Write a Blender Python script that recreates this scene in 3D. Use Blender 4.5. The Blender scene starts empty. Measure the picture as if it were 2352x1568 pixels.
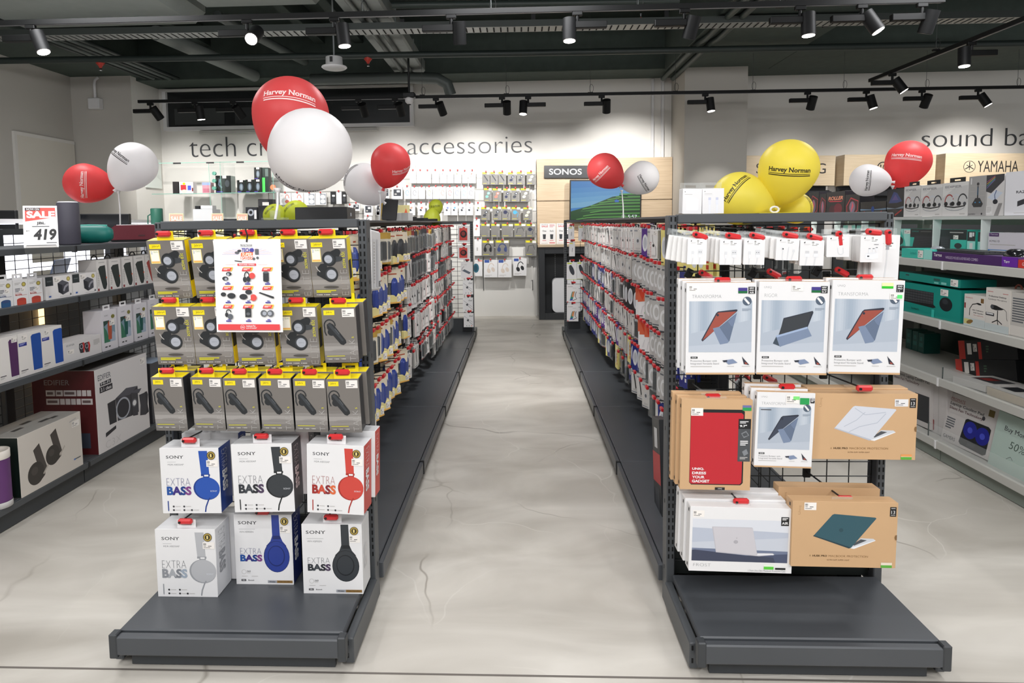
import bpy, math, random
from mathutils import Vector, Matrix
random.seed(7)
D = bpy.data
SC = bpy.context.scene
COL = SC.collection
PI = math.pi
# ------------------------------------------------------------------ camera (24 mm class lens, slightly pitched, shifted)
FPX, PITCH, YAW, ROLL, PCX, PCY, CAMZ = 1512.4, .0774, -.0429, .0132, 1129.0, 628.1, 1.30
_c, _s = math.cos(YAW), math.sin(YAW)
_R0, _F0 = Vector((_c, -_s, 0)), Vector((_s, _c, 0))
CF = math.cos(PITCH)*_F0 - math.sin(PITCH)*Vector((0, 0, 1))
_U = math.sin(PITCH)*_F0 + math.cos(PITCH)*Vector((0, 0, 1))
CR = math.cos(ROLL)*_R0 - math.sin(ROLL)*_U
CU = math.sin(ROLL)*_R0 + math.cos(ROLL)*_U
CAM = Vector((0, 0, CAMZ))
cd = D.cameras.new('camera'); cam = D.objects.new('camera', cd); COL.objects.link(cam)
cd.sensor_width = 36; cd.lens = FPX/2352*36; cd.clip_start = .05
cd.shift_x = (1176-PCX)/2352; cd.shift_y = -(784-PCY)/2352
m = Matrix.Identity(4)
for i in range(3):
    m[i][0], m[i][1], m[i][2] = CR[i], CU[i], -CF[i]
m[2][3] = CAMZ
cam.matrix_world = m
SC.camera = cam
# ------------------------------------------------------------------ world, exposure, big lights
w = D.worlds.new('world'); SC.world = w; w.use_nodes = True
w.node_tree.nodes['Background'].inputs[0].default_value = (.98, .985, 1, 1)
w.node_tree.nodes['Background'].inputs[1].default_value = .5
SC.view_settings.view_transform = 'Standard'; SC.view_settings.look = 'None'
SC.view_settings.exposure = -.13; SC.view_settings.gamma = 1
def area(x, y, z, sx, sy, e, rot=(0, 0, 0), col=(.985, .985, 1)):
    l = D.lights.new('fill_light', 'AREA'); l.shape = 'RECTANGLE'; l.size = sx; l.size_y = sy; l.energy = e; l.color = col
    o = D.objects.new('fill_light', l); o.location = (x, y, z); o.rotation_euler = rot; COL.objects.link(o); return o
# unseen area lights added over camera and aisle fronts, standing in for shop lighting
for ax in (-2.6, 0, 2.6):
    area(ax, -1.0, 2.7, 1.5, .8, 58, (math.radians(48), 0, 0))
    area(ax, 2.2, 3.05, 1.2, .5, 12)
    area(ax*1.15, 4.3, 3.02, 1.0, .35, 36)
def spot(loc, target, e, ang=60, blend=.6, r=.035, col=(1, .98, .955)):
    l = D.lights.new('track_or_fill_lamp', 'SPOT'); l.energy = e; l.spot_size = math.radians(ang); l.spot_blend = blend
    l.shadow_soft_size = r; l.color = col
    o = D.objects.new('track_or_fill_lamp', l); o.location = loc
    o.rotation_euler = (Vector(target)-Vector(loc)).to_track_quat('-Z', 'Y').to_euler(); COL.objects.link(o); return o

for sx_, sy_, tx_, ty_ in ((-2.1, 1.2, -1.9, 2.2), (0, 1.3, 0, 2.3), (2.1, 1.2, 1.9, 2.2), (-1.0, .2, -.9, 2.0), (1.0, .2, .9, 2.0), (-3.0, 2.4, -1.7, 3.0), (3.0, 2.4, 1.7, 3.0)):  # added spots without fixtures, giving the front crisp floor shadows
    spot((sx_, sy_, 2.72), (tx_, ty_, .1), 40, 80, .7, .03, (1, .985, .97))
spot((-1.1, 2.0, 2.72), (-2.25, 2.95, .45), 48, 70, .8, .03); spot((1.0, 2.2, 2.72), (2.3, 3.3, .5), 26, 70, .8, .03)  # spots added to brighten the left and right shelves, no fixture there

def at(px, py, X=None, Y=None, Z=None):
    """the point of the place that the photograph shows at a pixel, on a known plane"""
    d = CF + CR*((px-PCX)/FPX) - CU*((py-PCY)/FPX)
    t = X/d.x if X is not None else Y/d.y if Y is not None else (Z-CAMZ)/d.z
    return CAM + d*t
# ------------------------------------------------------------------ materials
MC = {}
def lin(h):
    if isinstance(h, str):
        v = [int(h[i:i+2], 16)/255 for i in (0, 2, 4)]
        return tuple(c/12.92 if c <= .04045 else ((c+.055)/1.055)**2.4 for c in v)
    return h
def M(h, rough=.5, metal=0., emit=0., spec=.5, alpha=1., noise=0., trans=0.):
    key = (h, rough, metal, emit, spec, alpha, noise, trans)
    if key in MC: return MC[key]
    mt = D.materials.new('mat_'+str(h)); mt.use_nodes = True
    nt = mt.node_tree; b = nt.nodes['Principled BSDF']
    c = lin(h)
    b.inputs['Base Color'].default_value = (*c, 1); b.inputs['Roughness'].default_value = rough
    b.inputs['Metallic'].default_value = metal; b.inputs['Specular IOR Level'].default_value = spec
    if emit: b.inputs['Base Color'].default_value = (*(v*.04 for v in c), 1)
    if emit: b.inputs['Emission Color'].default_value = (*c, 1); b.inputs['Emission Strength'].default_value = emit
    if alpha < 1: b.inputs['Alpha'].default_value = alpha
    if trans: b.inputs['Transmission Weight'].default_value = trans
    if noise:
        n = nt.nodes.new('ShaderNodeTexNoise'); n.inputs['Scale'].default_value = 9; n.inputs['Detail'].default_value = 5
        tc = nt.nodes.new('ShaderNodeTexCoord'); nt.links.new(tc.outputs['Object'], n.inputs['Vector'])
        mx = nt.nodes.new('ShaderNodeMix'); mx.data_type = 'RGBA'
        mx.inputs[6].default_value = tuple(v*(1-noise) for v in c)+(1,); mx.inputs[7].default_value = tuple(min(1, v*(1+noise)) for v in c)+(1,)
        nt.links.new(n.outputs['Fac'], mx.inputs[0]); nt.links.new(mx.outputs[2], b.inputs['Base Color'])
    MC[key] = mt; return mt
def wood_mat(a, b_, scale=1.0, name='oak'):
    k = ('wood', a, b_)
    if k in MC: return MC[k]
    mt = D.materials.new(name); mt.use_nodes = True; nt = mt.node_tree; b = nt.nodes['Principled BSDF']; b.inputs['Roughness'].default_value = .45
    tc = nt.nodes.new('ShaderNodeTexCoord'); mp = nt.nodes.new('ShaderNodeMapping'); mp.inputs['Scale'].default_value = (1.2*scale, 1.2*scale, 22*scale)
    n = nt.nodes.new('ShaderNodeTexNoise'); n.inputs['Scale'].default_value = 3; n.inputs['Detail'].default_value = 6; n.inputs['Distortion'].default_value = .4
    cr = nt.nodes.new('ShaderNodeValToRGB'); cr.color_ramp.elements[0].color = (*lin(a), 1); cr.color_ramp.elements[1].color = (*lin(b_), 1)
    cr.color_ramp.elements[0].position = .3; cr.color_ramp.elements[1].position = .7
    L = nt.links; L.new(tc.outputs['Object'], mp.inputs[0]); L.new(mp.outputs[0], n.inputs['Vector']); L.new(n.outputs['Fac'], cr.inputs[0]); L.new(cr.outputs[0], b.inputs['Base Color'])
    MC[k] = mt; return mt
WHITE = M('e4e3e3', .42); BLACK = M('17181a', .5); STEEL = M('4a4d50', .42, noise=.08); STEELD = M('3a3d40', .45)
HOLE = M('060606', .9); RED = M('cc2c2f', .3); DARK = M('2a2c2f', .45); GREYP = M('77726d', .35); INK = M('3b3b3f', .6)
YEL = M('f5dd1e', .35); LBL = M('efeae4', .6); GLASS = M('bcd8ce', .05, alpha=.07); CLEAR = M('dfe4e3', .08, alpha=.1); CHROME = M('c9ccd0', .18, 1.)
CREAM = M('ebe0c8', .6); TAN = M('c8a37a', .6, noise=.05)
# ------------------------------------------------------------------ mesh builder
class MB:
    def __init__(s): s.v = []; s.f = []; s.mi = []; s.ms = []; s.sm = []
    def m(s, mat):
        if mat not in s.ms: s.ms.append(mat)
        return s.ms.index(mat)
    def add(s, vs, fs, mat, smooth=False):
        o = len(s.v); k = s.m(mat); s.v += [tuple(v) for v in vs]
        for f in fs: s.f.append(tuple(i+o for i in f)); s.mi.append(k); s.sm.append(smooth)
        return s
    def box(s, a, b, mat, bev=0., fm=None):
        """axis box from a to b; fm maps a side ('x-','x+','y-','y+','z-','z+') to its own material"""
        x0, y0, z0 = (min(a[i], b[i]) for i in range(3)); x1, y1, z1 = (max(a[i], b[i]) for i in range(3))
        F = {'z-': (0, 3, 2, 1), 'z+': (4, 5, 6, 7), 'y-': (0, 1, 5, 4), 'x+': (1, 2, 6, 5), 'y+': (2, 3, 7, 6), 'x-': (3, 0, 4, 7)}
        vs = [(x0, y0, z0), (x1, y0, z0), (x1, y1, z0), (x0, y1, z0), (x0, y0, z1), (x1, y0, z1), (x1, y1, z1), (x0, y1, z1)]
        if not fm and bev <= 0: return s.add(vs, list(F.values()), mat)
        if bev > 0:
            c = Vector(((x0+x1)/2, (y0+y1)/2, (z0+z1)/2)); h = Vector((x1-x0, y1-y0, z1-z0))/2
            bv = min(bev, h.x*.9, h.y*.9, h.z*.9); V = []; ix = {}
            for sx in (-1, 1):
                for sy in (-1, 1):
                    for sz in (-1, 1):
                        for ax in range(3):
                            p = Vector((sx*(h.x-bv), sy*(h.y-bv), sz*(h.z-bv))); p[ax] = (sx, sy, sz)[ax]*h[ax]
                            ix[(sx, sy, sz, ax)] = len(V); V.append(c+p)
            fs = []; fk = []
            names = ('x', 'y', 'z')
            for ax in range(3):
                a1, a2 = [(1, 2), (2, 0), (0, 1)][ax]
                for sg in (-1, 1):
                    q = []
                    for u, w_ in ((-1, -1), (1, -1), (1, 1), (-1, 1)):
                        t = [0, 0, 0]; t[ax] = sg; t[a1] = u; t[a2] = w_; q.append(ix[(*t, ax)])
                    fs.append(tuple(q if sg > 0 else q[::-1])); fk.append(names[ax]+('+' if sg > 0 else '-'))
            for ax in range(3):
                a1, a2 = [(1, 2), (2, 0), (0, 1)][ax]
                for u in (-1, 1):
                    for w_ in (-1, 1):
                        q = []
                        for sg, k in ((-1, a1), (1, a1), (1, a2), (-1, a2)):
                            t = [0, 0, 0]; t[ax] = sg; t[a1] = u; t[a2] = w_; q.append(ix[(*t, k)])
                        fs.append(tuple(q if u*w_ > 0 else q[::-1])); fk.append(None)
            for sx in (-1, 1):
                for sy in (-1, 1):
                    for sz in (-1, 1):
                        q = [ix[(sx, sy, sz, k)] for k in range(3)]
                        fs.append(tuple(q if sx*sy*sz > 0 else q[::-1])); fk.append(None)
            o = len(s.v); s.v += [tuple(v) for v in V]
            for f, k in zip(fs, fk):
                s.f.append(tuple(i+o for i in f)); s.mi.append(s.m(fm[k] if fm and k in fm else mat)); s.sm.append(False)
            return s
        for k, f in F.items(): s.add([vs[i] for i in f], [(0, 1, 2, 3)], (fm or {}).get(k, mat))
        return s
    def tube(s, pts, r, mat, n=8, cap=True, r2=None):
        pts = [Vector(p) for p in pts]; V = []; k = len(pts); prev = None
        for i, p in enumerate(pts):
            t = (pts[min(i+1, k-1)]-pts[max(i-1, 0)]).normalized()
            if prev is None: a = t.orthogonal().normalized()
            else: a = (prev - t*prev.dot(t)).normalized()
            prev = a; b = t.cross(a); rr = r if r2 is None else r+(r2-r)*i/(k-1)
            V += [p+(a*math.cos(2*PI*j/n)+b*math.sin(2*PI*j/n))*rr for j in range(n)]
        F = [(i*n+j, i*n+(j+1) % n, (i+1)*n+(j+1) % n, (i+1)*n+j) for i in range(k-1) for j in range(n)]
        s.add(V, F, mat, n > 6)
        if cap: s.add(V[:n][::-1], [tuple(range(n))], mat); s.add(V[-n:], [tuple(range(n))], mat)
        return s
    def lathe(s, prof, mat, n=24, base=(0, 0, 0), smooth=True):
        V = []; b = Vector(base)
        for r, z in prof: V += [b+Vector((r*math.cos(2*PI*j/n), r*math.sin(2*PI*j/n), z)) for j in range(n)]
        F = [(i*n+j, i*n+(j+1) % n, (i+1)*n+(j+1) % n, (i+1)*n+j) for i in range(len(prof)-1) for j in range(n)]
        return s.add(V, F, mat, smooth)
    def prism(s, poly, y0, y1, mat, smooth=False):
        """polygon in x,z extruded along y"""
        n = len(poly); V = [(x, y0, z) for x, z in poly]+[(x, y1, z) for x, z in poly]
        s.add(V, [tuple(range(n)), tuple(range(2*n-1, n-1, -1))], mat)
        return s.add(V, [(i, i+n, (i+1) % n+n, (i+1) % n) for i in range(n)], mat, smooth)
    def mesh(s, name):
        me = D.meshes.new(name); me.from_pydata(s.v, [], s.f)
        for mt in s.ms: me.materials.append(mt)
        me.polygons.foreach_set('material_index', s.mi); me.polygons.foreach_set('use_smooth', s.sm); me.update(); return me
    def obj(s, name, parent=None, label=None):
        o = D.objects.new(name, s.mesh(name)); COL.objects.link(o)
        if parent: o.parent = parent
        if label: o['label'] = label
        return o
# ------------------------------------------------------------------ things
def tag(o, label, cat=None, group=None, kind=None):
    if label: o['label'] = label
    if cat: o['category'] = cat
    if group: o['group'] = group
    if kind: o['kind'] = kind
    return o
def thing(name, label, cat, mat=None, group=None):
    o = D.objects.new(name, None); o.empty_display_size = .05; COL.objects.link(o)
    if mat is not None:
        if isinstance(mat, Matrix): o.matrix_world = mat
        else: o.location = mat
    return tag(o, label, cat, group)
def struct(name, mb):
    o = mb.obj(name); o['kind'] = 'structure'; return o
def clone(root, matrix, label=None, group=None):
    r = root.copy(); COL.objects.link(r); r.matrix_world = matrix
    for ch in kids[root.name]:
        c = ch.copy(); COL.objects.link(c); c.parent = r
        for g in kids.get(ch.name, []):
            d = g.copy(); COL.objects.link(d); d.parent = c
    if label: r['label'] = label
    if group: r['group'] = group
    return r
kids = {}
def frame(o, ux, uz):
    uy = uz.cross(ux); mt = Matrix.Identity(4)
    for i in range(3): mt[i][0], mt[i][1], mt[i][2], mt[i][3] = ux[i], uy[i], uz[i], o[i]
    return mt
def quad(c, Y=None, X=None, Yb=None, Xb=None, Yr=None):
    """c = TL,TR,BR,BL pixels of a front face on a known plane -> frame at its bottom middle (x right, y into the box, z up), width, height"""
    P = []
    for i, (px, py) in enumerate(c):
        if X is not None: P.append(at(px, py, X=(X if i < 2 or Xb is None else Xb)))
        else:
            y = Y if i < 2 or Yb is None else Yb
            if Yr is not None and i in (1, 2): y += Yr
            P.append(at(px, py, Y=y))
    ux = ((P[1]-P[0])+(P[2]-P[3]))/2; uz = ((P[0]-P[3])+(P[1]-P[2]))/2; w_ = ux.length; h = uz.length
    ux.normalize(); uz = (uz-ux*uz.dot(ux)).normalized()
    return frame((P[2]+P[3])/2, ux, uz), w_, h
# ------------------------------------------------------------------ lettering and print
TG = {}
def tgeo(txt, wt=0., serif=False, sp=1., res=3):
    if 'M' in txt: wt = min(wt, 0)
    k = (txt, wt, serif, sp, res)
    if k in TG: return TG[k]
    c = D.curves.new('t', 'FONT'); c.body = txt; c.size = 1; c.resolution_u = res; c.offset = wt; c.space_character = sp
    o = D.objects.new('t', c); me = D.meshes.new_from_object(o)
    V = [(v.co.x, v.co.y) for v in me.vertices]; F = [tuple(p.vertices) for p in me.polygons]
    D.objects.remove(o); D.curves.remove(c); D.meshes.remove(me)
    if serif:
        ec = {}
        for f in F:
            for i in range(len(f)):
                e = tuple(sorted((f[i], f[(i+1) % len(f)]))); ec[e] = ec.get(e, 0)+1
        ys = sorted(v[1] for v in V); top = ys[-1]
        for (a, b), n in ec.items():
            if n != 1: continue
            (xa, ya), (xb, yb) = V[a], V[b]; L = abs(xa-xb)
            if abs(ya-yb) > .004 or L < .03 or L > .2: continue
            if abs(ya) < .03: y0, y1 = ya, ya+.05
            elif ya > .42 and ya < top+.01: y0, y1 = ya-.05, ya
            else: continue
            x0, x1 = min(xa, xb)-.055, max(xa, xb)+.055; i = len(V)
            V += [(x0, y0), (x1, y0), (x1, y1), (x0, y1)]; F.append((i, i+1, i+2, i+3))
    x0 = min(v[0] for v in V); x1 = max(v[0] for v in V); y0 = min(v[1] for v in V); y1 = max(v[1] for v in V)
    TG[k] = ([((x-x0)/(x1-x0), (y-y0)/(y1-y0)) for x, y in V], F, (x1-x0)/(y1-y0)); return TG[k]
class P:
    """flat print on a face w x h (metres); all coordinates are fractions of it, origin bottom left"""
    def __init__(s, w_, h): s.w = w_; s.h = h; s.mb = MB(); s.y = -.0006
    def put(s, V, F, mat, flip=False):
        s.y -= .00004
        s.mb.add([((x-.5)*s.w, s.y, y*s.h) for x, y in V], F, mat); return s
    def rect(s, x0, y0, x1, y1, mat): return s.put([(x0, y0), (x1, y0), (x1, y1), (x0, y1)], [(0, 1, 2, 3)], mat)
    def poly(s, pts, mat): return s.put(pts, [tuple(range(len(pts)))], mat)
    def ell(s, cx, cy, rx, ry, mat, rot=0, n=28):
        a = s.w/s.h; c, q = math.cos(rot), math.sin(rot); V = []
        for i in range(n):
            t = 2*PI*i/n; x, y = rx*math.cos(t), ry*math.sin(t)/a
            V.append((cx+x*c-y*q, cy+(x*q+y*c)*a))
        return s.put(V, [tuple(range(n))], mat)
    def cir(s, cx, cy, r, mat, n=28): return s.ell(cx, cy, r, r*s.w/s.h, mat, 0, n)
    def path(s, pts, wd, mat):
        a = s.w/s.h; Q = [Vector((x, y/a)) for x, y in pts]; V = []; n = len(Q)
        for i, p in enumerate(Q):
            t = (Q[min(i+1, n-1)]-Q[max(i-1, 0)]); t = t.normalized() if t.length else Vector((1, 0)); o = Vector((-t.y, t.x))*wd/2
            V += [(p.x+o.x, (p.y+o.y)*a), (p.x-o.x, (p.y-o.y)*a)]
        return s.put(V, [(2*i+1, 2*i+3, 2*i+2, 2*i) for i in range(n-1)], mat)
    def arc(s, cx, cy, rx, ry, a0, a1, wd, mat, n=16):
        return s.path([(cx+rx*math.cos(math.radians(a0+(a1-a0)*i/n)), cy+ry*math.sin(math.radians(a0+(a1-a0)*i/n))) for i in range(n+1)], wd, mat)
    def text(s, t, x0, y0, x1, y1, mat, wt=0., rot=0, serif=False, sp=1., shear=0., res=3):
        V, F, _ = tgeo(t, wt, serif, sp, res)
        if rot == 90: V = [(x0+(1-v)*(x1-x0), y0+u*(y1-y0)) for u, v in V]
        elif rot == -90: V = [(x0+v*(x1-x0), y1-u*(y1-y0)) for u, v in V]
        else: V = [(x0+u*(x1-x0)+shear*v, y0+v*(y1-y0)) for u, v in V]
        return s.put(V, F, mat)
    def lines(s, x0, y0, x1, y1, n, mat, last=.7):
        st = (y1-y0)/n
        for i in range(n):
            e = x1 if i < n-1 or n == 1 else x0+(x1-x0)*last
            s.rect(x0, y1-st*i-st*.55, e, y1-st*i, mat)
        return s
    def sticker(s, x0, y0, x1, y1, base=LBL):
        s.rect(x0, y0, x1, y1, base); W_, H_ = x1-x0, y1-y0
        for i in range(4): s.rect(x0+W_*(.07+.06*i), y0+H_*.56, x0+W_*(.105+.06*i), y0+H_*.84, INK)
        s.rect(x0+W_*.07, y0+H_*.4, x0+W_*.28, y0+H_*.46, INK); s.rect(x0+W_*.45, y0+H_*.38, x0+W_*.75, y0+H_*.46, INK)
        s.rect(x0+W_*.07, y0+H_*.18, x0+W_*.62, y0+H_*.24, INK); return s
    def obj(s, parent, name='printed_front'): return s.mb.obj(name, parent)
ORD = ['first', 'second', 'third', 'fourth', 'fifth', 'sixth', 'seventh', 'eighth', 'ninth', 'tenth', 'eleventh', 'twelfth', 'thirteenth', 'fourteenth', 'fifteenth', 'sixteenth']
def upright_frame(fr):
    ux = Vector((fr[0][0], fr[1][0], 0)).normalized(); return frame(fr.translation.copy(), ux, Vector((0, 0, 1)))
def carton(name, label, cat, fr, w_, h, d, mat, art=None, fm=None, group=None, bev=.0015, extra=None):
    t = thing(name, label, cat, fr, group)
    MB().box((-w_/2, 0, 0), (w_/2, d, h), mat, bev, fm).obj('carton', t)
    if art:
        p = P(w_, h); art(p); p.obj(t)
    if extra: extra(t, w_, h, d)
    return t
# ------------------------------------------------------------------ the room
def concrete():
    mt = D.materials.new('polished_concrete'); mt.use_nodes = True; nt = mt.node_tree; b = nt.nodes['Principled BSDF']; L = nt.links
    tc = nt.nodes.new('ShaderNodeTexCoord')
    n1 = nt.nodes.new('ShaderNodeTexNoise'); n1.inputs['Scale'].default_value = 1.1; n1.inputs['Detail'].default_value = 7; n1.inputs['Distortion'].default_value = 1.2
    mp = nt.nodes.new('ShaderNodeMapping'); mp.inputs['Scale'].default_value = (1, 2.2, 1); mp.inputs['Rotation'].default_value = (0, 0, .5)
    L.new(tc.outputs['Object'], mp.inputs[0]); L.new(mp.outputs[0], n1.inputs['Vector'])
    cr = nt.nodes.new('ShaderNodeValToRGB'); cr.color_ramp.elements[0].color = (*lin('b3ada3'), 1); cr.color_ramp.elements[1].color = (*lin('d8d3ca'), 1)
    cr.color_ramp.elements[0].position = .3; cr.color_ramp.elements[1].position = .68
    L.new(n1.outputs['Fac'], cr.inputs[0])
    def veins(scale, col, wid, amt, prev):
        n = nt.nodes.new('ShaderNodeTexNoise'); n.inputs['Scale'].default_value = 1.6; n.inputs['Detail'].default_value = 3
        L.new(tc.outputs['Object'], n.inputs['Vector'])
        ad = nt.nodes.new('ShaderNodeVectorMath'); ad.operation = 'MULTIPLY_ADD'; ad.inputs[1].default_value = (.55, .55, 0)
        L.new(n.outputs['Color'], ad.inputs[0]); L.new(tc.outputs['Object'], ad.inputs[2])
        v = nt.nodes.new('ShaderNodeTexVoronoi'); v.feature = 'DISTANCE_TO_EDGE'; v.inputs['Scale'].default_value = scale
        L.new(ad.outputs[0], v.inputs['Vector'])
        r = nt.nodes.new('ShaderNodeMapRange'); r.inputs[1].default_value = 0; r.inputs[2].default_value = wid; r.inputs[3].default_value = amt; r.inputs[4].default_value = 0
        L.new(v.outputs['Distance'], r.inputs[0])
        n2 = nt.nodes.new('ShaderNodeTexNoise'); n2.inputs['Scale'].default_value = 1.7; L.new(tc.outputs['Object'], n2.inputs['Vector'])
        r2 = nt.nodes.new('ShaderNodeMapRange'); r2.inputs[1].default_value = .45; r2.inputs[2].default_value = .6; L.new(n2.outputs['Fac'], r2.inputs[0])
        mu = nt.nodes.new('ShaderNodeMath'); mu.operation = 'MULTIPLY'; L.new(r.outputs[0], mu.inputs[0]); L.new(r2.outputs[0], mu.inputs[1])
        mx = nt.nodes.new('ShaderNodeMix'); mx.data_type = 'RGBA'; mx.inputs[7].default_value = (*lin(col), 1)
        L.new(mu.outputs[0], mx.inputs[0]); L.new(prev, mx.inputs[6]); return mx.outputs[2]
    o = veins(.9, '857d72', .006, .75, cr.outputs[0]); o = veins(1.3, 'e2ded6', .0045, .5, o)
    L.new(o, b.inputs['Base Color']); b.inputs['Roughness'].default_value = .38; b.inputs['Specular IOR Level'].default_value = .4
    return mt
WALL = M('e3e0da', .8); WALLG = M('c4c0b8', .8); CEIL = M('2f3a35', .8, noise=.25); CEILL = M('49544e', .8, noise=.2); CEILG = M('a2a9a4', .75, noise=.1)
struct('floor', MB().box((-9, -4, -.1), (9, 9.4, 0), concrete()))
struct('trim_1', MB().box((-3, 1.796, 0), (3, 1.803, .0012), M('6f6963', .8)))
WB = 9.14
mb = MB(); mb.box((-6.2, WB, 0), (9, WB+.15, 3.9), WALL)
struct('wall_back', mb)
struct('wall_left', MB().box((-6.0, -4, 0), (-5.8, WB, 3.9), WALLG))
struct('wall_pillar_left', MB().box((-5.8, 8.47, 0), (-5.0, WB, 3.25), WALLG, fm={'x+': WALL}))  # front greyer than the right face: its shade is put into the colour
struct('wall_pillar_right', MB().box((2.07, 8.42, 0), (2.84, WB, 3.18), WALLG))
mb = MB().box((-5.8, 7.45, 0), (-5.775, 8.44, 2.38), M('e0dbcf', .6)); mb.box((-5.8, 7.41, 0), (-5.77, 7.45, 2.42), WALL); mb.box((-5.8, 7.45, 2.38), (-5.77, 8.44, 2.42), WALL)
struct('door_1', mb)
struct('ceiling', MB().box((-9, -4, 3.85), (9, 9.4, 3.95), CEIL))
def beam(a, b, mt=CEIL): struct('ceiling_beam', MB().box(a, b, mt, .006))
beam((-6, 8.6, 3.21), (9, WB, 3.85), CEILL)              # along the back wall
beam((1.86, 2.0, 3.18), (3.15, 8.6, 3.85), CEILL)        # lengthways over the right gondola
beam((3.15, 7.55, 3.18), (9, 8.6, 3.85), CEILL); beam((3.15, 2, 3.3), (9, 4.3, 3.85), CEIL)
beam((-5.8, 5.0, 3.25), (-4.95, 8.6, 3.85), CEILL); beam((-1.15, 5.6, 3.42), (1.86, 5.95, 3.85), CEILL)
for x in (-4.1, -2.6, -2.1):
    beam((x, 4.6, 3.62), (x+.12, 8.6, 3.85), CEIL)
# wall lettering
def sign(name, txt, px, Y, label, mt=M('3c3e41', .5), wt=-.018):
    t0 = at(px[0], px[3], Y=Y); t1 = at(px[2], px[1], Y=Y)
    V, F, _ = tgeo(txt, wt, sp=1.0, res=8); W_ = t1.x-t0.x; H_ = t1.z-t0.z
    us = sorted(u for u, v in V); gap = max(zip(us, us[1:]), key=lambda q: q[1]-q[0]); cut = sum(gap)/2 if ' ' in txt else 2
    root = thing(name, label, 'sign', (t0.x, Y, t0.z)) if ' ' in txt else None
    for side in (0, 1):
        FF = [f for f in F if (V[f[0]][0] > cut) == bool(side)]
        if not FF: continue
        mb = MB(); n = len(V); ec = {}; SF = []
        for f in FF:
            for i in range(len(f)): e = (f[i], f[(i+1) % len(f)]); ec.setdefault(tuple(sorted(e)), []).append(e)
        for es in ec.values():
            if len(es) == 1: a, b = es[0]; SF.append((a, a+n, b+n, b))
        ids = sorted({i for f in FF for i in f}); rm = {v: k for k, v in enumerate(ids)}; k_ = len(ids); rm.update({v+n: k+k_ for v, k in list(rm.items())})
        mb.add([(V[i][0]*W_, -.012, V[i][1]*H_) for i in ids]+[(V[i][0]*W_, 0, V[i][1]*H_) for i in ids], [tuple(rm[i] for i in f) for f in FF+[tuple(i+n for i in f[::-1]) for f in FF]+SF], mt)
        if root: mb.obj('word', root)
        else: o = mb.obj(name); o.location = (t0.x, Y, t0.z); tag(o, label, 'sign')
sign('wall_lettering', 'tech creations', (437, 309, 800, 361), WB, 'grey letters spelling tech cre on the wall above the glass cabinet')
sign('wall_lettering', 'accessories', (936, 313, 1222, 355), WB, 'grey letters spelling accessories on the back wall')
sign('wall_lettering', 'sound bars', (2116, 292, 2420, 338), WB, 'black letters spelling sound ba on the right back wall', M('333537', .5))
# white conduits on the wall, left security box, dome camera, ceiling disc
for x, y in ((1499, 'left'), (1522, 'right')):
    p = at(x, 300, Y=WB-.03); MB().box((p.x-.02, WB-.04, 2.1), (p.x+.02, WB, 3.2), WHITE, .008).obj('wall_conduit')
    tag(D.objects[[o.name for o in D.objects if o.name.startswith('wall_conduit')][-1]], f'white vertical conduit, {y} of the two above the television wall', 'conduit')
t = thing('wall_box', 'small white box under a bent pipe on the left pillar', 'box', at(225, 240, Y=8.47))
MB().box((-.075, -.1, -.07), (.075, -.001, .07), WHITE, .01).obj('housing', t)
MB().tube([(0, -.05, .07), (0, -.05, .25), (.01, -.05, .3), (.05, -.04, .335)], .018, WHITE).obj('pipe', t)
t = thing('dome_camera', 'white dome security camera on a black ceiling rod', 'camera', at(940, 232, Y=7.5))
MB().tube([(0, 0, .09), (0, 0, .5)], .012, BLACK).obj('rod', t)
MB().box((-.07, -.05, .03), (.07, .05, .09), BLACK, .01).obj('mount', t)
MB().lathe([(.001, .045), (.045, .045), (.05, .02), (.045, -.01), (.02, -.035), (.001, -.04)], WHITE).obj('dome', t)
MB().lathe([(.001, -.047), (.018, -.043), (.02, -.03)], BLACK).obj('lens', t)
t = thing('ceiling_speaker', 'white round ceiling speaker hanging on a rod left of centre', 'speaker', at(768, 158, Y=5.9))
MB().lathe([(.001, -.005), (.098, 0), (.112, .012), (.108, .02), (.075, .024), (.072, .1), (.001, .102)], WHITE).obj('body', t)
MB().lathe([(.001, -.008), (.09, -.004), (.094, .002)], M('d8d8d6', .7)).obj('grille', t)
MB().tube([(0, 0, .1), (0, 0, .85)], .008, M('75797a', .5)).obj('rod', t)
MB().box((-.018, -.078, .045), (.006, -.07, .09), BLACK).obj('clip', t)
# ducts, pipes and tray
SILV = M('8f9592', .5, .3, noise=.15)
def one(name, mb, label, cat, group=None):
    o = mb.obj(name); return tag(o, label, cat, group)
one('air_duct', MB().box((-4.9, 1.2, 3.25), (-3.0, 6.5, 3.58), CEILG, .1), 'broad pale grey duct at the upper left corner', 'duct')
one('air_duct', MB().box((-2.9, 1.2, 3.27), (-1.7, 6.1, 3.58), CEILG, .1), 'pale grey duct right of the broad one along the top edge', 'duct')
t = thing('insulated_duct', 'pale silver duct running lengthways left of the dark beam', 'duct', (-1.38, 5.3, 3.22))
MB().box((-.2, 0, 0), (.2, 3.25, .16), SILV, .02).obj('casing', t)
for x in (-.06, .05): MB().tube([(x, -.05, -.025), (x, 1.6, -.025), (x, 3.15, -.03)], .022, M('6d7370', .5)).obj('pipe', t)
for y in (1.2, 2.3): MB().box((-.206, y, -.006), (.206, y+.03, .166), M('8d9391', .4, .5)).obj('joint', t)
one('round_duct', MB().tube([(-3.62, 6.62, 3.24), (-3.42, 8.6, 3.24)], .075, M('7d8481', .5), 16), 'round grey duct running diagonally beneath the left ceiling', 'duct')
one('ceiling_pipe', MB().tube([(-3.0, 6.65, 3.4), (-2.75, 8.6, 3.4)], .05, M('5d6562', .5), 12), 'grey pipe beside the bright spot light', 'pipe')
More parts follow.
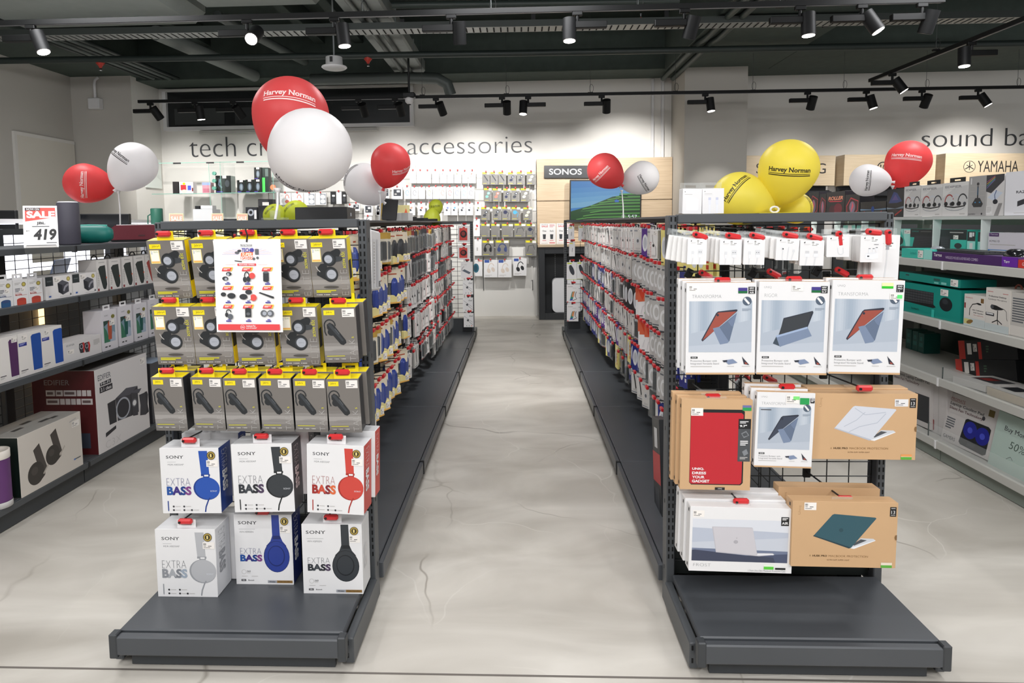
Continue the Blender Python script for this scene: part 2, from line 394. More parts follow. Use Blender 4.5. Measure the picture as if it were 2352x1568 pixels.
for i in range(5):
    one('ceiling_pipe', MB().tube([(-4.9+.11*i, 6.6, 3.24-.006*i), (-4.85+.11*i, 8.55, 3.24-.006*i)], .024+.004*(i % 2), M('5b6360' if i % 2 else '2c3431', .45), 8),
        'pipe in the bundle of parallel pipes along the left ceiling', 'pipe', 'left ceiling pipe bundle')
for i, (a, b) in enumerate(((1.93, 3.15), (2.06, 3.15))):
    one('ceiling_pipe', MB().tube([(a, 4.5, b), (a, 7.0, b), (a-.03, 7.15, b), (a-.03, 8.9, b)], .03, M('46504b', .5), 8), f'green grey pipe under the long beam, {("left", "right")[i]} of two', 'pipe')
one('sprinkler_pipe', MB().tube([at(-30, 140, Z=3.1), at(1200, 122, Z=3.1), at(2420, 98, Z=3.1)], .034, M('2d3633', .45), 12), 'dark sprinkler pipe spanning the ceiling beyond the cable tray', 'pipe')
one('sprinkler_pipe', MB().tube([at(900, 12, Z=3.3), at(1240, 8, Z=3.3), at(1560, 2, Z=3.3)], .03, M('3a4440', .45), 12), 'dark pipe above the near light track', 'pipe')
one('drain_pipe', MB().tube([(-2.6, 8.35, 3.12), (-1.4, 8.35, 3.12), (-1.0, 8.35, 3.1), (-.88, 8.36, 3.03), (-.84, 8.38, 2.9)], .07, M('5a615e', .45), 14), 'grey elbow pipe above the dark bulkhead', 'pipe')
t = thing('cable_tray', 'silver slotted cable tray crossing the ceiling', 'tray', at(1200, 76, Z=3.1))
pA, pB = at(-30, 90, Z=3.1)-t.location, at(2330, 46, Z=3.1)-t.location
n_ = 150; mb = MB(); dv = (pB-pA)/n_; sl = MB()
mb.add([pA+Vector((0, -.09, 0)), pB+Vector((0, -.09, 0)), pB+Vector((0, .09, 0)), pA+Vector((0, .09, 0))], [(0, 1, 2, 3)], M('a8aba9', .45, .4))
for s_ in (-.09, .09): mb.add([pA+Vector((0, s_, 0)), pB+Vector((0, s_, 0)), pB+Vector((0, s_, .06)), pA+Vector((0, s_, .06))], [(0, 1, 2, 3)], M('4a4f4d', .45, .4))
for i in range(n_):
    q = pA+dv*i+Vector((0, 0, -.002)); sl.add([q+Vector((0, -.075, 0)), q+Vector((.014, -.075, 0)), q+Vector((.014, .075, 0)), q+Vector((0, .075, 0))], [(0, 1, 2, 3)], HOLE)
mb.obj('tray', t); sl.obj('slot_row', t)
for px in (925, 1225, 1530, 1895): q = at(px, 70, Z=3.1)-t.location; MB().box(q+Vector((-.02, -.02, .03)), q+Vector((.02, .02, .1 if px < 950 else .7)), BLACK).obj('hanger', t)
for px, py, y, nm in ((230, 138, 3.1, 'left'), (845, 128, 3.1, 'centre')):
    p = at(px, py, Z=y); t = thing('fire_sprinkler', f'red sprinkler head on the {nm} of the dark pipe', 'sprinkler', p+Vector((0, 0, -.035)))
    MB().lathe([(.04, .02), (.045, 0), (.02, -.03), (.012, -.05)], M('c1392b', .4), 12).obj('cup', t); MB().lathe([(.008, -.05), (.008, -.07), (.02, -.075), (.001, -.08)], CHROME, 10).obj('nozzle', t)
t = thing('fire_sprinkler', 'upright sprinkler head with red base below the near track', 'sprinkler', at(1472, 54, Z=3.25))
MB().tube([(0, 0, 0), (0, 0, .06)], .02, M('c1392b', .4), 10, r2=.008).obj('cup', t); MB().lathe([(.008, .06), (.008, .09), (.018, .1), (.001, .105)], CHROME, 10).obj('nozzle', t)
# dark opening with white frame high on the wall
q0, q1 = at(371, 206, Y=9.05), at(950, 289, Y=9.05)
t = thing('bulkhead', 'dark framed opening high on the wall above the tech lettering', 'bulkhead', (q0.x, 9.05, q1.z)); BW, BH = q1.x-q0.x, .56
MB().box((.05, .05, .05), (BW-.05, .08, BH-.02), M('1d2021', .25)).obj('panel', t)
mb = MB(); mb.box((0, 0, 0), (BW, .085, .05), WHITE); mb.box((0, 0, BH-.03), (BW, .085, BH), M('d0cec9', .6)); mb.box((0, 0, .05), (.05, .085, BH-.03), WHITE); mb.box((BW-.05, 0, .05), (BW, .085, BH-.03), WHITE); mb.obj('frame', t)
MB().box((.5, .0, -.05), (BW-.5, .06, -.012), M('cfcdc8', .6)).obj('lower_lip', t)
for x, c in ((.15, '3a3d3d'), (1.0, '2c2f30')): MB().box((x, .03, .08), (x+.7, .049, .3), M(c, .4)).obj('duct_piece', t)
# light tracks
TR = M('0a0b0b', .5, spec=.3)
def track(pa, pb, label):
    d = (pb-pa); L_ = d.length; t = thing('light_track', label, 'light track', pa); t.rotation_euler = (0, -math.asin(d.z/L_), math.atan2(d.y, d.x))
    MB().box((0, -.017, 0), (L_, .017, .034), TR).obj('rail', t)
    MB().box((.02, -.009, -.002), (L_-.02, .009, .003), M('77777a', .4)).obj('underside_strip', t); return t
TZ = 2.72
tF = track(at(318, 237, Z=TZ), at(2440, 202, Z=TZ), 'black light track in front of the back wall')
tN = track(at(-60, 61, Z=TZ), at(2168, 6, Z=TZ), 'near black light track along the top edge')
tO = track(at(1998, 189, Z=TZ), at(2420, 22, Z=TZ), 'black light track running diagonally at the upper right')
def hang(px, py, up, who):
    p = at(px, py, Z=TZ+.034); t = thing('track_hanger', f'wire hanger with a loop, {who}', 'hanger', p)
    MB().box((-.03, -.015, -.004), (.03, .015, .012), TR, .003).obj('clamp', t)
    MB().tube([(0, 0, .01), (0, 0, up)], .0022, M('595d5c', .4, .5), 5).obj('wire', t)
    MB().tube([(.022*math.cos(a)+.012, .0, .055+.045*math.sin(a)) for a in [i*PI/8-1.4 for i in range(16)]], .002, TR, 5).obj('loop', t)
for i, px in enumerate((970, 1163, 1356, 1551, 1729, 1938, 2127, 2337)): hang(px, 216-.015*(px-970)+4, 1.0 if px < 1500 else .42, f'{ORD[i]} from left on the back light track')
for i, px in enumerate((833, 1128, 1466, 1792)): hang(px, 30-.02*(px-1128), 1.05 if px < 1600 else .41, f'{ORD[i]} from left on the near light track')
hang(2150, 116, 1.0, 'middle of the diagonal light track')
LENS = M('fff6ea', .3, emit=20.); LENSD = M('40403e', .4)
RAIL = [None]
def on_rail(px):
    a, b = RAIL[0]; lo, hi = 0., 1.
    def sx(t): q = a+(b-a)*t-CAM; return PCX+FPX*q.dot(CR)/q.dot(CF)
    up = sx(1) > sx(0)
    for _ in range(40):
        m_ = (lo+hi)/2
        if (sx(m_) < px) == up: lo = m_
        else: hi = m_
    return a+(b-a)*lo+Vector((0, 0, .002))
def lamp(px, py, z, dirn, side, label, lit=True, e=0, tgt=None, ang=60, hr=.046, seg=None):
    """track spot: head centre under the rail, aimed along dirn; side = -1/+1 where the driver box points"""
    p = on_rail(px); d = Vector(dirn).normalized(); t = thing('track_spotlight', label, 'spotlight', p)
    MB().box((-.035, -.015, -.03), (.035, .015, 0), TR, .004).obj('adapter', t)
    MB().tube([(0, 0, -.03), (0, 0, -.075)], .012, TR).obj('stem', t)
    MB().box((-.015 if side > 0 else -.2, -.022, -.115), (.2 if side > 0 else .015, .022, -.07), TR, .004).obj('driver_box', t)
    c = Vector((-.035*side*0+(-side)*.055, 0, -.1)); h = .15
    a = c-d*(h*.35); b = c+d*(h*.65); mb = MB(); mb.tube([a, a+d*.004, b], hr, M('101112', .55, spec=.3), 20); mb.obj('head', t)
    MB().tube([b+d*.001, b+d*.003], hr*.86, LENS if lit else LENSD, 20).obj('lens', t)
    if e: spot(t.location+b+d*.02, tgt or t.location+b+d*3, e, ang)
    return t
FZ = TZ
RAIL[0] = (at(318, 237, Z=TZ), at(2440, 202, Z=TZ))
fl = [(345, 244, (.35, .5, -.8), -1, 0), (447, 243, (.1, .1, -1), -1, 1), (535, 241, (.3, .6, -.75), -1, 0), (823, 236, (.1, .6, -.75), -1, 0), (907, 235, (.1, .6, -.75), -1, 0), (1001, 232, (.25, .55, -.8), -1, 0), (1153, 229, (.0, .5, -.85), -1, 0),
      (1213, 228, (-.05, -.15, -.95), 1, 1), (1382, 226, (.05, .5, -.85), -1, 0), (1620, 221, (.1, -.1, -.98), -1, 1), (1855, 217, (-.05, .45, -.9), -1, 0), (1990, 216, (.25, -.1, -.95), -1, 1), (2118, 214, (-.05, .5, -.85), -1, 0), (2247, 212, (.45, -.25, -.85), -1, 1)]
for i, (px, py, d, sd, lit) in enumerate(fl):
    p = at(px, py, Z=FZ)
    lamp(px, py, FZ, d, sd, f'black track spotlight, {ORD[i]} from left on the back light track', lit, 0)
RAIL[0] = (at(-60, 61, Z=TZ), at(2168, 6, Z=TZ))
nl = [(70, 56, (.35, -.1, -.9), -1, 1), (567, 62, (.02, -.8, -.55), -1, 1), (768, 46, (.12, -.05, -.99), -1, 1), (1036, 38, (.0, .3, -.95), -1, 0), (1326, 33, (0, -.1, -.99), 1, 1), (1572, 26, (-.2, .3, -.93), -1, 0), (1838, 19, (.02, -.05, -.99), -1, 1), (1980, 16, (.45, -.25, -.85), -1, 1), (2118, 14, (-.15, .3, -.93), -1, 0)]
for i, (px, py, d, sd, lit) in enumerate(nl):
    lamp(px, py, FZ, d, sd, f'black track spotlight, {ORD[i]} from left on the near light track', lit, 0)
RAIL[0] = (at(1998, 189, Z=TZ), at(2420, 22, Z=TZ))
lamp(2232, 98, FZ, (-.03, -.1, -.99), 1, 'black track spotlight in the middle of the diagonal track', True)
lamp(2050, 168, FZ, (.5, -.2, -.8), -1, 'black track spotlight at the far end of the diagonal track', True)
# light the heads give: washes on the back wall, pools on the goods and floor
for x, z, e in ((-4.6, 1.6, 150), (-3.6, 1.6, 150), (-2.6, 1.6, 130), (-1.6, 1.7, 170), (-.6, 1.8, 230), (.4, 1.6, 200), (1.4, 1.9, 230), (3.6, 1.5, 70), (4.7, 1.5, 90), (5.9, 1.7, 170)):
    spot((x*.97, 7.74, 2.5), (x, WB, z-.15), e*.62, 82, .85)
for x, y, e in ((-.05, 4.6, 110), (-1.6, 4.7, 70), (1.7, 4.6, 80), (2.9, 4.6, 70), (-3.2, 4.5, 80)):
    spot((x, y, 2.54), (x*1.03, y+1.3, .3), e*1.5, 84, .8)
spot((2.4, 7.6, 2.55), (2.45, 8.42, 1.2), 25, 50)
# ------------------------------------------------------------------ charcoal gondolas
def slots(mb, x, y, z0, z1, cols=(-.0065, .0065), nx=None):
    """dark slots up the front of an upright, 25 mm pitch"""
    z = z0
    while z < z1:
        for c in cols:
            if nx is None: mb.add([(x+c-.0025, y, z), (x+c+.0025, y, z), (x+c+.0025, y, z+.015), (x+c-.0025, y, z+.015)], [(0, 1, 2, 3)], HOLE)
            else: mb.add([(x, y+c-.0025, z), (x, y+c+.0025, z), (x, y+c+.0025, z+.015), (x, y+c-.0025, z+.015)], [(0, 1, 2, 3)], HOLE)
        z += .025
def grid(u0, u1, z0, z1, du, dz, r, axis, fixed, ctr=True):
    mb = MB(); g = M('1c1e20', .45)
    def pt(u, z, o=0): return (u, fixed+o, z) if axis == 'x' else (fixed+o, u, z)
    n = max(1, round((z1-z0)/dz))
    for i in range(n+1): z = z0+(z1-z0)*i/n; mb.tube([pt(u0, z), pt(u1, z)], r, g, 5, False)
    n = max(1, round((u1-u0)/du))
    for i in range(n+1): u = u0+(u1-u0)*i/n; mb.tube([pt(u, z0, .004), pt(u, z1, .004)], r, g, 5, False)
    return mb
BS = M('46494d', .38, noise=.05); BSD = M('373a3d', .42)
def base_unit(x0, x1, y0, y1, face, parent):
    """one base shelf section with lip and plinth; face = 'y-' (end) or 'x+' / 'x-' (aisle)"""
    zt = .115
    if face == 'y-':
        MB().box((x0, y0, zt-.02), (x1, y1, zt), BS, .004).obj('base_shelf', parent)
        MB().box((x0-.004, y0-.032, zt-.062), (x1+.004, y0-.006, zt-.004), BS, .004).obj('price_rail', parent)
        MB().box((x0+.03, y0+.005, 0.004), (x1-.03, y0+.02, zt-.03), BSD).obj('kick_plate', parent)
        for s_, x in ((0, x0-.001), (1, x1+.001)):
            MB().box((x-.012, y0-.035, zt-.07), (x+.012, y0-.004, zt+.004), BSD, .003).obj('rail_end_cap', parent)
    else:
        sg = 1 if face == 'x+' else -1; xi, xo = (x0, x1) if sg > 0 else (x1, x0)
        MB().box((min(xi, xo-sg*.02), y0+.001, zt-.02), (max(xi, xo-sg*.02), y1-.001, zt), BS, .003).obj('base_shelf', parent)
        MB().box((xo-sg*.018, y0+.004, zt-.062), (xo, y1-.004, zt-.003), BS, .003).obj('price_rail', parent)
        MB().box((xo-sg*.06, y0, .004), (xo-sg*.045, y1, zt-.03), BSD).obj('kick_plate', parent)
        MB().box((xo-sg*.018, y1-.006, zt-.066), (xo+sg*.004, y1+.006, zt+.003), M('141517', .5), .002).obj('joint_clip', parent)
def upright(x, y, z1, parent, wx=.028, wy=.06, slotface='y-', z0=0., holes=True):
    mb = MB().box((x-wx/2, y, z0), (x+wx/2, y+wy, z1), STEEL, .003)
    if slotface == 'y-': slots(mb, x, y-.0006, .17, z1-.02)
    mb2 = mb
    if holes:
        for s_ in (-1, 1):
            for z in (.12, .35, .6, .85, 1.1, 1.24): mb2.add([(x+s_*(wx/2+.0006), y+wy*.5-.003, z), (x+s_*(wx/2+.0006), y+wy*.5+.003, z), (x+s_*(wx/2+.0006), y+wy*.5+.003, z+.014), (x+s_*(wx/2+.0006), y+wy*.5-.003, z+.014)], [(0, 1, 2, 3)], HOLE)
    return mb.obj('upright', parent)
YF, YE = 2.149, 7.12
def gondola(x0, x1, label):
    t = thing('gondola_shelving', label, 'shelving', ((x0+x1)/2, YF, 0)); xc = 0.; hw = (x1-x0)/2; zt = 1.315; L_ = YE-YF
    # near end frame
    for s_ in (-1, 1): upright(s_*(hw-.014), 0, zt, t)
    MB().box((-hw+.026, -.012, zt-.026), (hw-.026, .03, zt+.003), STEEL, .003).obj('top_rail', t)
    grid(-hw+.03, hw-.03, .15, zt-.035, .075, .05, .0019, 'x', .028).obj('wire_grid', t)
    base_unit(-hw+.02, hw-.02, -.335, 0, 'y-', t)
    for s_ in (-1, 1):
        mb = MB(); x = s_*(hw-.008); sec = [(x-.013, .004), (x+.013, .004), (x+.013, .105), (x-.013, .105)]
        mb.box((x-.013, -.325, .012), (x+.013, .0, .09), STEEL, .003)
        for z in (.03, .068): mb.box((x-.007, -.3262, z), (x-.002, -.325, z+.014), HOLE)
        mb.obj('side_panel', t)
    # long centre run
    for i in range(1, 6):
        y = .06+i*(L_-.12)/5
        upright(0, y-.03 if i < 5 else y-.06, zt-.015, t, slotface=None)
    MB().box((-.03, .06, zt-.03), (.03, L_-.06, zt-.004), STEELD, .003).obj('top_rail', t)
    grid(.06, L_-.06, .16, zt-.05, .1, .05, .002, 'y', 0).obj('wire_grid', t)
    MB().box((-.012, .06, .0), (.012, L_-.06, .16), STEELD).obj('foot_panel', t)
    MB().box((-.004, .5, .16), (-.001, L_-.08, 1.22), M('1d1f21', .6)).obj('dark_backing', t); MB().box((-hw+.028, .034, .1), (hw-.028, .045, .3), M('1b201e', .5)).obj('foot_panel', t)  # the centre backing is added to darken the gaps between packs
    for s_ in (-1, 1):
        for i in range(5):
            a = .065+i*(L_-.065)/5; b = .065+(i+1)*(L_-.065)/5
            base_unit(0 if s_ > 0 else -hw-.012, hw+.012 if s_ > 0 else 0, a, b, 'x+' if s_ > 0 else 'x-', t)
    # far end frame
    for s_ in (-1, 1): upright(s_*(hw-.014), L_, zt, t)
    MB().box((-hw+.026, L_, zt-.026), (hw-.026, L_+.04, zt+.003), STEEL, .003).obj('top_rail', t)
    grid(-hw+.03, hw-.03, .27, zt-.035, .075, .05, .0022, 'x', L_+.02).obj('wire_grid', t)
    MB().box((-hw+.028, L_+.005, .1), (hw-.028, L_+.03, .26), STEELD).obj('foot_panel', t)
    for s_ in (-1, 1): MB().box((s_*(hw-.008)-.013, L_+.06, .012), (s_*(hw-.008)+.013, L_+.4, .1), STEEL, .003).obj('side_panel', t)
    return t
GL = gondola(-1.2146, -.5027, 'long charcoal gondola shelving left of the central aisle'); GR = gondola(.4815, 1.1891, 'long charcoal gondola shelving right of the central aisle')
XL, XR = -.8586, .8353
# ------------------------------------------------------------------ hooks with red locks
def hook_obj(name, L_=.2, big=True):
    t = thing(name, None, 'hook', (0, 0, 0))
    MB().tube([(0, 0, 0), (0, -L_, .012)], .0026, M('18191a', .4), 6).obj('rod', t)
    MB().box((-.012, -.006, -.02), (.012, .004, .012), BLACK, .002).obj('bracket', t)
    mb = MB(); k = 1. if big else .9
    mb.box((-.013*k, -L_-.006*k, .0), (.033*k, -L_+.010*k, .018*k), RED if big else M('b81f27', .35), .005 if big else .003)
    if big: mb.tube([(-.005, -L_-.007, .009), (-.005, -L_-.009, .009)], .004, M('3a3a3a', .3, .8), 8)
    mb.obj('red_lock', t)
    kids[t.name] = list(t.children); return t
HK = {}
def hook(M4, L_, label, group=None):
    k = (round(L_, 2), not (group and 'aisle' in group))
    if k not in HK:
        HK[k] = hook_obj('display_hook', *k); h = HK[k]; h.matrix_world = M4; tag(h, label, 'hook', group); return h
    h = clone(HK[k], M4, label, group)
    if not group and 'group' in h: del h['group']
    return h
# ------------------------------------------------------------------ goods on the left end display
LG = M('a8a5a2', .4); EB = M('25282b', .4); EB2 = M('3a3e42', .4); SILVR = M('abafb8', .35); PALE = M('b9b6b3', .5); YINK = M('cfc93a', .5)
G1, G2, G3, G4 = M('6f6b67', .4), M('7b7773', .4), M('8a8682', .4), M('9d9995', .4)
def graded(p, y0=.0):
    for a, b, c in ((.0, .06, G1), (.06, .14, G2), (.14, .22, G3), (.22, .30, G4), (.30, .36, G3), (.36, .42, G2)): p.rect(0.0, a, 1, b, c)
def foot(p):
    p.rect(.09, .105, .62, .125, YINK); p.rect(.09, .08, .48, .1, YINK)
    for x in (.1, .3, .5): p.cir(x, .045, .012, WHITE, 10); p.rect(x+.025, .035, x+.15, .053, PALE)
def art_elite(p):
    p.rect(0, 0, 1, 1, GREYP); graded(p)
    p.rect(.06, .86, .36, .94, YEL); p.text('Jabra', .13, .88, .29, .925, M('6b6410', .5)); p.rect(.3, .905, .33, .915, M('6b6410', .5))
    p.sticker(.64, .835, .96, .985)
    p.rect(.05, .61, .30, .84, M('ecd98f', .5)); p.rect(.07, .625, .28, .83, M('f7f2e6', .6)); p.text('2', .08, .775, .12, .82, M('4d7ea8')); p.text('YEARS', .14, .795, .27, .82, M('8fae4d')); p.rect(.07, .625, .28, .65, M('f0b860'))
    # two earbuds
    p.ell(.53, .63, .18, .075, EB, .35); p.ell(.73, .765, .085, .062, EB, -.6); p.poly([(.55, .78), (.72, .83), (.80, .76), (.78, .70), (.6, .7)], EB)
    p.poly([(.6, .69), (.84, .70), (.87, .655), (.82, .62), (.62, .60)], EB2); p.ell(.51, .66, .185, .125, EB); p.ell(.50, .655, .135, .09, EB2); p.ell(.485, .655, .105, .068, SILVR); p.text('Jabra', .43, .645, .54, .665, M('7e828a'), shear=.0)
    p.poly([(.17, .45), (.19, .52), (.27, .575), (.40, .585), (.44, .53), (.30, .40)], EB); p.poly([(.15, .44), (.15, .385), (.34, .31), (.46, .27), (.55, .45)], EB)
    p.ell(.51, .395, .2, .132, EB); p.ell(.525, .395, .155, .1, EB2); p.ell(.535, .395, .125, .08, SILVR); p.text('Jabra', .47, .383, .60, .405, M('7e828a'))
    p.path([(.14, .54), (.18, .48), (.24, .44)], .02, PALE)
    p.ell(.5, .175, .2, .022, M('4f4c49', .5)); foot(p)
    p.text('active 65t', .83, .50, .93, .78, M('e3dc3a', .4), -.004, 90); p.text('ELITE', .775, .035, .95, .47, PALE, -.028, 90, sp=1.15)
def art_talk(p):
    p.rect(0, 0, 1, 1, GREYP); graded(p)
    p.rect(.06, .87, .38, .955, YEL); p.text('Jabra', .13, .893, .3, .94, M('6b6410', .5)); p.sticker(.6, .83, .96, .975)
    p.ell(.25, .56, .11, .065, EB); p.poly([(.13, .70), (.22, .735), (.32, .70), (.66, .41), (.67, .36), (.58, .32), (.5, .335), (.2, .575), (.13, .63)], EB)
    p.poly([(.15, .70), (.24, .72), (.60, .41), (.55, .39)], EB2); p.path([(.36, .62), (.48, .52)], .022, M('54585d'))
    p.arc(.215, .68, .16, .105, -5, 205, .034, EB); p.path([(.065, .645), (.06, .57), (.1, .50)], .034, EB)
    p.ell(.5, .22, .28, .018, G3); p.rect(.06, .115, .6, .128, YINK)
    for x in (.07, .27, .47): p.cir(x+.015, .07, .012, PALE, 8); p.rect(x+.04, .06, x+.15, .076, PALE)
    p.text('TALK', .75, .03, .92, .42, PALE, -.024, 90, sp=1.15); p.text('5', .84, .445, .9, .475, M('e3dc3a'), 0, 90)
def tabY(t, w_, h, d):
    mb = MB(); y = .004; z0 = h; wd = .052
    for a, b, c, e in ((-wd/2, z0, wd/2, z0+.010), (-wd/2, z0+.020, wd/2, z0+.028), (-wd/2, z0+.010, -wd*.3, z0+.020), (wd*.3, z0+.010, wd/2, z0+.020)): mb.box((a, y, b), (c, y+.0015, e), YEL)
    mb.obj('hang_tab', t)
def tabW(t, w_, h, d):
    mb = MB(); y = .012; wd = .06
    for a, b, c, e in ((-wd/2, h, wd/2, h+.008), (-wd/2, h+.018, wd/2, h+.026), (-wd/2, h+.008, -wd*.28, h+.018), (wd*.28, h+.008, wd/2, h+.018)): mb.box((a, y, b), (c, y+.0015, e), WHITE)
    mb.obj('hang_tab', t)
SIDEB = M('2f3032', .4); YSIDE = M('f0d81c', .35); OCH = M('d8a91a', .4)
def endhook(fr, h, z=.0, L_=.16, label='', dx=0., back=None):
    p = fr @ Vector((dx, 0, h+z)); yb = YF+.02 if back is None else back; L_ = max(.06, yb-p.y)
    return hook(Matrix.Translation((p.x, yb, p.z-.012)), L_, label)
def elite_box(c, where, Yt, Yb):
    fr, w_, h = quad(c, Y=Yt, Yb=Yb)
    def ex(t, w_, h, d):
        tabY(t, w_, h, d); mb = MB(); x = w_/2+.0008
        mb.add([(x, .004, h*.30), (x, .03, h*.30), (x, .03, h*.62), (x, .004, h*.62)], [(0, 1, 2, 3)], BLACK); mb.obj('side_print', t)
    carton('earbud_box', f'grey and yellow earbud box, {where}', 'box', fr, w_, h, .045, GREYP, art_elite, {'z+': YEL, 'x+': YSIDE, 'x-': YSIDE}, extra=ex)
    endhook(fr, h, .024, label=f'red locked hook over the earbud box, {where}', dx=-.012)
def talk_box(c, where, Yt, Yb, nb=2):
    fr, w_, h = quad(c, Y=Yt, Yb=Yb)
    def ex(t, w_, h, d):
        tabY(t, w_, h, d)
        for k in range(1, nb): pass
    carton('headset_box', f'grey headset box, {where}', 'box', fr, w_, h, .05, GREYP, art_talk, {'z+': YEL, 'x+': SIDEB, 'x-': SIDEB}, extra=ex)
    for k in range(1, nb):
        f2 = fr @ Matrix.Translation((.012*k, .054*k, .003*k)); carton('headset_box', f'grey headset box behind the {where}', 'box', f2, w_, h, .05, GREYP, None, {'z+': YEL, 'x+': SIDEB, 'x-': SIDEB}, extra=ex)
    endhook(fr, h, .024, label=f'red locked hook over the headset box, {where}', dx=-.008)
R1 = [((338.6, 553), (427.5, 551), (442, 684), (359.3, 685.6)), ((434, 551), (523, 549), (537, 683), (454, 684)), ((529, 550), (617, 549), (630, 683), (545, 684)), ((623, 549), (710.6, 548), (719, 682), (637, 683)), ((713, 548.5), (800, 547), (807, 680.8), (721, 682.5))]
for i, c in enumerate(R1): elite_box(c, f'{ORD[i]} from left top row, left end display', 1.985, 2.02)
R2 = [((352, 704.5), (441, 704), (451, 836.5), (364.4, 836.5)), ((442.6, 704), (530, 703), (539.4, 835.8), (452.3, 836.5)), ((540, 704), (627, 703), (636.5, 837), (549.4, 838)), ((641, 705), (731, 704), (736.4, 839), (651, 839))]
for i, c in enumerate(R2): elite_box(c, f'{ORD[i]} from left second row, left end display', 1.985, 2.01)
talk_box(((743, 706.6), (819, 705.6), (826, 831), (746.7, 833)), 'last at right second row, left end display', 1.97, 1.99)
R3 = [((362.7, 867.5), (435, 867.5), (432.3, 989), (359.3, 988)), ((447, 867), (518, 867), (519.5, 989), (448, 987)), ((518.7, 868.5), (593.5, 868.5), (598.6, 989.7), (522, 989.7)), ((601.4, 869), (676, 869), (676, 990.4), (603.8, 989.7)), ((678, 869), (752, 870), (754.5, 992), (680.2, 991.4)), ((756, 871), (829.4, 869), (832.8, 993), (757.6, 993))]
for i, c in enumerate(R3): talk_box(c, f'{ORD[i]} from left third row, left end display', 1.97, 1.99)
# flyer
fr, fw, fh = quad(((494.6, 549), (647.5, 549), (650.3, 762.4), (497.7, 762.4)), Y=1.945)
t = thing('sale_flyer', 'white sale flyer hanging over the earbud boxes', 'flyer', fr)
MB().box((-fw/2, 0, 0), (fw/2, .0012, fh), M('f4f3f1', .45)).obj('sheet', t)
p = P(fw, fh); RD, PU, OR = M('e2474b', .5), M('4b46a0', .5), M('ef6a3a', .5); GRY = M('63666a', .5)
p.text('Harvey Norman', .40, .925, .58, .945, M('222222'), .01, serif=True); p.rect(.40, .918, .58, .921, INK)
for i in range(15):
    a = math.radians(12*i+5); p.path([(.5+.13*math.cos(a), .83+.05*math.sin(a)), (.5+.38*math.cos(a), .83+.085*math.sin(a)*(1 if i < 8 else .9))], .006, M('f2c9d6' if i % 2 else 'd9cdec', .6))
p.poly([(.40, .785), (.58, .80), (.585, .87), (.41, .855)], OR)
p.text('TECH', .42, .862, .55, .905, PU, .03); p.text('SUPER', .42, .822, .57, .855, M('fdf0d8'), .03, shear=.01); p.poly([(.41, .775), (.585, .785), (.585, .825), (.41, .815)], M('f6f1ee')); p.text('SAVERS', .42, .782, .58, .816, OR, .03, shear=.01)
p.cir(.575, .883, .03, PU); p.ell(.35, .855, .035, .014, GRY); p.ell(.385, .875, .03, .012, M('3a3d40')); p.rect(.62, .835, .675, .895, GRY); p.poly([(.31, .765), (.42, .755), (.42, .765), (.31, .775)], M('3a3d40')); p.cir(.6, .79, .02, GRY); p.cir(.655, .8, .02, GRY)
p.rect(.35, .716, .63, .74, RD); p.text('FEATURED OFFERS', .375, .72, .605, .736, WHITE, .02); p.rect(.17, .727, .32, .729, M('e7a3a3')); p.rect(.66, .727, .80, .729, M('e7a3a3'))
for r in range(3):
    for c_ in range(3):
        x, y = .19+.3*c_, .68-.2*r
        p.poly([(x-.08, y-.022), (x+.07, y-.022), (x+.095, y+.02), (x-.05, y+.02)], M('f3c53c')); p.poly([(x-.08, y-.022), (x+.05, y-.022), (x+.075, y+.014), (x-.06, y+.014)], RD); p.lines(x-.05, y-.014, x+.045, y+.008, 2, M('fbe7e0'), .6)
        p.rect(x-.035, y-.165, x+.045, y-.152, PU); p.rect(x-.01, y-.146, x+.03, y-.138, PU)
K = M('34373a', .5)
p.ell(.22, .63, .042, .02, K); p.ell(.165, .58, .045, .022, K); p.cir(.21, .625, .02, SILVR); p.cir(.175, .575, .02, SILVR)
p.arc(.49, .6, .035, .05, 0, 180, .015, K); p.ell(.46, .57, .03, .03, K); p.ell(.515, .575, .03, .03, K); p.cir(.57, .61, .045, M('e0534e'))
p.rect(.735, .555, .82, .645, K); p.ell(.777, .645, .042, .01, GRY); p.ell(.777, .557, .042, .012, K)
p.ell(.13, .41, .04, .022, K); p.ell(.25, .395, .062, .03, K); p.ell(.51, .435, .05, .025, K); p.ell(.43, .385, .06, .03, K); p.cir(.58, .375, .05, M('e0534e')); p.rect(.5, .355, .54, .39, WHITE)
p.poly([(.66, .425), (.68, .435), (.89, .385), (.885, .365), (.86, .368)], K)
p.arc(.2, .215, .035, .03, 0, 180, .014, K); p.ell(.17, .19, .025, .025, K); p.ell(.225, .17, .04, .03, M('5f646a')); p.rect(.45, .165, .54, .245, K); p.ell(.495, .25, .045, .015, K); p.ell(.495, .2, .03, .016, GRY)
p.cir(.73, .205, .05, GRY); p.cir(.83, .205, .05, GRY); p.cir(.74, .205, .03, SILVR); p.cir(.82, .205, .03, SILVR)
p.rect(.035, .025, .965, .088, RD); p.cir(.405, .056, .034, WHITE); p.cir(.405, .056, .03, RD); p.text('0%', .385, .048, .425, .064, WHITE, .02); p.text('Instalment Plan', .46, .06, .60, .08, WHITE, .02); p.text('up to 24 months*', .46, .035, .62, .057, WHITE, .02); p.obj(t)
MB().tube([(-.0, -.002, fh-.008), (.004, -.004, fh+.012), (-.003, -.002, fh+.03)], .0025, BLACK, 6).obj('cord', t)
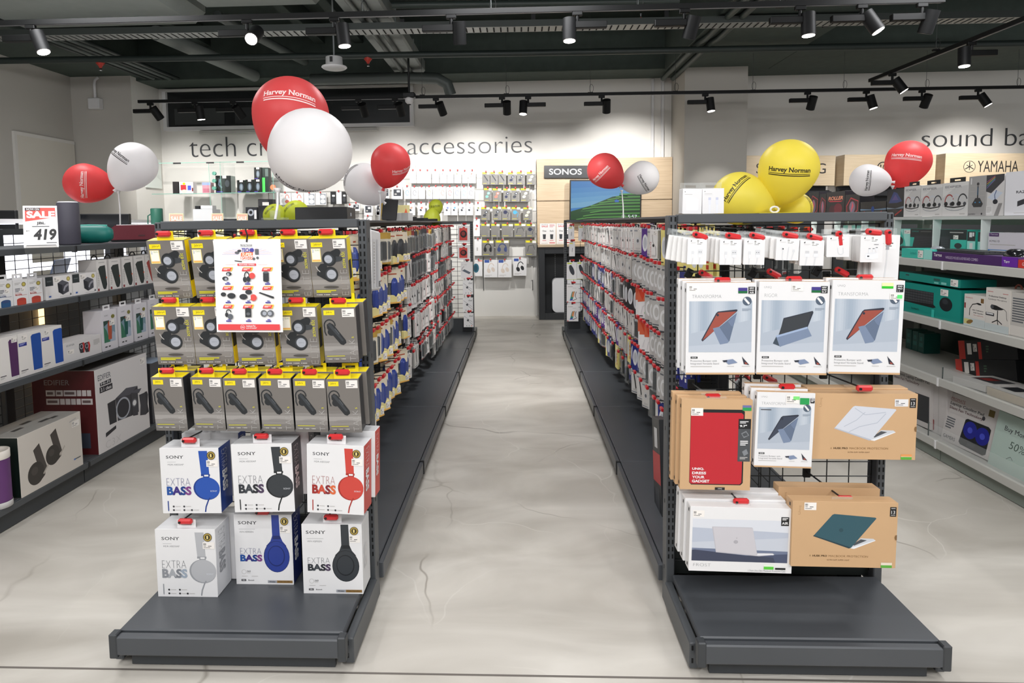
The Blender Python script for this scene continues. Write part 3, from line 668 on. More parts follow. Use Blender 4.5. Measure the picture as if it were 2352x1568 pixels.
# headphone cartons
def badge(p, x, y, r):
    p.cir(x, y, r, M('4a3f1e', .4)); p.cir(x, y, r*.86, M('b99f4e', .3, .3)); p.cir(x, y, r*.6, M('3a321c', .4)); p.text('1', x-r*.22, y-r*.38*p.w/p.h, x+r*.14, y+r*.38*p.w/p.h, M('e6d28a'), -.01)
def sony_text(p, x0, y0, x1, y1): p.text('SONY', x0, y0, x1, y1, M('25262a', .5), .012, serif=True, sp=1.1)
def bass(p, x0, y, x1, hh, cols, thin):
    p.text('EXTRA', x0+.005, y+hh*.56, x1-.005, y+hh, thin, -.03); p.text('BASS', x0, y, x1+.01, y+hh*.52, cols[0], .045)
    V, F, _ = tgeo('BASS', .045)
    w3 = (x1-x0+.01)/3                       # multi coloured lettering: the same letters in bands of colour
    for f in F:
        q = sum(V[i][0] for i in f)/len(f); k = min(len(cols)-1, int(q*len(cols)))
        if k: p.mb.add([((x0+V[i][0]*(x1+.01-x0)-.5)*p.w, p.y-.00004, (y+V[i][1]*hh*.52)*p.h) for i in f], [tuple(range(len(f)))], cols[k])
    p.y -= .00008
def art550(hc, hd, cols, thin):
    def f(p):
        p.rect(0, 0, 1, 1, WHITE); sony_text(p, .105, .84, .405, .885); p.rect(.12, .785, .27, .788, GRY); p.text('MDR-XB550AP', .13, .735, .40, .76, M('55565a'), -.008)
        p.poly([(.66, .955), (.81, .955), (.83, .57), (.69, .57)], hc); p.rect(.685, .57, .84, .60, hd); p.poly([(.72, .52), (.83, .53), (.83, .57), (.72, .57)], hd); p.rect(.74, .565, .81, .59, WHITE)
        p.ell(.77, .38, .225, .175, hd, -.15); p.ell(.785, .385, .21, .168, hc, -.15); p.ell(.79, .40, .17, .125, hc); p.text('SONY', .83, .33, .95, .352, M('cfd2d8'), .0, serif=True)
        p.path([(.82, .24), (.79, .2), (.745, .1), (.73, .02)], .022, hd)
        p.path([(.10, .04), (.10, .19)], .018, hd); p.path([(.10, .03), (.10, .06)], .008, hd)
        for x, y in ((.19, .105), (.37, .105), (.19, .05), (.37, .05), (.5, .05)): p.cir(x, y, .017, INK, 12); p.rect(x+.03, y-.004, x+.12, y+.004, PALE)
        bass(p, .09, .28, .50, .26, cols, thin); badge(p, .875, .885, .072); p.sticker(.79, .715, .985, .815)
    return f
def art900(hc, hd, cols, thin):
    def f(p):
        p.rect(0, 0, 1, 1, WHITE); sony_text(p, .07, .86, .40, .905); p.rect(.08, .79, .36, .793, GRY); p.text('WH-XB900N', .09, .74, .33, .765, M('55565a'), -.008)
        p.poly([(.65, .995), (.78, .995), (.79, .70), (.83, .62), (.9, .55), (.54, .55), (.62, .62), (.655, .70)], hc); p.poly([(.67, .70), (.79, .70), (.80, .65), (.66, .65)], hd)
        p.ell(.72, .40, .225, .225, hd); p.ell(.722, .40, .215, .218, hc); p.ell(.715, .41, .15, .15, hd); p.ell(.712, .412, .135, .135, hc)
        p.cir(.14, .18, .04, PALE); p.cir(.14, .18, .034, WHITE); p.text('360', .19, .175, .255, .2, INK); p.rect(.19, .16, .25, .166, PALE); p.rect(.1, .115, .2, .122, PALE); p.rect(.27, .115, .38, .122, PALE)
        p.rect(.09, .045, .17, .075, INK); p.text('30h', .105, .052, .155, .068, WHITE, .01); p.text('Bluetooth', .21, .05, .31, .07, INK, .0)
        p.rect(.55, .022, .71, .06, M('9a9ca2')); p.text('Wireless', .575, .03, .68, .053, INK, .02); p.rect(.71, .022, .98, .06, M('8a6a3a', .4)); p.text('Noise Cancelling', .73, .03, .95, .053, M('4a361a'), .02)
        bass(p, .085, .33, .46, .19, cols, thin); badge(p, .875, .905, .07); p.sticker(.79, .74, .97, .845)
    return f
BLU = (M('2450a8', .4), M('173a86', .4)); BKC = (M('34383c', .4), M('1d2023', .4)); RDC = (M('c8453b', .4), M('a5332c', .4)); GYC = (M('b4b5b8', .4), M('97999d', .4)); NVY = (M('2b3e8e', .4), M('1c2a66', .4))
CB = [M('1d4f9a'), M('3a2a7a'), M('153c80'), M('7a3d80')]; CK = [M('2c3036'), M('3d4248'), M('23262b'), M('4a3a55')]; CR_ = [M('9a2723'), M('c74a35'), M('7e1f2a'), M('d8683a')]; CG = [M('8b8e93'), M('a6a9ad'), M('7c8086'), M('9aa6b4')]
TH = M('6b6d73', .5); THB = M('5d5f88', .5); THR = M('a04a48', .5)
def side_ex(txt, mt):
    def ex(t, w_, h, d):
        tabW(t, w_, h, d); V, F, _ = tgeo('EXTRA', -.03); V2, F2, _ = tgeo('BASS', .04); mb = MB(); x = w_/2+.0012
        for VV, FF, a, b in ((V, F, .93, .64), (V2, F2, .62, .30)): mb.add([(x, d*(.2+.42*v), (a+(b-a)*u)*h) for u, v in VV], FF, mt)
        mb.obj('side_lettering', t)
    return ex
SN = [('blue', 550, ((361, 1029), (497, 1028), (508.4, 1178), (375.6, 1178)), 1.995, BLU, CB, THB, 'upper row at left', 0, 1), ('black', 550, ((535, 1021), (672, 1017), (678.7, 1175), (539, 1175)), 1.995, BKC, CK, TH, 'upper row in the middle', 0, 1),
      ('red', 550, ((706.6, 1021), (838, 1022), (835.6, 1185), (706.6, 1173)), 1.97, RDC, CR_, THR, 'upper row at right', -.01, 1), ('silver', 550, ((356.5, 1224), (495, 1224), (500.7, 1378.3), (364.9, 1379)), 1.985, GYC, CG, TH, 'bottom row at left', 0, 1),
      ('navy blue', 900, ((541, 1184), (673, 1182.7), (675.6, 1344.6), (543.6, 1342)), 2.062, NVY, CB, THB, 'bottom row in the middle', 0, 0), ('black', 900, ((691, 1205), (830, 1205), (834.4, 1365), (698.6, 1363.7)), 2.012, BKC, CK, TH, 'bottom row at right', 0, 0)]
for nm, mdl, c, Y, hc, cols, thin, where, yr, nb in SN:
    fr, w_, h = quad(c, Y=Y, Yr=yr)
    if 'bottom' in where: fr = upright_frame(fr); fr.translation.z = .1155
    kind = 'over-ear' if mdl == 900 else 'corded'
    sd = hc[1] if nm in ('blue', 'navy blue') else hc[0] if nm == 'red' else M('3c4046', .4) if nm == 'black' and mdl == 550 else M('dfe0e2', .4)
    dp = .085 if 'upper' in where else (.082 if nm == 'navy blue' else .1)
    carton('headphone_box', f'white box showing {nm} {kind} headphones, {where} of left end display', 'box', fr, w_, h, dp, WHITE, (art550 if mdl == 550 else art900)(*hc, cols, thin), {'x+': sd, 'x-': sd, 'z+': M('d9d9da', .4)}, extra=side_ex('', WHITE if nm not in ('silver',) else GYC[1]))
    if nb and nm != 'silver':
        f2 = fr @ Matrix.Translation((.025 if nm != 'red' else .01, dp+.006, .018)); carton('headphone_box', f'headphone box hanging just behind the box with {nm} corded headphones', 'box', f2, w_, h, .06, WHITE, None, {'x+': sd, 'x-': sd, 'z+': M('cfcfd0', .4)}, extra=side_ex('', WHITE))
    elif nm == 'silver':
        f2 = fr @ Matrix.Translation((.02, dp+.006, .0)); f2.translation.z = .1155; carton('headphone_box', 'headphone box standing just behind the box with silver headphones', 'box', f2, w_, h*1.03, .05, WHITE, None, {'x+': sd, 'z+': M('cfcfd0', .4)}, extra=side_ex('', GYC[1]))
    endhook(fr, h, .026 if nm != 'navy blue' else .012, label=f'red locked hook above the box with {nm} {kind} headphones, {where}', dx=-.01)
# ------------------------------------------------------------------ goods on the right end display
def apple(p, kind):
    g, g2 = M('d5d6d8', .5), M('c3c5c9', .5); p.rect(0, 0, 1, 1, WHITE); k = M('151515', .5)
    p.cir(.18, .90, .028, k, 12); p.ell(.2, .935, .012, .012, k, .6, 8); p.rect(.16, .83, .42, .842, PALE); p.rect(.16, .80, .36, .808, M('d0cfce'))
    p.sticker(.46, .74, .86, .985, M('f1efeb', .5))
    if kind == 'usb':
        p.rect(.22, .40, .34, .52, g); p.rect(.55, .40, .78, .58, g); p.rect(.59, .47, .63, .5, GRY); p.rect(.69, .47, .73, .5, GRY); p.rect(.57, .28, .76, .4, M('e4e5e7')); p.rect(.24, .25, .32, .4, M('e4e5e7'))
        p.path([(.28, .25), (.27, .12), (.24, .0)], .035, g); p.path([(.66, .28), (.64, .12), (.6, .0)], .035, g)
    elif kind == 'c':
        for x in (.3, .66): p.rect(x-.08, .48, x+.08, .58, M('c9c9cb')); p.rect(x-.1, .34, x+.1, .48, M('e4e5e7')); p.path([(x, .34), (x-.03, .18), (x-.06, .0)], .05, g)
    elif kind == 'pods':
        p.cir(.28, .52, .06, g); p.cir(.3, .52, .03, k); p.path([(.3, .46), (.28, .2), (.3, .0)], .035, g); p.rect(.72, .38, .82, .5, g); p.path([(.77, .38), (.7, .1), (.68, .0)], .035, g); p.path([(.55, .62), (.52, .3), (.5, 0)], .03, g)
    elif kind == 'loop': p.path([(.48, .45), (.5, .25), (.56, .14), (.66, .12), (.74, .2), (.72, .45)], .035, g)
    elif kind == 'plug':
        p.poly([(.22, .3), (.45, .38), (.78, .36), (.8, .16), (.55, .10), (.24, .14)], M('e9eaec')); p.poly([(.22, .3), (.45, .38), (.78, .36), (.55, .30)], M('dcdde0'))
        for x, y in ((.36, .36), (.54, .36), (.68, .4)): p.rect(x, y, x+.09, y+.16, M('e2e3e5')); p.rect(x, y+.14, x+.09, y+.165, GRY)
        p.rect(.31, .2, .4, .25, INK); p.rect(.6, .66, .8, .675, INK)
    else: p.rect(.50, .72, .62, .86, M('9b9ba1')); p.path([(.56, .72), (.55, .5), (.5, .2), (.47, .02)], .05, g)
def hanger_clear(t, w_, h, d):
    mb = MB(); y = d*.5; a = .034
    mb.box((-a, y, h), (a, y+.001, h+.004), CLEAR); mb.box((-a, y, h+.012), (a, y+.001, h+.020), CLEAR); mb.box((-a, y, h+.004), (-a*.5, y+.001, h+.012), CLEAR); mb.box((a*.5, y, h+.004), (a, y+.001, h+.012), CLEAR); mb.obj('clear_hang_tab', t)
AP = [('usb', ((1590, 548), (1634, 549.6), (1621.8, 607), (1577.6, 607)), 5, -.012), ('usb', ((1656, 549.6), (1706, 550), (1702, 608), (1652, 608)), 5, -.009), ('usb', ((1718, 550), (1765, 550), (1755.7, 608.6), (1706, 607)), 3, -.004), ('pods', ((1785, 547), (1837.4, 548), (1833.4, 598.4), (1781, 597)), 5, -.011),
      ('c', ((1841, 552), (1896, 551), (1891, 610.7), (1836, 609)), 3, -.006), ('loop', ((1907, 544), (1959, 543), (1950, 590), (1898, 590)), 3, .004), ('plug', ((1974.8, 541), (2026, 541), (2026, 602), (1974.8, 602)), 2, -.02), ('tall', ((2012, 539), (2072, 540), (2063, 660), (1996, 660)), 3, -.01)]
names = dict(usb='white cable box', pods='white earphone adapter box', c='white cable box with two plugs', loop='white short adapter box', plug='white wall plug box', tall='tall white cable box')
for i, (k, c, n, dx) in enumerate(AP):
    Y = 1.955 if k != 'tall' else 2.0; fr, w_, h = quad(c, Y=Y); d = .012 if k != 'plug' else .05
    carton('cable_box', f'{names[k]} front of the {ORD[i]} hook, right end display', 'box', fr, w_, h, d, WHITE, lambda p, k=k: apple(p, k), extra=hanger_clear, bev=.002)
    for q in range(1, n):
        f2 = fr @ Matrix.Translation((dx*q, (d+.005)*q, .0015*q)) @ Matrix.Rotation(.03*q*(1 if dx < 0 else -1), 4, 'Y')
        carton('cable_box', f'plain white box, {ORD[q]} from front on the {ORD[i]} hook, right end display', 'box', f2, w_, h, d, M('eae9e7', .4), None, extra=hanger_clear, bev=.002)
    hk = endhook(fr, h, .014, label=f'hook with tilted red lock, {ORD[i]} from left, top row of right end display', dx=-.004)
    hk.matrix_world = hk.matrix_world @ Matrix.Rotation((.35, .22, .3, .25, .3, 1.45, .15, 1.5)[i], 4, 'Y')
PBLUE, PB2, PB3, PLIL = M('b4c3d6', .5), M('c7d2df', .5), M('d8dde4', .5), M('a2b4cc', .5)
RUST, SLATE, SLAT2, NAVY = M('98493b', .5), M('5f6d84', .5), M('76859e', .5), M('2b2f3c', .45)
def photo_bg(p, x0, y0, x1, y1):
    n = 28
    for i in range(n):
        a = x0+(x1-x0)*i/n; k = .5+.5*math.sin(i*.62+.8*math.sin(i*.23)); e = .12*i/n; c = [round(u+(v-u)*min(1, k*.55+e), 3) for u, v in zip(lin('9aa7b6'), lin('ccd2d9'))]
        p.rect(a, y0+(y1-y0)*.3, a+(x1-x0)/n, y1, M(tuple(c), .5)); p.y += .00004
    p.y -= .00004
    p.poly([(x0, y0), (x1, y0), (x1, y0+(y1-y0)*.64), (x0, y0+(y1-y0)*.36)], M('abb4c0', .5)); p.poly([(x0, y0), (x1, y0), (x1, y0+(y1-y0)*.2), (x0, y0+(y1-y0)*.12)], M('b5bdc8', .5))
def tri_case(p, x0, y0, x1, y1, back):
    X = lambda a: x0+(x1-x0)*a; Yy = lambda b: y0+(y1-y0)*b; q = lambda L_: [(X(a), Yy(b)) for a, b in L_]
    p.poly(q([(.20, .24), (.22, .21), (.37, .38), (.76, .80), (.77, .83), (.75, .84), (.46, .80), (.43, .77)]), NAVY); p.poly(q([(.22, .235), (.37, .38), (.75, .80), (.47, .78), (.44, .75)]), back)
    p.poly(q([(.76, .77), (.48, .49), (.62, .18), (.65, .22)]), SLATE); p.poly(q([(.38, .47), (.48, .50), (.64, .21), (.62, .18), (.50, .15)]), SLAT2); p.poly(q([(.76, .77), (.62, .60), (.67, .52), (.70, .50)]), M('6b7a94')); p.cir(X(.455), Yy(.73), .018, NAVY, 12)
def art_ipad(kind):
    def f(p):
        p.rect(0, 0, 1, 1, WHITE); p.sticker(.03, .905, .185, .975) if kind == 'air' else None
        if kind != 'air': p.text('UNIQ', .07, .925, .175, .95, GRY, -.02)
        p.text('RIGOR' if kind == 'rigor' else 'TRANSFORMA', .08, .835, .26 if kind == 'rigor' else .5, .87, GRY, -.026)
        photo_bg(p, .04, .245, .945, .80)
        if kind == 'rigor':
            p.poly([(.27, .37), (.29, .36), (.35, .58), (.36, .61), (.77, .69), (.78, .67), (.70, .50)], NAVY); p.poly([(.295, .42), (.365, .60), (.76, .68), (.68, .5)], M('33373c')); p.poly([(.22, .335), (.27, .42), (.34, .30)], M('3a4652')); p.poly([(.26, .42), (.70, .52), (.77, .42), (.32, .30)], SLAT2); p.poly([(.26, .42), (.70, .52), (.705, .5), (.27, .40)], M('9aacc8'))
        else: tri_case(p, .04, .245, .945, .80, RUST if kind != 'mini' else M('3a4150'))
        p.cir(.87, .80, .065, M('4d5a6b')); p.path([(.83, .83), (.9, .77)], .03, WHITE); p.lines(.8, .69, .93, .72, 3, M('8f9aa8'))
        p.rect(.07, .175, .17, .197, BLACK); p.text('RIGOR', .085, .18, .155, .192, WHITE, .02)
        p.text('Protective Bumper with', .07, .135, .45, .16, GRY, -.012); p.text('Integrated Versatile Stand', .07, .105, .48, .13, GRY, -.012); p.rect(.07, .085, .38, .092, PALE)
        p.rect(0, 0, 1, .02, TAN); p.poly([(.55, .155), (.68, .17), (.75, .13), (.62, .11)], M('7d8ba6')); p.poly([(.53, .155), (.6, .16), (.6, .14), (.55, .135)], NAVY); p.poly([(.81, .2), (.83, .18), (.92, .105), (.84, .115)], NAVY); p.poly([(.85, .14), (.9, .12), (.86, .11)], RUST)
        p.rect(.6, .088, .7, .093, PALE); p.rect(.81, .088, .93, .093, PALE)
        if kind in ('air', 'rigor'): p.rect(.74, .885, .87, .945, M('5a4fa0', .25, .5)); p.rect(.74, .885, .87, .91, M('2f7a4a', .25, .4))
        if kind == 'pro': p.rect(.68, .915, .84, .975, M('e8f6b0', .2)); p.rect(.68, .915, .84, .94, M('35c02e', .3)); p.sticker(.80, .80, .98, .865); p.rect(.9, .81, .97, .85, M('5fe07a', .4))
        if kind == 'rigor': p.sticker(.46, .90, .62, .965)
        if kind == 'mini': p.sticker(.5, .86, .72, .97); p.rect(.62, .91, .73, .955, M('7fe07a', .4)); p.rect(.74, .85, .9, .935, M('2a9a52', .3)); p.rect(.92, .87, .99, .935, BLACK); p.lines(.93, .88, .985, .93, 3, WHITE); p.rect(.07, .765, .25, .775, INK)
        else:
            x = .885 if kind != 'rigor' else .87; p.rect(x, .88, x+.095, .955, BLACK)
            for i_, s_ in enumerate({'air': ('NEW', 'iPAD', 'AIR'), 'rigor': ('NEW', 'iPAD', '9.7'), 'pro': ('iPAD', 'PRO', '11')}[kind]): p.text(s_, x+.015, .932-.024*i_, x+(.045 if s_ == '11' else .08), .948-.024*i_, WHITE, .0 if s_ == '11' else .03)
    return f
def open_hook(t, w_, h, d):
    mb = MB(); mb.box((-.03, d*.4, h), (.03, d*.4+.002, h+.006), CLEAR); mb.obj('clear_hang_tab', t)
def stack(c, Y, art, label, n, dx, fm=None, mat=WHITE, d=.022, cat='box', name='tablet_case_box', dz=.004, ink=True, short=None):
    fr, w_, h = quad(c, Y=Y)
    def ex(t, w_, h, d):
        open_hook(t, w_, h, d); mb = MB()
        for z in (.05, .9): mb.add([(-w_/2-.001, d*.3, h*z), (-w_/2-.001, d*.3+.007, h*z), (-w_/2-.001, d*.3+.007, h*z+.01), (-w_/2-.001, d*.3, h*z+.01)], [(3, 2, 1, 0)], BLACK)
        mb.obj('side_hole', t)
    carton(name, label, cat, fr, w_, h, d, mat, art, fm, extra=ex)
    for q in range(1, n): carton(name, f'{ORD[q]} box behind the {short or label}'.replace('white tablet case box', 'tablet box').replace(' of the ', ' of ').replace('smaller tablet', 'smaller'), cat, fr @ Matrix.Translation((dx*q, (d+.003)*q, dz*q)), w_, h, d, mat, None, fm, extra=ex)
    return fr, w_, h
TF = {'z+': TAN, 'z-': TAN}
for c, k, lb, n, dx in ((((1579.5, 650), (1741, 648), (1732.4, 860), (1575, 859)), 'air', 'white tablet case box with rust folded case, left in upper row', 3, -.006), (((1746, 646), (1905.7, 647), (1899, 861), (1735.6, 859)), 'rigor', 'white tablet case box with black case, middle of upper row', 2, -.005), (((1919, 642), (2082.5, 644.7), (2067, 860), (1901.7, 857.7)), 'pro', 'white tablet case box with rust case, right in upper row', 2, -.008)):
    fr, w_, h = stack(c, 1.93 if k != 'pro' else 1.92, art_ipad(k), lb, n, dx, TF)
    hook(Matrix.Translation((fr.translation.x+.0, YF+.02, fr.translation.z+h-.004)), .22, f'hook with red lock over the {lb}'.replace('white tablet case box with ', ''))
    h2 = hook(Matrix.Translation((fr.translation.x-.03, YF+.02, fr.translation.z+h+.012)) @ Matrix.Rotation(.5, 4, 'Y'), .14, f'second tilted hook behind the {lb}'.replace('white tablet case box with ', ''))
def art_red(p):
    p.rect(0, 0, 1, 1, TAN); R_ = M('bb232e', .4)
    p.poly([(.16, .055), (.86, .055), (.895, .08), (.895, .87), (.86, .89), (.16, .89), (.13, .87), (.13, .08)], BLACK); p.poly([(.16, .065), (.85, .065), (.875, .085), (.88, .835), (.85, .855), (.15, .855), (.135, .835), (.135, .085)], R_); p.rect(.70, .07, .703, .85, M('b81d28', .4))
    for i, s_ in enumerate(('UNIQ.', 'DRESS', 'YOUR', 'GADGET')): p.text(s_, .17, .215-.045*i, .17+[.17, .20, .18, .25][i], .245-.045*i, WHITE, .035)
    p.rect(.81, .32, .985, .79, M('4a4d50', .4)); p.rect(.81, .68, .985, .79, BLACK); p.text('9.7"', .83, .70, .93, .725, WHITE, .04); p.lines(.83, .735, .95, .765, 2, WHITE)
    p.poly([(.85, .63), (.92, .66), (.965, .61), (.89, .58)], M('7e8286')); p.poly([(.865, .625), (.92, .645), (.95, .61), (.89, .595)], M('4a4d50')); p.lines(.84, .49, .95, .55, 3, WHITE); p.poly([(.87, .43), (.93, .46), (.96, .41), (.9, .38)], M('7e8286')); p.lines(.84, .34, .95, .37, 2, PALE)
    p.rect(.86, .88, .985, .94, M('2a9a52', .3)); p.rect(.86, .915, .985, .94, M('6c6fa0', .3)); p.sticker(.135, .82, .305, .905); p.rect(.5, .0, .64, .03, BLACK); p.text('UNIQ', .54, .008, .60, .022, WHITE)
stack(((1560, 915.8), (1725, 918), (1721, 1125.5), (1562.4, 1123)), 1.93, art_red, 'tan box with a red tablet cover, left of the middle row', 3, -.008, None, TAN)
p0 = at(1655, 912, Y=1.95); hook(Matrix.Translation((p0.x-.03, YF+.02, p0.z-.01)), .21, 'hook with red lock over the tan box with a red tablet cover')
fr, w_, h = stack(((1738.7, 900), (1872.6, 902.4), (1862.8, 1075.6), (1732, 1070.7)), 1.92, art_ipad('mini'), 'smaller white tablet case box with dark blue case in the middle row', 3, -.01, TF, dz=.006)
hook(Matrix.Translation((fr.translation.x+.01, YF+.02, fr.translation.z+h)), .22, 'hook with red lock over the smaller white tablet case box'); hook(Matrix.Translation((fr.translation.x-.02, YF+.02, fr.translation.z+h+.014)) @ Matrix.Rotation(.5, 4, 'Y'), .16, 'second, tilted hook behind the smaller white tablet case box')
def laptop(p, top, mid, lines_=None):
    p.poly([(.56, .30), (.60, .29), (.80, .42), (.78, .445), (.66, .45)], M('c9ccd1')); p.poly([(.60, .335), (.72, .42), (.66, .435), (.58, .35)], M('4a4d52')); p.poly([(.56, .295), (.60, .285), (.80, .415), (.80, .425)], M('e6e8eb'))
    p.poly([(.205, .47), (.38, .80), (.40, .815), (.79, .77), (.80, .755), (.57, .30), (.55, .29)], top); p.poly([(.205, .47), (.55, .29), (.57, .30), (.56, .31), (.21, .485)], mid)
    if lines_:
        for a in lines_: p.path(a, .006, M('aeb4c0'))
def art_husk(kind):
    def f(p):
        p.rect(0, 0, 1, 1, TAN); ph = M('8a6a42', .6); p.text('Uniq', .055, .80, .085, .93, ph, -.02, 90)
        if kind == 'marble': laptop(p, M('cdd0d8', .45), M('b3b8c3', .45), [[(.3, .5), (.42, .6), (.5, .72)], [(.4, .78), (.5, .68), (.7, .72)], [(.35, .42), (.45, .5), (.62, .56), (.7, .7)]])
        else: laptop(p, M('2f5560', .35), M('1f3a43', .35)); p.cir(.47, .57, .02, M('264750'))
        p.text('A', .175, .155, .19, .185, ph, .0); p.text('HUSK PRO', .205, .155, .345, .185, M('5a4326', .6), .03); p.text('MACBOOK PROTECTION', .36, .155, .735, .185, ph, .0); p.text('ULTRA SLIM. SUPER LIGHT', .345, .10, .56, .12, M('6f5433', .6), .0)
        p.rect(.925, .79, .985, .935, BLACK); p.text('13', .938, .83, .972, .88, WHITE, .0); p.lines(.935, .9, .975, .92, 1, PALE); p.lines(.935, .80, .975, .815, 1, PALE)
        p.sticker(.78 if kind == 'marble' else .11, .81 if kind == 'marble' else .87, .91 if kind == 'marble' else .225, .92 if kind == 'marble' else .985, LBL if kind != 'marble' else WHITE)
        p.rect(.86, .005, .965, .085, M('e8e0c8')); p.rect(.86, .005, .965, .045, M('5aa83c', .3)); p.rect(.86, .05, .965, .085, M('e09a5a' if kind == 'marble' else 'e4d7c4', .3)); p.poly([(1, .43), (.985, .435), (.978, .47), (.985, .505), (1, .51)], M('7d5d38'))
    return f
def art_frost(p):
    p.rect(0, 0, 1, 1, WHITE); p.rect(.025, .16, .955, .815, M('c3c8d2', .5)); p.rect(.025, .62, .955, .815, M('d5d8df', .5)); p.poly([(.025, .45), (.955, .55), (.955, .63), (.025, .68)], M('b5bcca', .5)); p.rect(.025, .16, .955, .335, M('48506a', .45)); p.poly([(.025, .33), (.6, .27), (.82, .24), (.84, .16), (.025, .16)], M('3b4156', .45)); p.poly([(.025, .36), (.955, .34), (.955, .30), (.55, .26), (.025, .34)], M('6c768f', .45))
    p.poly([(.22, .70), (.215, .69), (.26, .30), (.68, .255), (.83, .285), (.81, .31), (.66, .305), (.61, .69), (.60, .70)], M('b9b7bd', .4)); p.poly([(.225, .695), (.265, .315), (.66, .27), (.61, .69)], M('c6c3c8', .4)); p.poly([(.66, .27), (.665, .30), (.82, .30), (.82, .28)], M('e2e2e6')); p.ell(.45, .47, .022, .028, M('a9a6ac')); p.ell(.457, .53, .006, .008, M('a9a6ac'), .5)
    p.text('FROST', .045, .075, .215, .12, GRY, -.028); p.sticker(.025, .845, .135, .945); p.rect(.88, .74, .955, .875, BLACK); p.text('AIR', .887, .76, .948, .80, WHITE, .02); p.lines(.89, .82, .945, .86, 2, WHITE); p.rect(.73, .055, .825, .13, M('e0efd8')); p.rect(.73, .055, .825, .1, M('58c63a', .3)); p.rect(.84, .055, .94, .085, BLACK); p.text('1.7mm Ultra Slim Macbook Protective Case', .58, .02, .94, .045, GRY, -.01)
stack(((1872.6, 903.7), (2113.6, 903.7), (2100, 1056.4), (1866, 1052.8)), 1.94, art_husk('marble'), 'tan laptop case box with white marble laptop, right of the middle row', 2, .0, None, TAN, d=.045, name='laptop_case_box', short='marble laptop box')
stack(((1581, 1163.5), (1821.3, 1168), (1816, 1317.5), (1582.5, 1308.5)), 1.90, art_frost, 'white laptop case box with silver laptop, left of the bottom row', 3, -.006, None, WHITE, d=.04, name='laptop_case_box', dz=.006, short='silver laptop box')
stack(((1814.6, 1150), (2059, 1154.6), (2054.7, 1304), (1816.8, 1299.6)), 1.89, art_husk('teal'), 'tan laptop case box with dark teal laptop, right of the bottom row', 1, 0, None, TAN, d=.045, name='laptop_case_box')
carton('laptop_case_box', 'tan laptop case box hanging behind the one with the dark teal laptop', 'box', *quad(((1781, 1116.6), (2015, 1123), (2013, 1262), (1784, 1258)), Y=1.99), .045, TAN, lambda p: (p.rect(0, 0, 1, 1, TAN), p.text('Uniq', .055, .78, .085, .91, M('8a6a42', .6), -.02, 90)))
for px, py, dz, lb in ((1990, 885, -.02, 'hook with red lock over the box with white marble laptop'), (1705, 1150, -.015, 'hook with red lock over the white laptop case box'), (1945, 1140, -.02, 'hook with red lock over the box with dark teal laptop')):
    q = at(px, py, Y=1.92); hook(Matrix.Translation((q.x-.01, YF+.02, q.z+dz)), .24, lb)
# ------------------------------------------------------------------ hanging packs along the aisle
BLUEC = M('22409c', .16, .2); YB = M('eddf9a', .45); YB2 = M('ecd47a', .45); ORI = Matrix.Identity(4)
def proto(name, w_, h, build):
    t = thing(name, None, 'pack', (0, 0, -5)); build(t, w_, h); kids[t.name] = list(t.children)
    for c in t.children: kids[c.name] = list(c.children)
    PROTOS.append(t); return t
PROTOS = []
def eurotab(t, h, mt, wd=.03, y=.006):
    mb = MB(); mb.box((-wd/2, y, h), (-wd*.25, y+.0012, h+.016), mt); mb.box((wd*.25, y, h), (wd/2, y+.0012, h+.016), mt); mb.box((-wd/2, y, h+.016), (wd/2, y+.0012, h+.024), mt); mb.obj('hang_tab', t)
def cable_pack(col):
    def b(t, w_, h):
        MB().box((-w_/2, .008, h*.62), (w_/2, .0095, h), CREAM).box((-w_/2, .0078, h*.86), (w_/2*.5, .008, h*.9), M('b4593a', .5)).obj('header_card', t)
        mb = MB()
        for k in range(5):
            q = w_*(.25-.05*k); mb.tube([(q*math.cos(a), .003-.002*k, h*.45+h*(.29-.02*k)*math.sin(a)) for a in [i*2*PI/14 for i in range(15)]], .0068, col, 7, False)
        mb.obj('coiled_cable', t)
        MB().box((-w_/2, -.008, 0), (w_/2, .014, h*.26), YB, .004).box((-w_/2+.001, -.0084, 0.001), (w_/2-.001, -.008, h*.05), M('f0b95c', .45)).obj('bottom_card', t)
        p = P(w_, h); p.y = -.0088; p.sticker(.6, .05, .94, .22); p.obj(t, 'price_label')
        MB().box((-w_/2, -.012, h*.26), (w_/2, .009, h*.72), M('dfe4e3', .08, alpha=.04), .004).obj('clear_bag', t)
    return b
def card_pack(base, pic, acc, brand=True, th=.018):
    def b(t, w_, h):
        MB().box((-w_/2, 0, 0), (w_/2, th, h), base, .002, {'x-': M('b3b0ab', .5), 'x+': M('b3b0ab', .5)}).obj('card', t); eurotab(t, h, base)
        p = P(w_, h)
        if brand: p.text('PROMATE', .1, .06, .22, .62, M('b5262b', .5), .02, 90)
        else: p.rect(.08, .86, .5, .91, acc); p.rect(.08, .05, .92, .09, acc)
        if pic == 'cable':
            p.path([(.35, .85), (.45, .6), (.8, .45), (.85, .2)], .035, INK); p.ell(.5, .5, .1, .05, BLACK, .8)
        elif pic == 'stick': p.poly([(.4, .8), (.55, .82), (.85, .25), (.7, .2)], BLACK)
        elif pic == 'plug': p.rect(.35, .35, .75, .62, M('c9c9c9')); p.ell(.55, .48, .13, .07, GRY)
        elif pic == 'buds': p.ell(.45, .6, .14, .07, acc); p.ell(.62, .42, .14, .07, acc)
        elif pic == 'round': p.ell(.5, .48, .36, .26, M('d9dada', .3)); p.ell(.5, .48, .22, .16, base)
        p.lines(.3, .12, .9, .2, 3, PALE); p.sticker(.55, .84, .97, .97); p.obj(t)
    return b
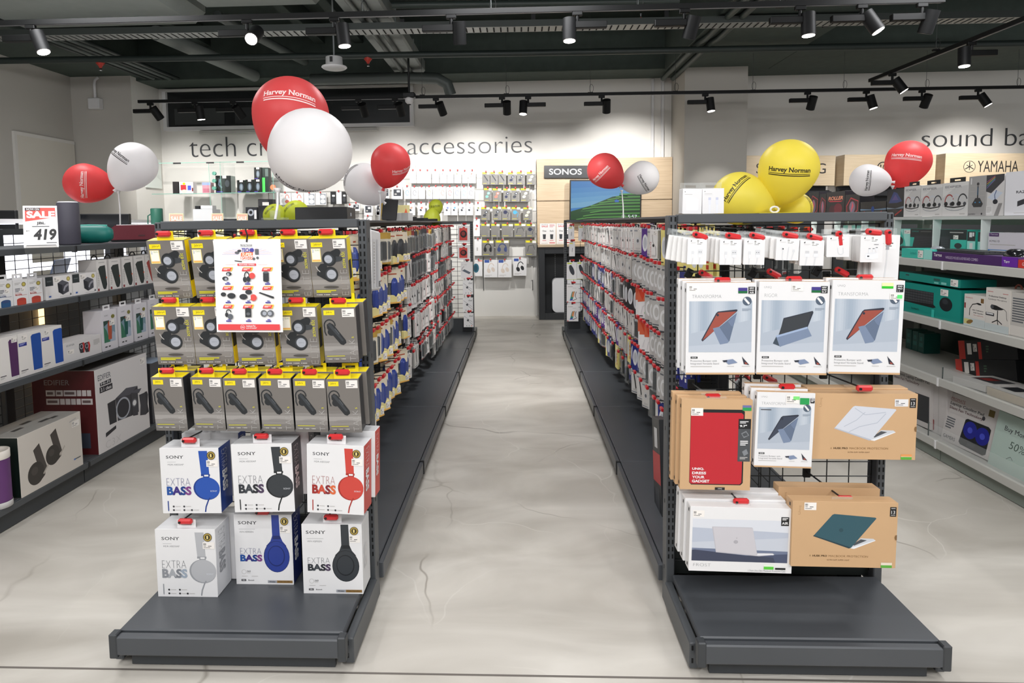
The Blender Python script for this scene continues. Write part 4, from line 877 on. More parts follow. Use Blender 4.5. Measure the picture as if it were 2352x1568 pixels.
def case_pack(col, band=None):
    def b(t, w_, h):
        MB().box((-w_/2, .006, 0), (w_/2, .008, h), col, .0).obj('backing_card', t); eurotab(t, h, col)
        MB().box((-w_*.3, -.006, h*.12), (w_*.3, .006, h*.72), M('1d1f22', .3), .006).obj('product', t)
        MB().box((-w_*.46, -.010, h*.05), (w_*.46, .005, h*.8), CLEAR, .005).obj('clear_blister', t)
        if band: p = P(w_, h); p.y = .0055; p.rect(.0, .8, 1, 1, band); p.rect(.0, 0, 1, .05, band); p.obj(t, 'printed_band')
    return b
def tri_pack(t, w_, h):
    MB().box((-w_/2, 0, 0), (w_/2, .02, h), WHITE, .002).obj('card', t); eurotab(t, h, BLACK)
    p = P(w_, h); p.poly([(0, .55), (1, .62), (1, 1), (0, 1)], M('cf6242', .45)); p.poly([(0, 1), (.45, .62), (.9, 1)], M('c93f24', .45)); p.path([(.3, .15), (.45, .4), (.8, .5)], .06, M('d0d0d0')); p.ell(.7, .2, .08, .05, M('46b04a')); p.obj(t)
def band_pack(col, txt):
    def b(t, w_, h):
        MB().box((-w_/2, 0, 0), (w_/2, .016, h), col, .002).obj('card', t); eurotab(t, h, col)
        p = P(w_, h); p.ell(.36, .5, .26, .3, M('dfe1e4', .25)); p.ell(.36, .5, .16, .2, M('b9bcc2', .3))
        for i in range(4): p.rect(.74, .18+.14*i, .92, .28+.14*i, txt)
        p.rect(.7, .85, .95, .95, WHITE); p.obj(t)
    return b
PK = dict(
    bluecable=(proto('cable_pack', .085, .185, cable_pack(BLUEC)), .085, .185, 'blue cable pack with yellow card'),
    blackcable=(proto('cable_pack', .085, .175, cable_pack(M('24262a', .3))), .085, .175, 'black cable pack with yellow card'),
    promate=(proto('card_pack', .07, .155, card_pack(M('e3e1de', .45), 'cable', RED)), .07, .155, 'white card pack with red lettering'),
    white=(proto('picture_pack', .066, .145, card_pack(M('d9d7d4', .45), 'stick', M('7a8088'), False)), .066, .145, 'white card pack with dark picture'),
    plain=(proto('picture_pack', .066, .14, card_pack(M('cfccc7', .45), 'plug', M('8d9096'), False)), .066, .14, 'pale card pack with plug picture'),
    round=(proto('coil_pack', .07, .15, card_pack(M('b9b8b5', .3), 'round', M('5d6166'), False)), .07, .15, 'clear pack with round white coil'),
    dark=(proto('case_pack', .08, .15, case_pack(M('3a3c40', .4))), .08, .15, 'dark pack in clear plastic'),
    grey=(proto('case_pack', .08, .15, case_pack(M('b9bbbd', .4), M('8d2a2a', .5))), .08, .15, 'grey pack with red band'),
    tan=(proto('case_pack', .08, .16, case_pack(CREAM, M('c9a24a', .5))), .08, .16, 'cream pack with a black item'),
    navy=(proto('box_pack', .08, .155, band_pack(M('23307e', .4), WHITE)), .08, .155, 'navy blue pack with white squares'),
    yellow=(proto('box_pack', .08, .165, band_pack(M('e9dc86', .4), M('c23a2a', .5))), .08, .165, 'yellow pack with red squares'),
    purple=(proto('box_pack', .08, .15, band_pack(M('5a3a8a', .4), WHITE)), .08, .15, 'purple pack with white squares'),
    orange=(proto('box_pack', .085, .16, tri_pack), .085, .16, 'white pack with an orange top'),
    black=(proto('box_pack', .1, .16, band_pack(M('202225', .35), M('5a5d62'))), .1, .16, 'black boxed pack'))
used = set()
def pack(kind, M4, where):
    t, w_, h, desc = PK[kind]; lab = f'{desc} {where}'; grp = f'{desc} {where}'
    F_ = M4 @ Matrix.Translation((0, 0, -h-.012))
    if kind not in used:
        used.add(kind); t.matrix_world = F_; tag(t, lab, 'pack', grp); return t
    return clone(t, F_, lab, grp)
FARHOOK = {}
def face_row(X, sg, z, ys, kinds, where, far=5.6, L_=.2):
    rot = Matrix.Rotation(math.radians(90*sg), 4, 'Z')
    for y in ys:
        z_ = z+random.uniform(-.006, .006); l = L_*random.choice((1, 1, 1, .8))
        o = Matrix.Translation((X, y, z_)) @ rot
        if y < far: hook(o, l, f'hook with red lock {where}', f'hooks with red locks {where}')
        else: FARHOOK.setdefault(sg, []).append((o, l))
        k = kinds(y)
        if k is None: continue
        q = o @ Matrix.Translation((0, -l+.03, .004)) @ Matrix.Rotation(-sg*(random.uniform(.15, .6) if y < 4 else random.uniform(-.05, .35)), 4, 'Z') @ Matrix.Rotation(random.uniform(-.04, .04), 4, 'Y')
        pack(k, q, where)
        if random.random() < (.5 if y < 5 else .12): pack(k, q @ Matrix.Translation((random.uniform(-.006, .006), .03, .002)), where+', behind another')
def fr_(a, b, st): 
    r = []; y = a
    while y < b: r.append(y); y += st
    return r
RW = ['top', 'second', 'third', 'fourth', 'fifth', 'sixth', 'seventh']
def ch(*a): return lambda y: random.choice(a)
LA = [('bluecable', 'blackcable', 'tan', 'blackcable'), ('bluecable',), ('bluecable', 'bluecable', 'bluecable', 'tan'), ('bluecable',)]
for i, z in enumerate((1.262, 1.055, .81, .565)): face_row(XL, 1, z, fr_(2.42 if i == 0 else 2.8, 3.95, .1), ch(*LA[i]), f'in the {RW[i]} row, near left aisle face')
for i, z in enumerate((1.262, 1.09, .915, .71, .50)): face_row(XL, 1, z, fr_(4.0, 5.25, .088), ch(*[('dark', 'dark', 'tan', 'dark', 'grey'), ('dark', 'dark', 'promate', 'white'), ('promate', 'promate', 'dark'), ('promate',), ('promate', 'dark', 'grey', 'white')][i]), f'in the {RW[i]} row, middle left aisle face')
for i, z in enumerate((1.262, 1.11, .96, .81, .66, .51, .36)): face_row(XL, 1, z, fr_(5.3, 6.9, .092), ch(*[('white', 'round', 'dark', 'plain'), ('round', 'dark', 'grey', 'dark'), ('white', 'dark', 'plain', 'dark'), ('plain', 'dark', 'white'), ('white', 'grey', 'dark'), ('plain', 'white', 'dark'), ('dark', 'white', 'grey', 'dark')][i]), f'in the {RW[i]} row, far left aisle face', 5.3, .17)
for i, z in enumerate((1.262, 1.10, .935, .77, .605, .445)):
    ks = [lambda y: 'yellow' if y < 3.25 else 'purple' if 3.45 < y < 3.55 else random.choice(('white', 'white', 'plain', 'promate')), lambda y: random.choice(('round', 'round', 'navy', 'round')) if y < 3.9 else random.choice(('plain', 'white', 'plain', 'round')),
          lambda y: 'round' if y < 3.5 else 'orange' if y < 3.72 else 'black' if y < 4.2 else random.choice(('dark', 'grey', 'white', 'navy')), lambda y: 'navy' if y < 3.0 else 'round' if y < 3.4 else 'orange' if y < 3.6 else random.choice(('plain', 'grey', 'dark', 'white')),
          lambda y: random.choice(('round', 'dark')) if y < 3.6 else 'navy' if y < 3.9 else 'yellow' if y < 4.1 else random.choice(('white', 'plain', 'purple', 'navy')), lambda y: random.choice(('plain', 'white', 'dark', 'navy')) if y < 4.4 else random.choice(('yellow', 'navy', 'grey', 'dark', 'navy'))][i]
    face_row(XR, -1, z, fr_(2.42 if i == 0 else 2.7, 6.9, .088), ks, f'in the {RW[i]} row, right aisle face', 4.7)
# the other faces, seen through the end grids
face_row(XL, -1, 1.25, fr_(2.4, 3.4, .12), ch('dark', 'grey', 'white'), 'in the top row, left outer face', 9)
face_row(XR, 1, 1.25, fr_(2.4, 3.6, .12), ch('white', 'plain', 'grey', 'dark'), 'in the top row, right outer face', 9)
face_row(XR, 1, .95, fr_(2.4, 3.6, .14), ch('dark', 'grey', 'black'), 'in the middle row, right outer face', 9)
face_row(XR, 1, .6, fr_(2.4, 3.6, .16), ch('dark', 'black', 'grey'), 'in the lower row, right outer face', 9)
for sg, L_ in FARHOOK.items():
    mb = MB()
    for o, l in L_:
        for part in kids[HK[(.2, False)].name]:
            me = part.data; mb.add([o @ (v.co+Vector((0, .2-l, 0))) for v in me.vertices], [tuple(p.vertices) for p in me.polygons], me.materials[0])
    sd = 'left' if sg > 0 else 'right'
    tag(mb.obj('display_hook_rows'), f'distant rows of red locked hooks on the {sd} gondola aisle face', 'hooks', f'distant hooks of the {sd} gondola', 'stuff')
# the tall white extension strip nearest the post, and the red box at the foot of the right post
t = thing('extension_pack', 'tall white power strip pack just behind the left upright', 'pack', quad(((850, 527), (872, 530), (876, 667), (853, 667)), X=-.62)[0])
w_, h = quad(((850, 527), (872, 530), (876, 667), (853, 667)), X=-.62)[1:]
MB().box((-w_/2, 0, 0), (w_/2, .03, h), WHITE, .008).obj('card', t); p = P(w_, h); p.y = -.001; p.rect(.15, .05, .4, .85, M('d5d6d8', .4)); p.rect(.5, .05, .7, .85, M('c3c4c8', .4)); p.lines(.2, .1, .35, .8, 14, PALE); p.text('SPS', .72, .06, .9, .16, INK, .02, 90); p.obj(t)
c = ((1506, 962), (1523, 975), (1521, 1198), (1504, 1180)); fr, w_, h = quad(c, X=.56)
carton('slim_box', 'slim black and red box low beside the right near upright', 'box', fr, w_, h, .04, M('26282b', .4), lambda p: (p.rect(0, .35, 1, .65, M('b5262b', .4)), p.rect(.2, .05, .8, .3, M('3c3f44')), p.rect(.3, .7, .7, .9, M('c9c9c9'))))
# packs on the far end frames, facing the aisle mouth
def rect(x0, y0, x1, y1): return ((x0, y0), (x1, y0), (x1, y1), (x0, y1))
def facing(name, r, Y, d, mat, art, label, group=None, hk=True, fm=None, L_=.1, back=None):
    fr, w_, h = quad(rect(*r), Y=Y); t = carton(name, label, 'pack', fr, w_, h, d, mat, art, fm, group=group, bev=.001); eurotab(t, h, mat, min(.05, w_*.5))
    if hk: hook(Matrix.Translation((fr.translation.x, (back or Y+.08), fr.translation.z+h+.012)), (back or Y+.08)-Y, 'red hook over '+label)
    return t
def art_end(k):
    def f(p):
        p.rect(0, 0, 1, 1, WHITE)
        if k == 'red': p.rect(.12, .12, .8, .86, M('d0483f', .4)); p.ell(.48, .5, .28, .22, BLACK); p.ell(.45, .52, .16, .13, M('8f2f2c')); p.rect(.4, .86, .6, .93, RED)
        elif k == 'hub': p.text('hub', .1, .8, .5, .86, PALE); p.poly([(.12, .45), (.7, .25), (.85, .35), (.3, .55)], M('59626e')); p.arc(.3, .5, .2, .2, 90, 200, .03, INK); p.cir(.9, .1, .05, RED)
        elif k == 'cord': p.text('dual', .55, .75, .9, .88, INK, .0, shear=.03); p.path([(.05, .8), (.9, .35)], .02, INK); p.path([(.3, .55), (.95, .15)], .025, INK); p.poly([(.3, .5), (.45, .6), (.55, .48), (.4, .4)], M('4a4d52')); p.cir(.3, .1, .04, GRY); p.cir(.55, .1, .04, GRY); p.cir(.8, .1, .05, OR)
        elif k == 'cap': p.ell(.5, .55, .22, .3, M('34363f'), .35); p.poly([(.25, .75), (.45, .85), (.75, .35), (.6, .25)], M('34363f')); p.rect(.05, .9, .5, .97, M('c9d84a')); p.rect(.0, .0, 1, .02, M('b8c83a'))
        elif k == 'stand': p.poly([(.25, .1), (.45, .6), (.7, .62), (.5, .15)], M('2f8a7a')); p.poly([(.4, .3), (.5, .6), (.66, .61), (.58, .3)], M('d08a5a')); p.path([(.5, .1), (.85, .2), (.7, .35), (.8, .6)], .05, BLACK); p.poly([(.25, .1), (.5, .12), (.5, .2), (.3, .18)], M('3a3fb0')); p.rect(.08, .86, .5, .9, PALE); p.rect(.5, .78, .8, .8, PALE); p.cir(.08, .03, .05, RED)
        else: p.path([(.55, .6), (.5, .3)], .06, INK); p.rect(.1, .88, .6, .95, YINK)
    return f
z3 = lambda a, b, c, d: (860+a/3.92, 360+b/3.92, 860+c/3.92, 360+d/3.92); z4 = lambda a, b, c, d: (1220+a/3.92, 350+b/3.92, 1220+c/3.92, 350+d/3.92)
for i, (r, k, lb) in enumerate(((z3(752, 620, 858, 770), 'red', 'white pack with red panel, topmost on far left frame'), (z3(752, 802, 858, 925), 'red', 'white pack with red panel, second on far left frame'), (z3(778, 945, 885, 1093), 'hub', 'white pack with a grey hub on the far left frame'), (z3(797, 1112, 888, 1238), 'cord', 'white cable pack, upper of three on the far left frame'), (z3(797, 1268, 888, 1393), 'cord', 'white cable pack, middle of three on the far left frame'), (z3(805, 1408, 893, 1533), 'cord', 'white cable pack, lowest of three on the far left frame'))):
    facing('card_pack', r, 7.02, .02, WHITE, art_end(k), lb)
for i, (r, k, lb) in enumerate(((z4(335, 668, 387, 785), 'x', 'narrow white pack, topmost on the far right frame'), (z4(425, 660, 488, 795), 'x', 'white pack beside the topmost one on the far right frame'), (z4(342, 808, 394, 935), 'x', 'narrow white pack, second on the far right frame'), (z4(320, 988, 410, 1145), 'cap', 'white pack with a dark capsule, left on far right frame'), (z4(412, 985, 490, 1140), 'cap', 'white pack with a dark capsule, right on far right frame'), (z4(320, 1188, 427, 1350), 'stand', 'white phone stand pack, upper of two on the far right frame'), (z4(322, 1370, 425, 1520), 'stand', 'white phone stand pack, lower of two on the far right frame'))):
    facing('card_pack', r, 7.02, .02, WHITE, art_end(k), lb)
# ------------------------------------------------------------------ charcoal shelving on the left
def shelf_run(name, label, Xl, sg, depth, ys, shelves, mt, mtd, back, lipz=.03, base=True, clip=M('1b1c1e', .5), topz=1.3):
    """run of shelf bays along the aisle; sg=-1: goods face +X (left side), +1: face -X (right side)"""
    t = thing(name, label, 'shelving', (Xl, ys[0], 0)); X0, X1 = 0, sg*depth; y0 = ys[0]
    for a, b in zip(ys, ys[1:]):
        a -= y0; b -= y0
        for z in shelves+([.115] if base else []):
            MB().box((X0+sg*.012, a+.001, z-.018), (X1, b-.001, z), mt, .002).obj('shelf_board', t)
            MB().box((X0, a+.003, z-lipz), (X0+sg*.012, b-.003, z-.001), mt, .002).obj('price_rail', t)
            MB().box((X0-sg*.003, b-.007, z-lipz-.004), (X0+sg*.02, b+.007, z-.002), clip, .002).obj('joint_clip', t)
        if base: MB().box((X0+sg*.03, a+.003, .004), (X0+sg*.045, b-.003, .09), mtd).obj('kick_plate', t)
        back(t, X1, a, b)
    for y in ys:
        y -= y0; mb = MB().box((X1-.03 if sg > 0 else X1-.03, y-.03, 0), (X1+.03, y+.03, topz), mtd, .003); mb.obj('upright', t)
        for z in shelves: MB().prism([(X0+sg*.25, z-.02), (X1, z-.02), (X1, z-.06)], y-.003, y+.003, mtd).obj('bracket', t)
    MB().box((X1-.02, 0, topz-.03), (X1+.02, ys[-1]-y0, topz), mtd).obj('top_rail', t)
    return t
def lback(t, X1, a, b):
    grid(a+.03, b-.03, .14, 1.27, .09, .045, .0022, 'y', X1).obj('wire_grid', t)
S1, S2, S3 = 1.2145, .962, .64
XS = -2.2
shelf_run('shelf_unit', 'charcoal shelving of speakers along the left edge', XS, -1, .42, [1.18, 2.18, 3.18, 4.18, 5.18], [S1, S2, S3], STEEL, STEELD, lback)
def lbox(name, c, z, d, mat, art, label, X=XS-.02, fm=None, extra=None, cat='box', group=None):
    fr, w_, h = quad(c, X=X); fr = upright_frame(fr); fr.translation.z = z+.0008
    return carton(name, label, cat, fr, w_, h, d, mat, art, fm, group, extra=extra)
# top shelf
q = at(95, 569, Z=S1); fr, w_, h = quad(((43, 472), (105, 474), (123, 566), (68, 569)), Y=q.y+.02, Yb=q.y); fr.translation.z = S1+.001; c5, s5 = math.cos(.6), math.sin(.6); nb = Vector((-s5, c5, 0)); fr = frame(fr.translation.copy(), Vector((c5, s5, 0)), (Vector((0, 0, .9))+nb*.44).normalized()); w_ *= 1.1; h *= 1.1
t = thing('price_card', 'sale price card in a clear stand on the top left shelf', 'sign', fr)
MB().box((-w_/2, 0, 0), (w_/2, .003, h), M('eeecea', .3)).obj('card', t); MB().box((-w_/2, 0, 0), (w_/2, .09, .003), CLEAR).obj('clear_foot', t)
p = P(w_, h); p.poly([(.06, .62), (.94, .72), (.94, .95), (.06, .95)], M('d9544c', .4)); p.rect(.06, .88, .5, .95, M('4a3a3c')); p.text('NOW ON', .1, .89, .47, .94, WHITE, .02); p.text('SALE', .1, .7, .93, .87, WHITE, .05); p.text('JBL', .38, .53, .64, .61, INK, .03); p.rect(.25, .49, .75, .51, GRY)
p.text('419', .27, .17, .92, .44, M('1b1b1d'), .04, shear=.05); p.text('RM', .08, .38, .17, .41, INK, .02); p.rect(.65, .1, .95, .12, GRY); p.rect(.05, .0, .95, .06, PALE); p.rect(.08, .045, .92, .06, INK); p.obj(t)
q = at(161, 562, Z=S1); t = thing('cylinder_speaker', 'tall dark cylindrical speaker standing on the top left shelf', 'speaker', (q.x, q.y, S1+.001))
cy = MB().lathe([(.001, 0), (.046, 0), (.05, .006), (.05, .208), (.047, .214)], M('4b4954', .6, noise=.1), 32); cy.obj('body', t)
MB().lathe([(.047, .214), (.042, .219), (.001, .219)], M('cfcdd2', .4), 32).obj('top_cap', t); MB().box((-.075, -.012, .192), (-.052, .002, .2), BLACK, .002).obj('carry_loop', t)
def capsule(mb, L_, r, mt, flat=1.):
    mb.lathe([(.001, -L_/2), (r*.6, -L_/2+.006), (r*.92, -L_/2+.03), (r, -L_/2+.06), (r, L_/2-.06), (r*.92, L_/2-.03), (r*.6, L_/2-.006), (.001, L_/2)], mt, 24); return mb
q = at(230, 559, Z=S1); t = thing('portable_speaker', 'teal bullet shaped portable speaker on the top left shelf', 'speaker', Matrix.Translation((q.x-.06, q.y, S1+.05)) @ Matrix.Rotation(.3, 4, 'Z') @ Matrix.Rotation(PI/2, 4, 'Y'))
TEAL = M('0e6f66', .5, noise=.1); capsule(MB(), .24, .048, TEAL).obj('body', t); MB().tube([(-.047, .004, -.09), (-.05, .01, 0), (-.047, .004, .09)], .004, M('3fb0a0', .4)).obj('trim_strip', t); MB().lathe([(.001, -.1215), (.03, -.12), (.036, -.112)], M('2c948a', .4), 20).obj('end_cap', t)
q = at(322, 554, Z=S1); t = thing('portable_speaker', 'maroon wedge shaped speaker behind the teal one on the top left shelf', 'speaker', Matrix.Translation((q.x-.02, q.y, S1+.001)) @ Matrix.Rotation(.35, 4, 'Z') @ Matrix.Scale(.88, 4))
mb = MB(); MAR = M('6d2631', .75, noise=.15); mb.prism([(-.15, .012), (.15, .012), (.155, .05), (.13, .1), (.11, .11), (-.12, .11), (-.145, .09), (-.155, .05)], -.045, .05, MAR); mb.obj('body', t)
MB().box((-.15, -.042, 0), (.15, .045, .012), BLACK, .004).obj('foot', t); MB().box((.02, -.047, .035), (.06, -.0455, .045), M('4a1820')).obj('badge', t); MB().tube([(-.12, 0, .11), (.11, 0, .112)], .004, M('c9c3c4', .3)).obj('top_trim', t)
q = at(131, 563, Z=S1); t = thing('portable_speaker', 'small black rounded speaker behind the sale price card', 'speaker', Matrix.Translation((q.x-.09, q.y+.15, S1+.045)) @ Matrix.Rotation(PI/2, 4, 'Y')); capsule(MB(), .18, .042, M('2a2b2e', .6)).obj('body', t); MB().lathe([(.043, -.02), (.0445, 0), (.043, .02)], M('5a5b5e', .4)).obj('band', t)
# second shelf
def art_cup(col, tx):
    def f(p):
        p.rect(0, 0, 1, 1, WHITE); p.lines(.1, .78, .5, .88, 2, PALE); p.ell(.72, .8, .15, .09, M('8f8248', .3, .2)); p.ell(.72, .8, .1, .06, M('c9b95e')); p.lines(.1, .5, .45, .66, 3, GRY); p.sticker(.48, .52, .78, .68)
        p.text('EXTRA', .1, .435, .5, .485, tx, -.01); p.text('BASS', .1, .38, .55, .43, tx, .04); p.rect(.5, .37, .9, .38, tx)
        p.rect(.18, .02, .82, .2, col); p.ell(.5, .2, .32, .075, col); p.ell(.5, .205, .26, .05, tx); p.ell(.5, .02, .32, .04, col)
    return f
for c, a, lb in ((((-8, 646), (27, 643.5), (31, 702), (-4, 708)), (M('2e5a86'), M('3b4f7a')), 'white speaker box with a blue round speaker at the left edge'), (((29, 643.5), (62, 640), (66, 696.5), (33, 702)), (M('c04a38'), M('b5413a')), 'white speaker box with a red round speaker, left of two'), (((63, 640), (95, 637), (99.5, 689), (66.5, 696)), (M('c04a38'), M('b5413a')), 'white speaker box with a red round speaker, right of two')):
    lbox('speaker_box', c, S2, .09, WHITE, art_cup(*a), lb, extra=tabW)
def art_cube(p):
    p.rect(0, 0, 1, 1, M('e8e5e4', .45)); p.rect(-.0, .6, .28, 1, M('33393c', .4)); p.text('SONY', .06, .77, .23, .83, M('8f9698'), 0, serif=True); p.sticker(.32, .72, .55, .95); p.ell(.86, .83, .07, .1, M('a99a4f', .3, .2)); p.ell(.86, .83, .045, .065, M('d6c87a'))
    p.poly([(.44, .68), (.62, .8), (.86, .66), (.86, .25), (.62, .14), (.46, .28)], M('4a4b52', .4)); p.poly([(.44, .68), (.62, .58), (.62, .14), (.46, .28)], M('303138', .4)); p.poly([(.44, .68), (.62, .8), (.86, .66), (.62, .58)], M('5a5b62', .4)); p.path([(.66, .3), (.72, .48), (.84, .58)], .06, M('9a9aa2', .3)); p.rect(.1, .1, .18, .17, M('3a62b0')); p.rect(.5, .06, .9, .075, PALE); p.cir(.92, .12, .03, GRY)
lbox('speaker_box', ((101.8, 632.6), (162, 625.7), (167, 675.5), (105.6, 685.4)), S2, .13, M('dfdcda', .4), art_cube, 'pale box with a dark cube speaker, nearer of two'); lbox('speaker_box', ((165, 625.7), (219, 618), (222.7, 664), (167.6, 675.5)), S2, .13, M('dfdcda', .4), art_cube, 'pale box with a dark cube speaker, farther of two')
def art_bottle(col):
    def f(p):
        p.rect(0, 0, 1, 1, M('dedad6', .45)); p.rect(.2, .9, .75, .93, PALE); p.poly([(.12, .72), (.3, .8), (.8, .82), (.92, .2), (.8, .06), (.6, .05), (.5, .12)], col); p.ell(.88, .42, .05, .03, M('d0552f')); p.rect(.02, .02, .16, .1, M('8a2a2c')); p.lines(.04, .15, .2, .6, 8, PALE)
    return f
def cordtop(t, w_, h, d):
    MB().tube([(-.025*math.cos(a), d*.4, h+.022*math.sin(a)) for a in [i*PI/8 for i in range(9)]], .0035, BLACK, 6).obj('carry_cord', t)
for i, c in enumerate((((216, 592.8), (241, 590.5), (248, 661), (225, 665)), ((245, 590.5), (271, 588), (278.6, 655.6), (254, 660)), ((275.5, 587.5), (300, 584.4), (307, 652.5), (283, 656)), ((303, 584.4), (328.3, 581.3), (333.7, 648), (310.7, 651.7)))):
    lbox('speaker_box', c, S2, .1, M('d2cecb', .45), art_bottle(M('2e3533', .5)), f'tall pale box with a black bottle shaped speaker, {ORD[i]} from left', extra=cordtop)
lbox('speaker_box', ((329, 582), (355, 579), (360, 645), (336, 648)), S2, .1, M('d2cecb', .45), art_bottle(M('9c3a33', .5)), 'tall pale box with a red speaker beside the left end display', extra=cordtop)
# third shelf
def art_boom(col, flag=True):
    def f(p):
        p.rect(0, 0, 1, 1, M('e6e2de', .45)); p.poly([(.55, .88), (.62, .92), (.96, .93), (1.0, .90), (1.0, .08), (.9, .05), (.64, .055), (.6, .09)], col); p.rect(.62, .055, .98, .075, WHITE); p.rect(.06, .13, .36, .15, INK); p.lines(.06, .07, .28, .115, 3, PALE)
        if flag: p.rect(.02, .7, .36, .78, M('2f3a8e', .4)); p.lines(.06, .72, .3, .765, 2, M('aab0e0')); p.sticker(.15, .83, .4, .95)
        else: p.sticker(.7, .84, .98, .96)
    return f
lbox('speaker_box', ((-12, 771), (33.8, 762), (44.8, 861), (-2, 873)), S3, .11, M('e6e2de', .45), art_boom(M('55305c', .5), False), 'white box with a purple cylindrical speaker at the left edge', fm={'y+': BLACK})
lbox('speaker_box', ((35.5, 762), (88, 751), (98.3, 845), (46, 861)), S3, .11, M('e6e2de', .45), art_boom(M('2350a0', .5)), 'white box with a blue cylindrical speaker, nearer of two'); lbox('speaker_box', ((89.7, 751), (136.5, 741), (146.3, 830.5), (99, 845)), S3, .11, M('e6e2de', .45), art_boom(M('2050a8', .5)), 'white box with a blue cylindrical speaker, farther of two')
def art_pair(p):
    p.rect(0, 0, 1, 1, M('dcd9d8', .45)); p.text('EDIFIER', .08, .8, .28, .89, GRY); p.sticker(.1, .4, .26, .62)
    for x, y in ((.4, .5), (.54, .46)): p.poly([(x, y+.3), (x+.12, y+.32), (x+.15, y+.1), (x+.12, y-.22), (x+.02, y-.2), (x-.01, y+.05)], M('2b2b30')); p.poly([(x+.09, y+.32), (x+.13, y+.3), (x+.15, y+.1), (x+.12, y-.22), (x+.1, y-.2)], M('c23a36')); p.ell(x+.055, y+.12, .045, .13, SILVR); p.ell(x+.055, y+.12, .03, .09, M('2a2b30')); p.ell(x+.055, y-.1, .04, .07, M('3a3b40'))
    p.lines(.78, .5, .95, .8, 5, PALE)
lbox('speaker_box', ((142.4, 783), (229, 763), (233.6, 803), (146.3, 829.7)), S3, .12, M('dcd9d8', .45), art_pair, 'low white box with a pair of black and red speakers')
def art_window(col):
    def f(p):
        p.rect(0, 0, 1, 1, M('d9d6db', .45)); p.rect(.12, .2, .86, .74, M('7f98a6', .4)); p.poly([(.12, .2), (.5, .2), (.3, .5), (.12, .62)], M('3f7a5f', .4)); p.poly([(.86, .2), (.5, .2), (.7, .45), (.86, .4)], M('a9b7c9')); p.poly([(.12, .74), (.12, .6), (.5, .7), (.86, .74)], M('2f4a42'))
        p.poly([(.4, .26), (.62, .26), (.66, .66), (.58, .7), (.42, .7), (.38, .62)], col); p.ell(.5, .7, .1, .02, M('8a3f30')); p.text('SONY', .2, .85, .45, .88, GRY, 0, serif=True); p.ell(.75, .82, .12, .05, M('8f8a4a', .3, .2)); p.sticker(.5, .6, .85, .74); p.rect(.15, .08, .3, .11, INK); p.rect(.38, .08, .5, .11, INK)
    return f
for i, (c, col) in enumerate(((((230, 708), (263, 702), (272, 791), (235, 801)), M('b4583f', .4)), (((271.7, 699), (300, 694), (307.5, 781), (274.5, 790)), M('1f5a52', .4)), (((309, 693), (335, 687.7), (341, 770.7), (310.5, 778.5)), M('1d544e', .4)), (((341, 686), (368, 680), (373, 763), (342.5, 770)), M('2a5a54', .4)))):
    lbox('speaker_box', c, S3, .1, M('d9d6db', .45), art_window(col), f'tall box with a picture window, {ORD[i]} from left on the third left shelf', extra=tabW)
# bottom shelf
def art_c3x(p):
    p.rect(0, 0, 1, 1, M('dcd8d7', .45)); K1, K2, K3 = M('3c3b42', .4), M('2b2a30', .4), M('55545c', .4)
    p.text('EDIFIER', .05, .86, .28, .925, GRY, .01); p.rect(.07, .71, .3, .78, K2); p.text('2.1 class', .09, .725, .28, .765, WHITE, .01); p.poly([(.08, .79), (.28, .79), (.28, .84), (.08, .83)], K2); p.text('Hi-Fi', .1, .8, .26, .83, WHITE, .01); p.sticker(.86, .87, .96, .95)
    ty = lambda x, y: .29+(y-.15)*.64-.17*(x-.2)
    A = lambda L_, m_: p.poly([(x, ty(x, y)) for x, y in L_], m_)
    B = lambda x, y, rx, ry, m_: p.ell(x, ty(x, y), rx, ry*.66, m_)
    A([(.19, .56), (.34, .62), (.34, .18), (.21, .15)], K2); A([(.34, .63), (.55, .80), (.78, .81), (.62, .66)], K3); A([(.34, .63), (.62, .66), (.62, .23), (.36, .19)], K1); A([(.62, .66), (.78, .81), (.78, .28), (.62, .23)], K2)
    B(.475, .42, .138, .205, SILVR); B(.475, .42, .115, .172, K2); B(.47, .42, .095, .14, M('343339'))
    A([(.64, .69), (.72, .74), (.86, .75), (.80, .66)], K3); A([(.64, .69), (.78, .67), (.76, .22), (.66, .22)], K1); B(.70, .48, .05, .075, M('77767c')); B(.70, .48, .035, .052, WHITE)
    A([(.80, .62), (.96, .66), (.985, .6), (.96, .4), (.99, .24), (.92, .19), (.80, .2), (.82, .4)], K1); A([(.92, .66), (.97, .67), (.99, .6), (.97, .4), (.99, .24), (.93, .2), (.95, .4)], K2)
    p.poly([(.13, .165), (.32, .21), (.32, .25), (.13, .215)], K2); p.text('C3X', .12, .03, .40, .115, PALE, -.03)
def side_c3x(t, w_, h, d):
    mb = MB(); x = -w_/2-.001; W_ = M('cfc9c8', .5)
    V, F, _ = tgeo('EDIFIER', .01); mb.add([(x, d*(.80-.4*u), h*(.83+.06*v)) for u, v in V], [f for f in F], M('8a7c7c', .5))
    for r, (z0, z1) in enumerate(((.70, .77), (.60, .67))):
        y = .78
        for q_ in ((.2, .16, .27, .1, .1, .1) if r == 0 else (.28, .11, .11, .11, .1, .24)):
            a, b = y, y-q_*.78+.012; mb.add([(x, d*a, h*z0), (x, d*b, h*z0), (x, d*b, h*z1), (x, d*a, h*z1)], [(0, 1, 2, 3)], W_); y -= q_*.78
            if q_ > .12: mb.add([(x-.0005, d*(a-.02), h*(z0+.02)), (x-.0005, d*(b+.03), h*(z0+.02)), (x-.0005, d*(b+.03), h*(z1-.02)), (x-.0005, d*(a-.02), h*(z1-.02))], [(0, 1, 2, 3)], M('6b5a5a', .5))
    mb.add([(x, d*.35, h*.08), (x, d*.12, h*.08), (x, d*.12, h*.26), (x, d*.35, h*.26)], [(0, 1, 2, 3)], M('3a4252', .5)); mb.obj('side_print', t)
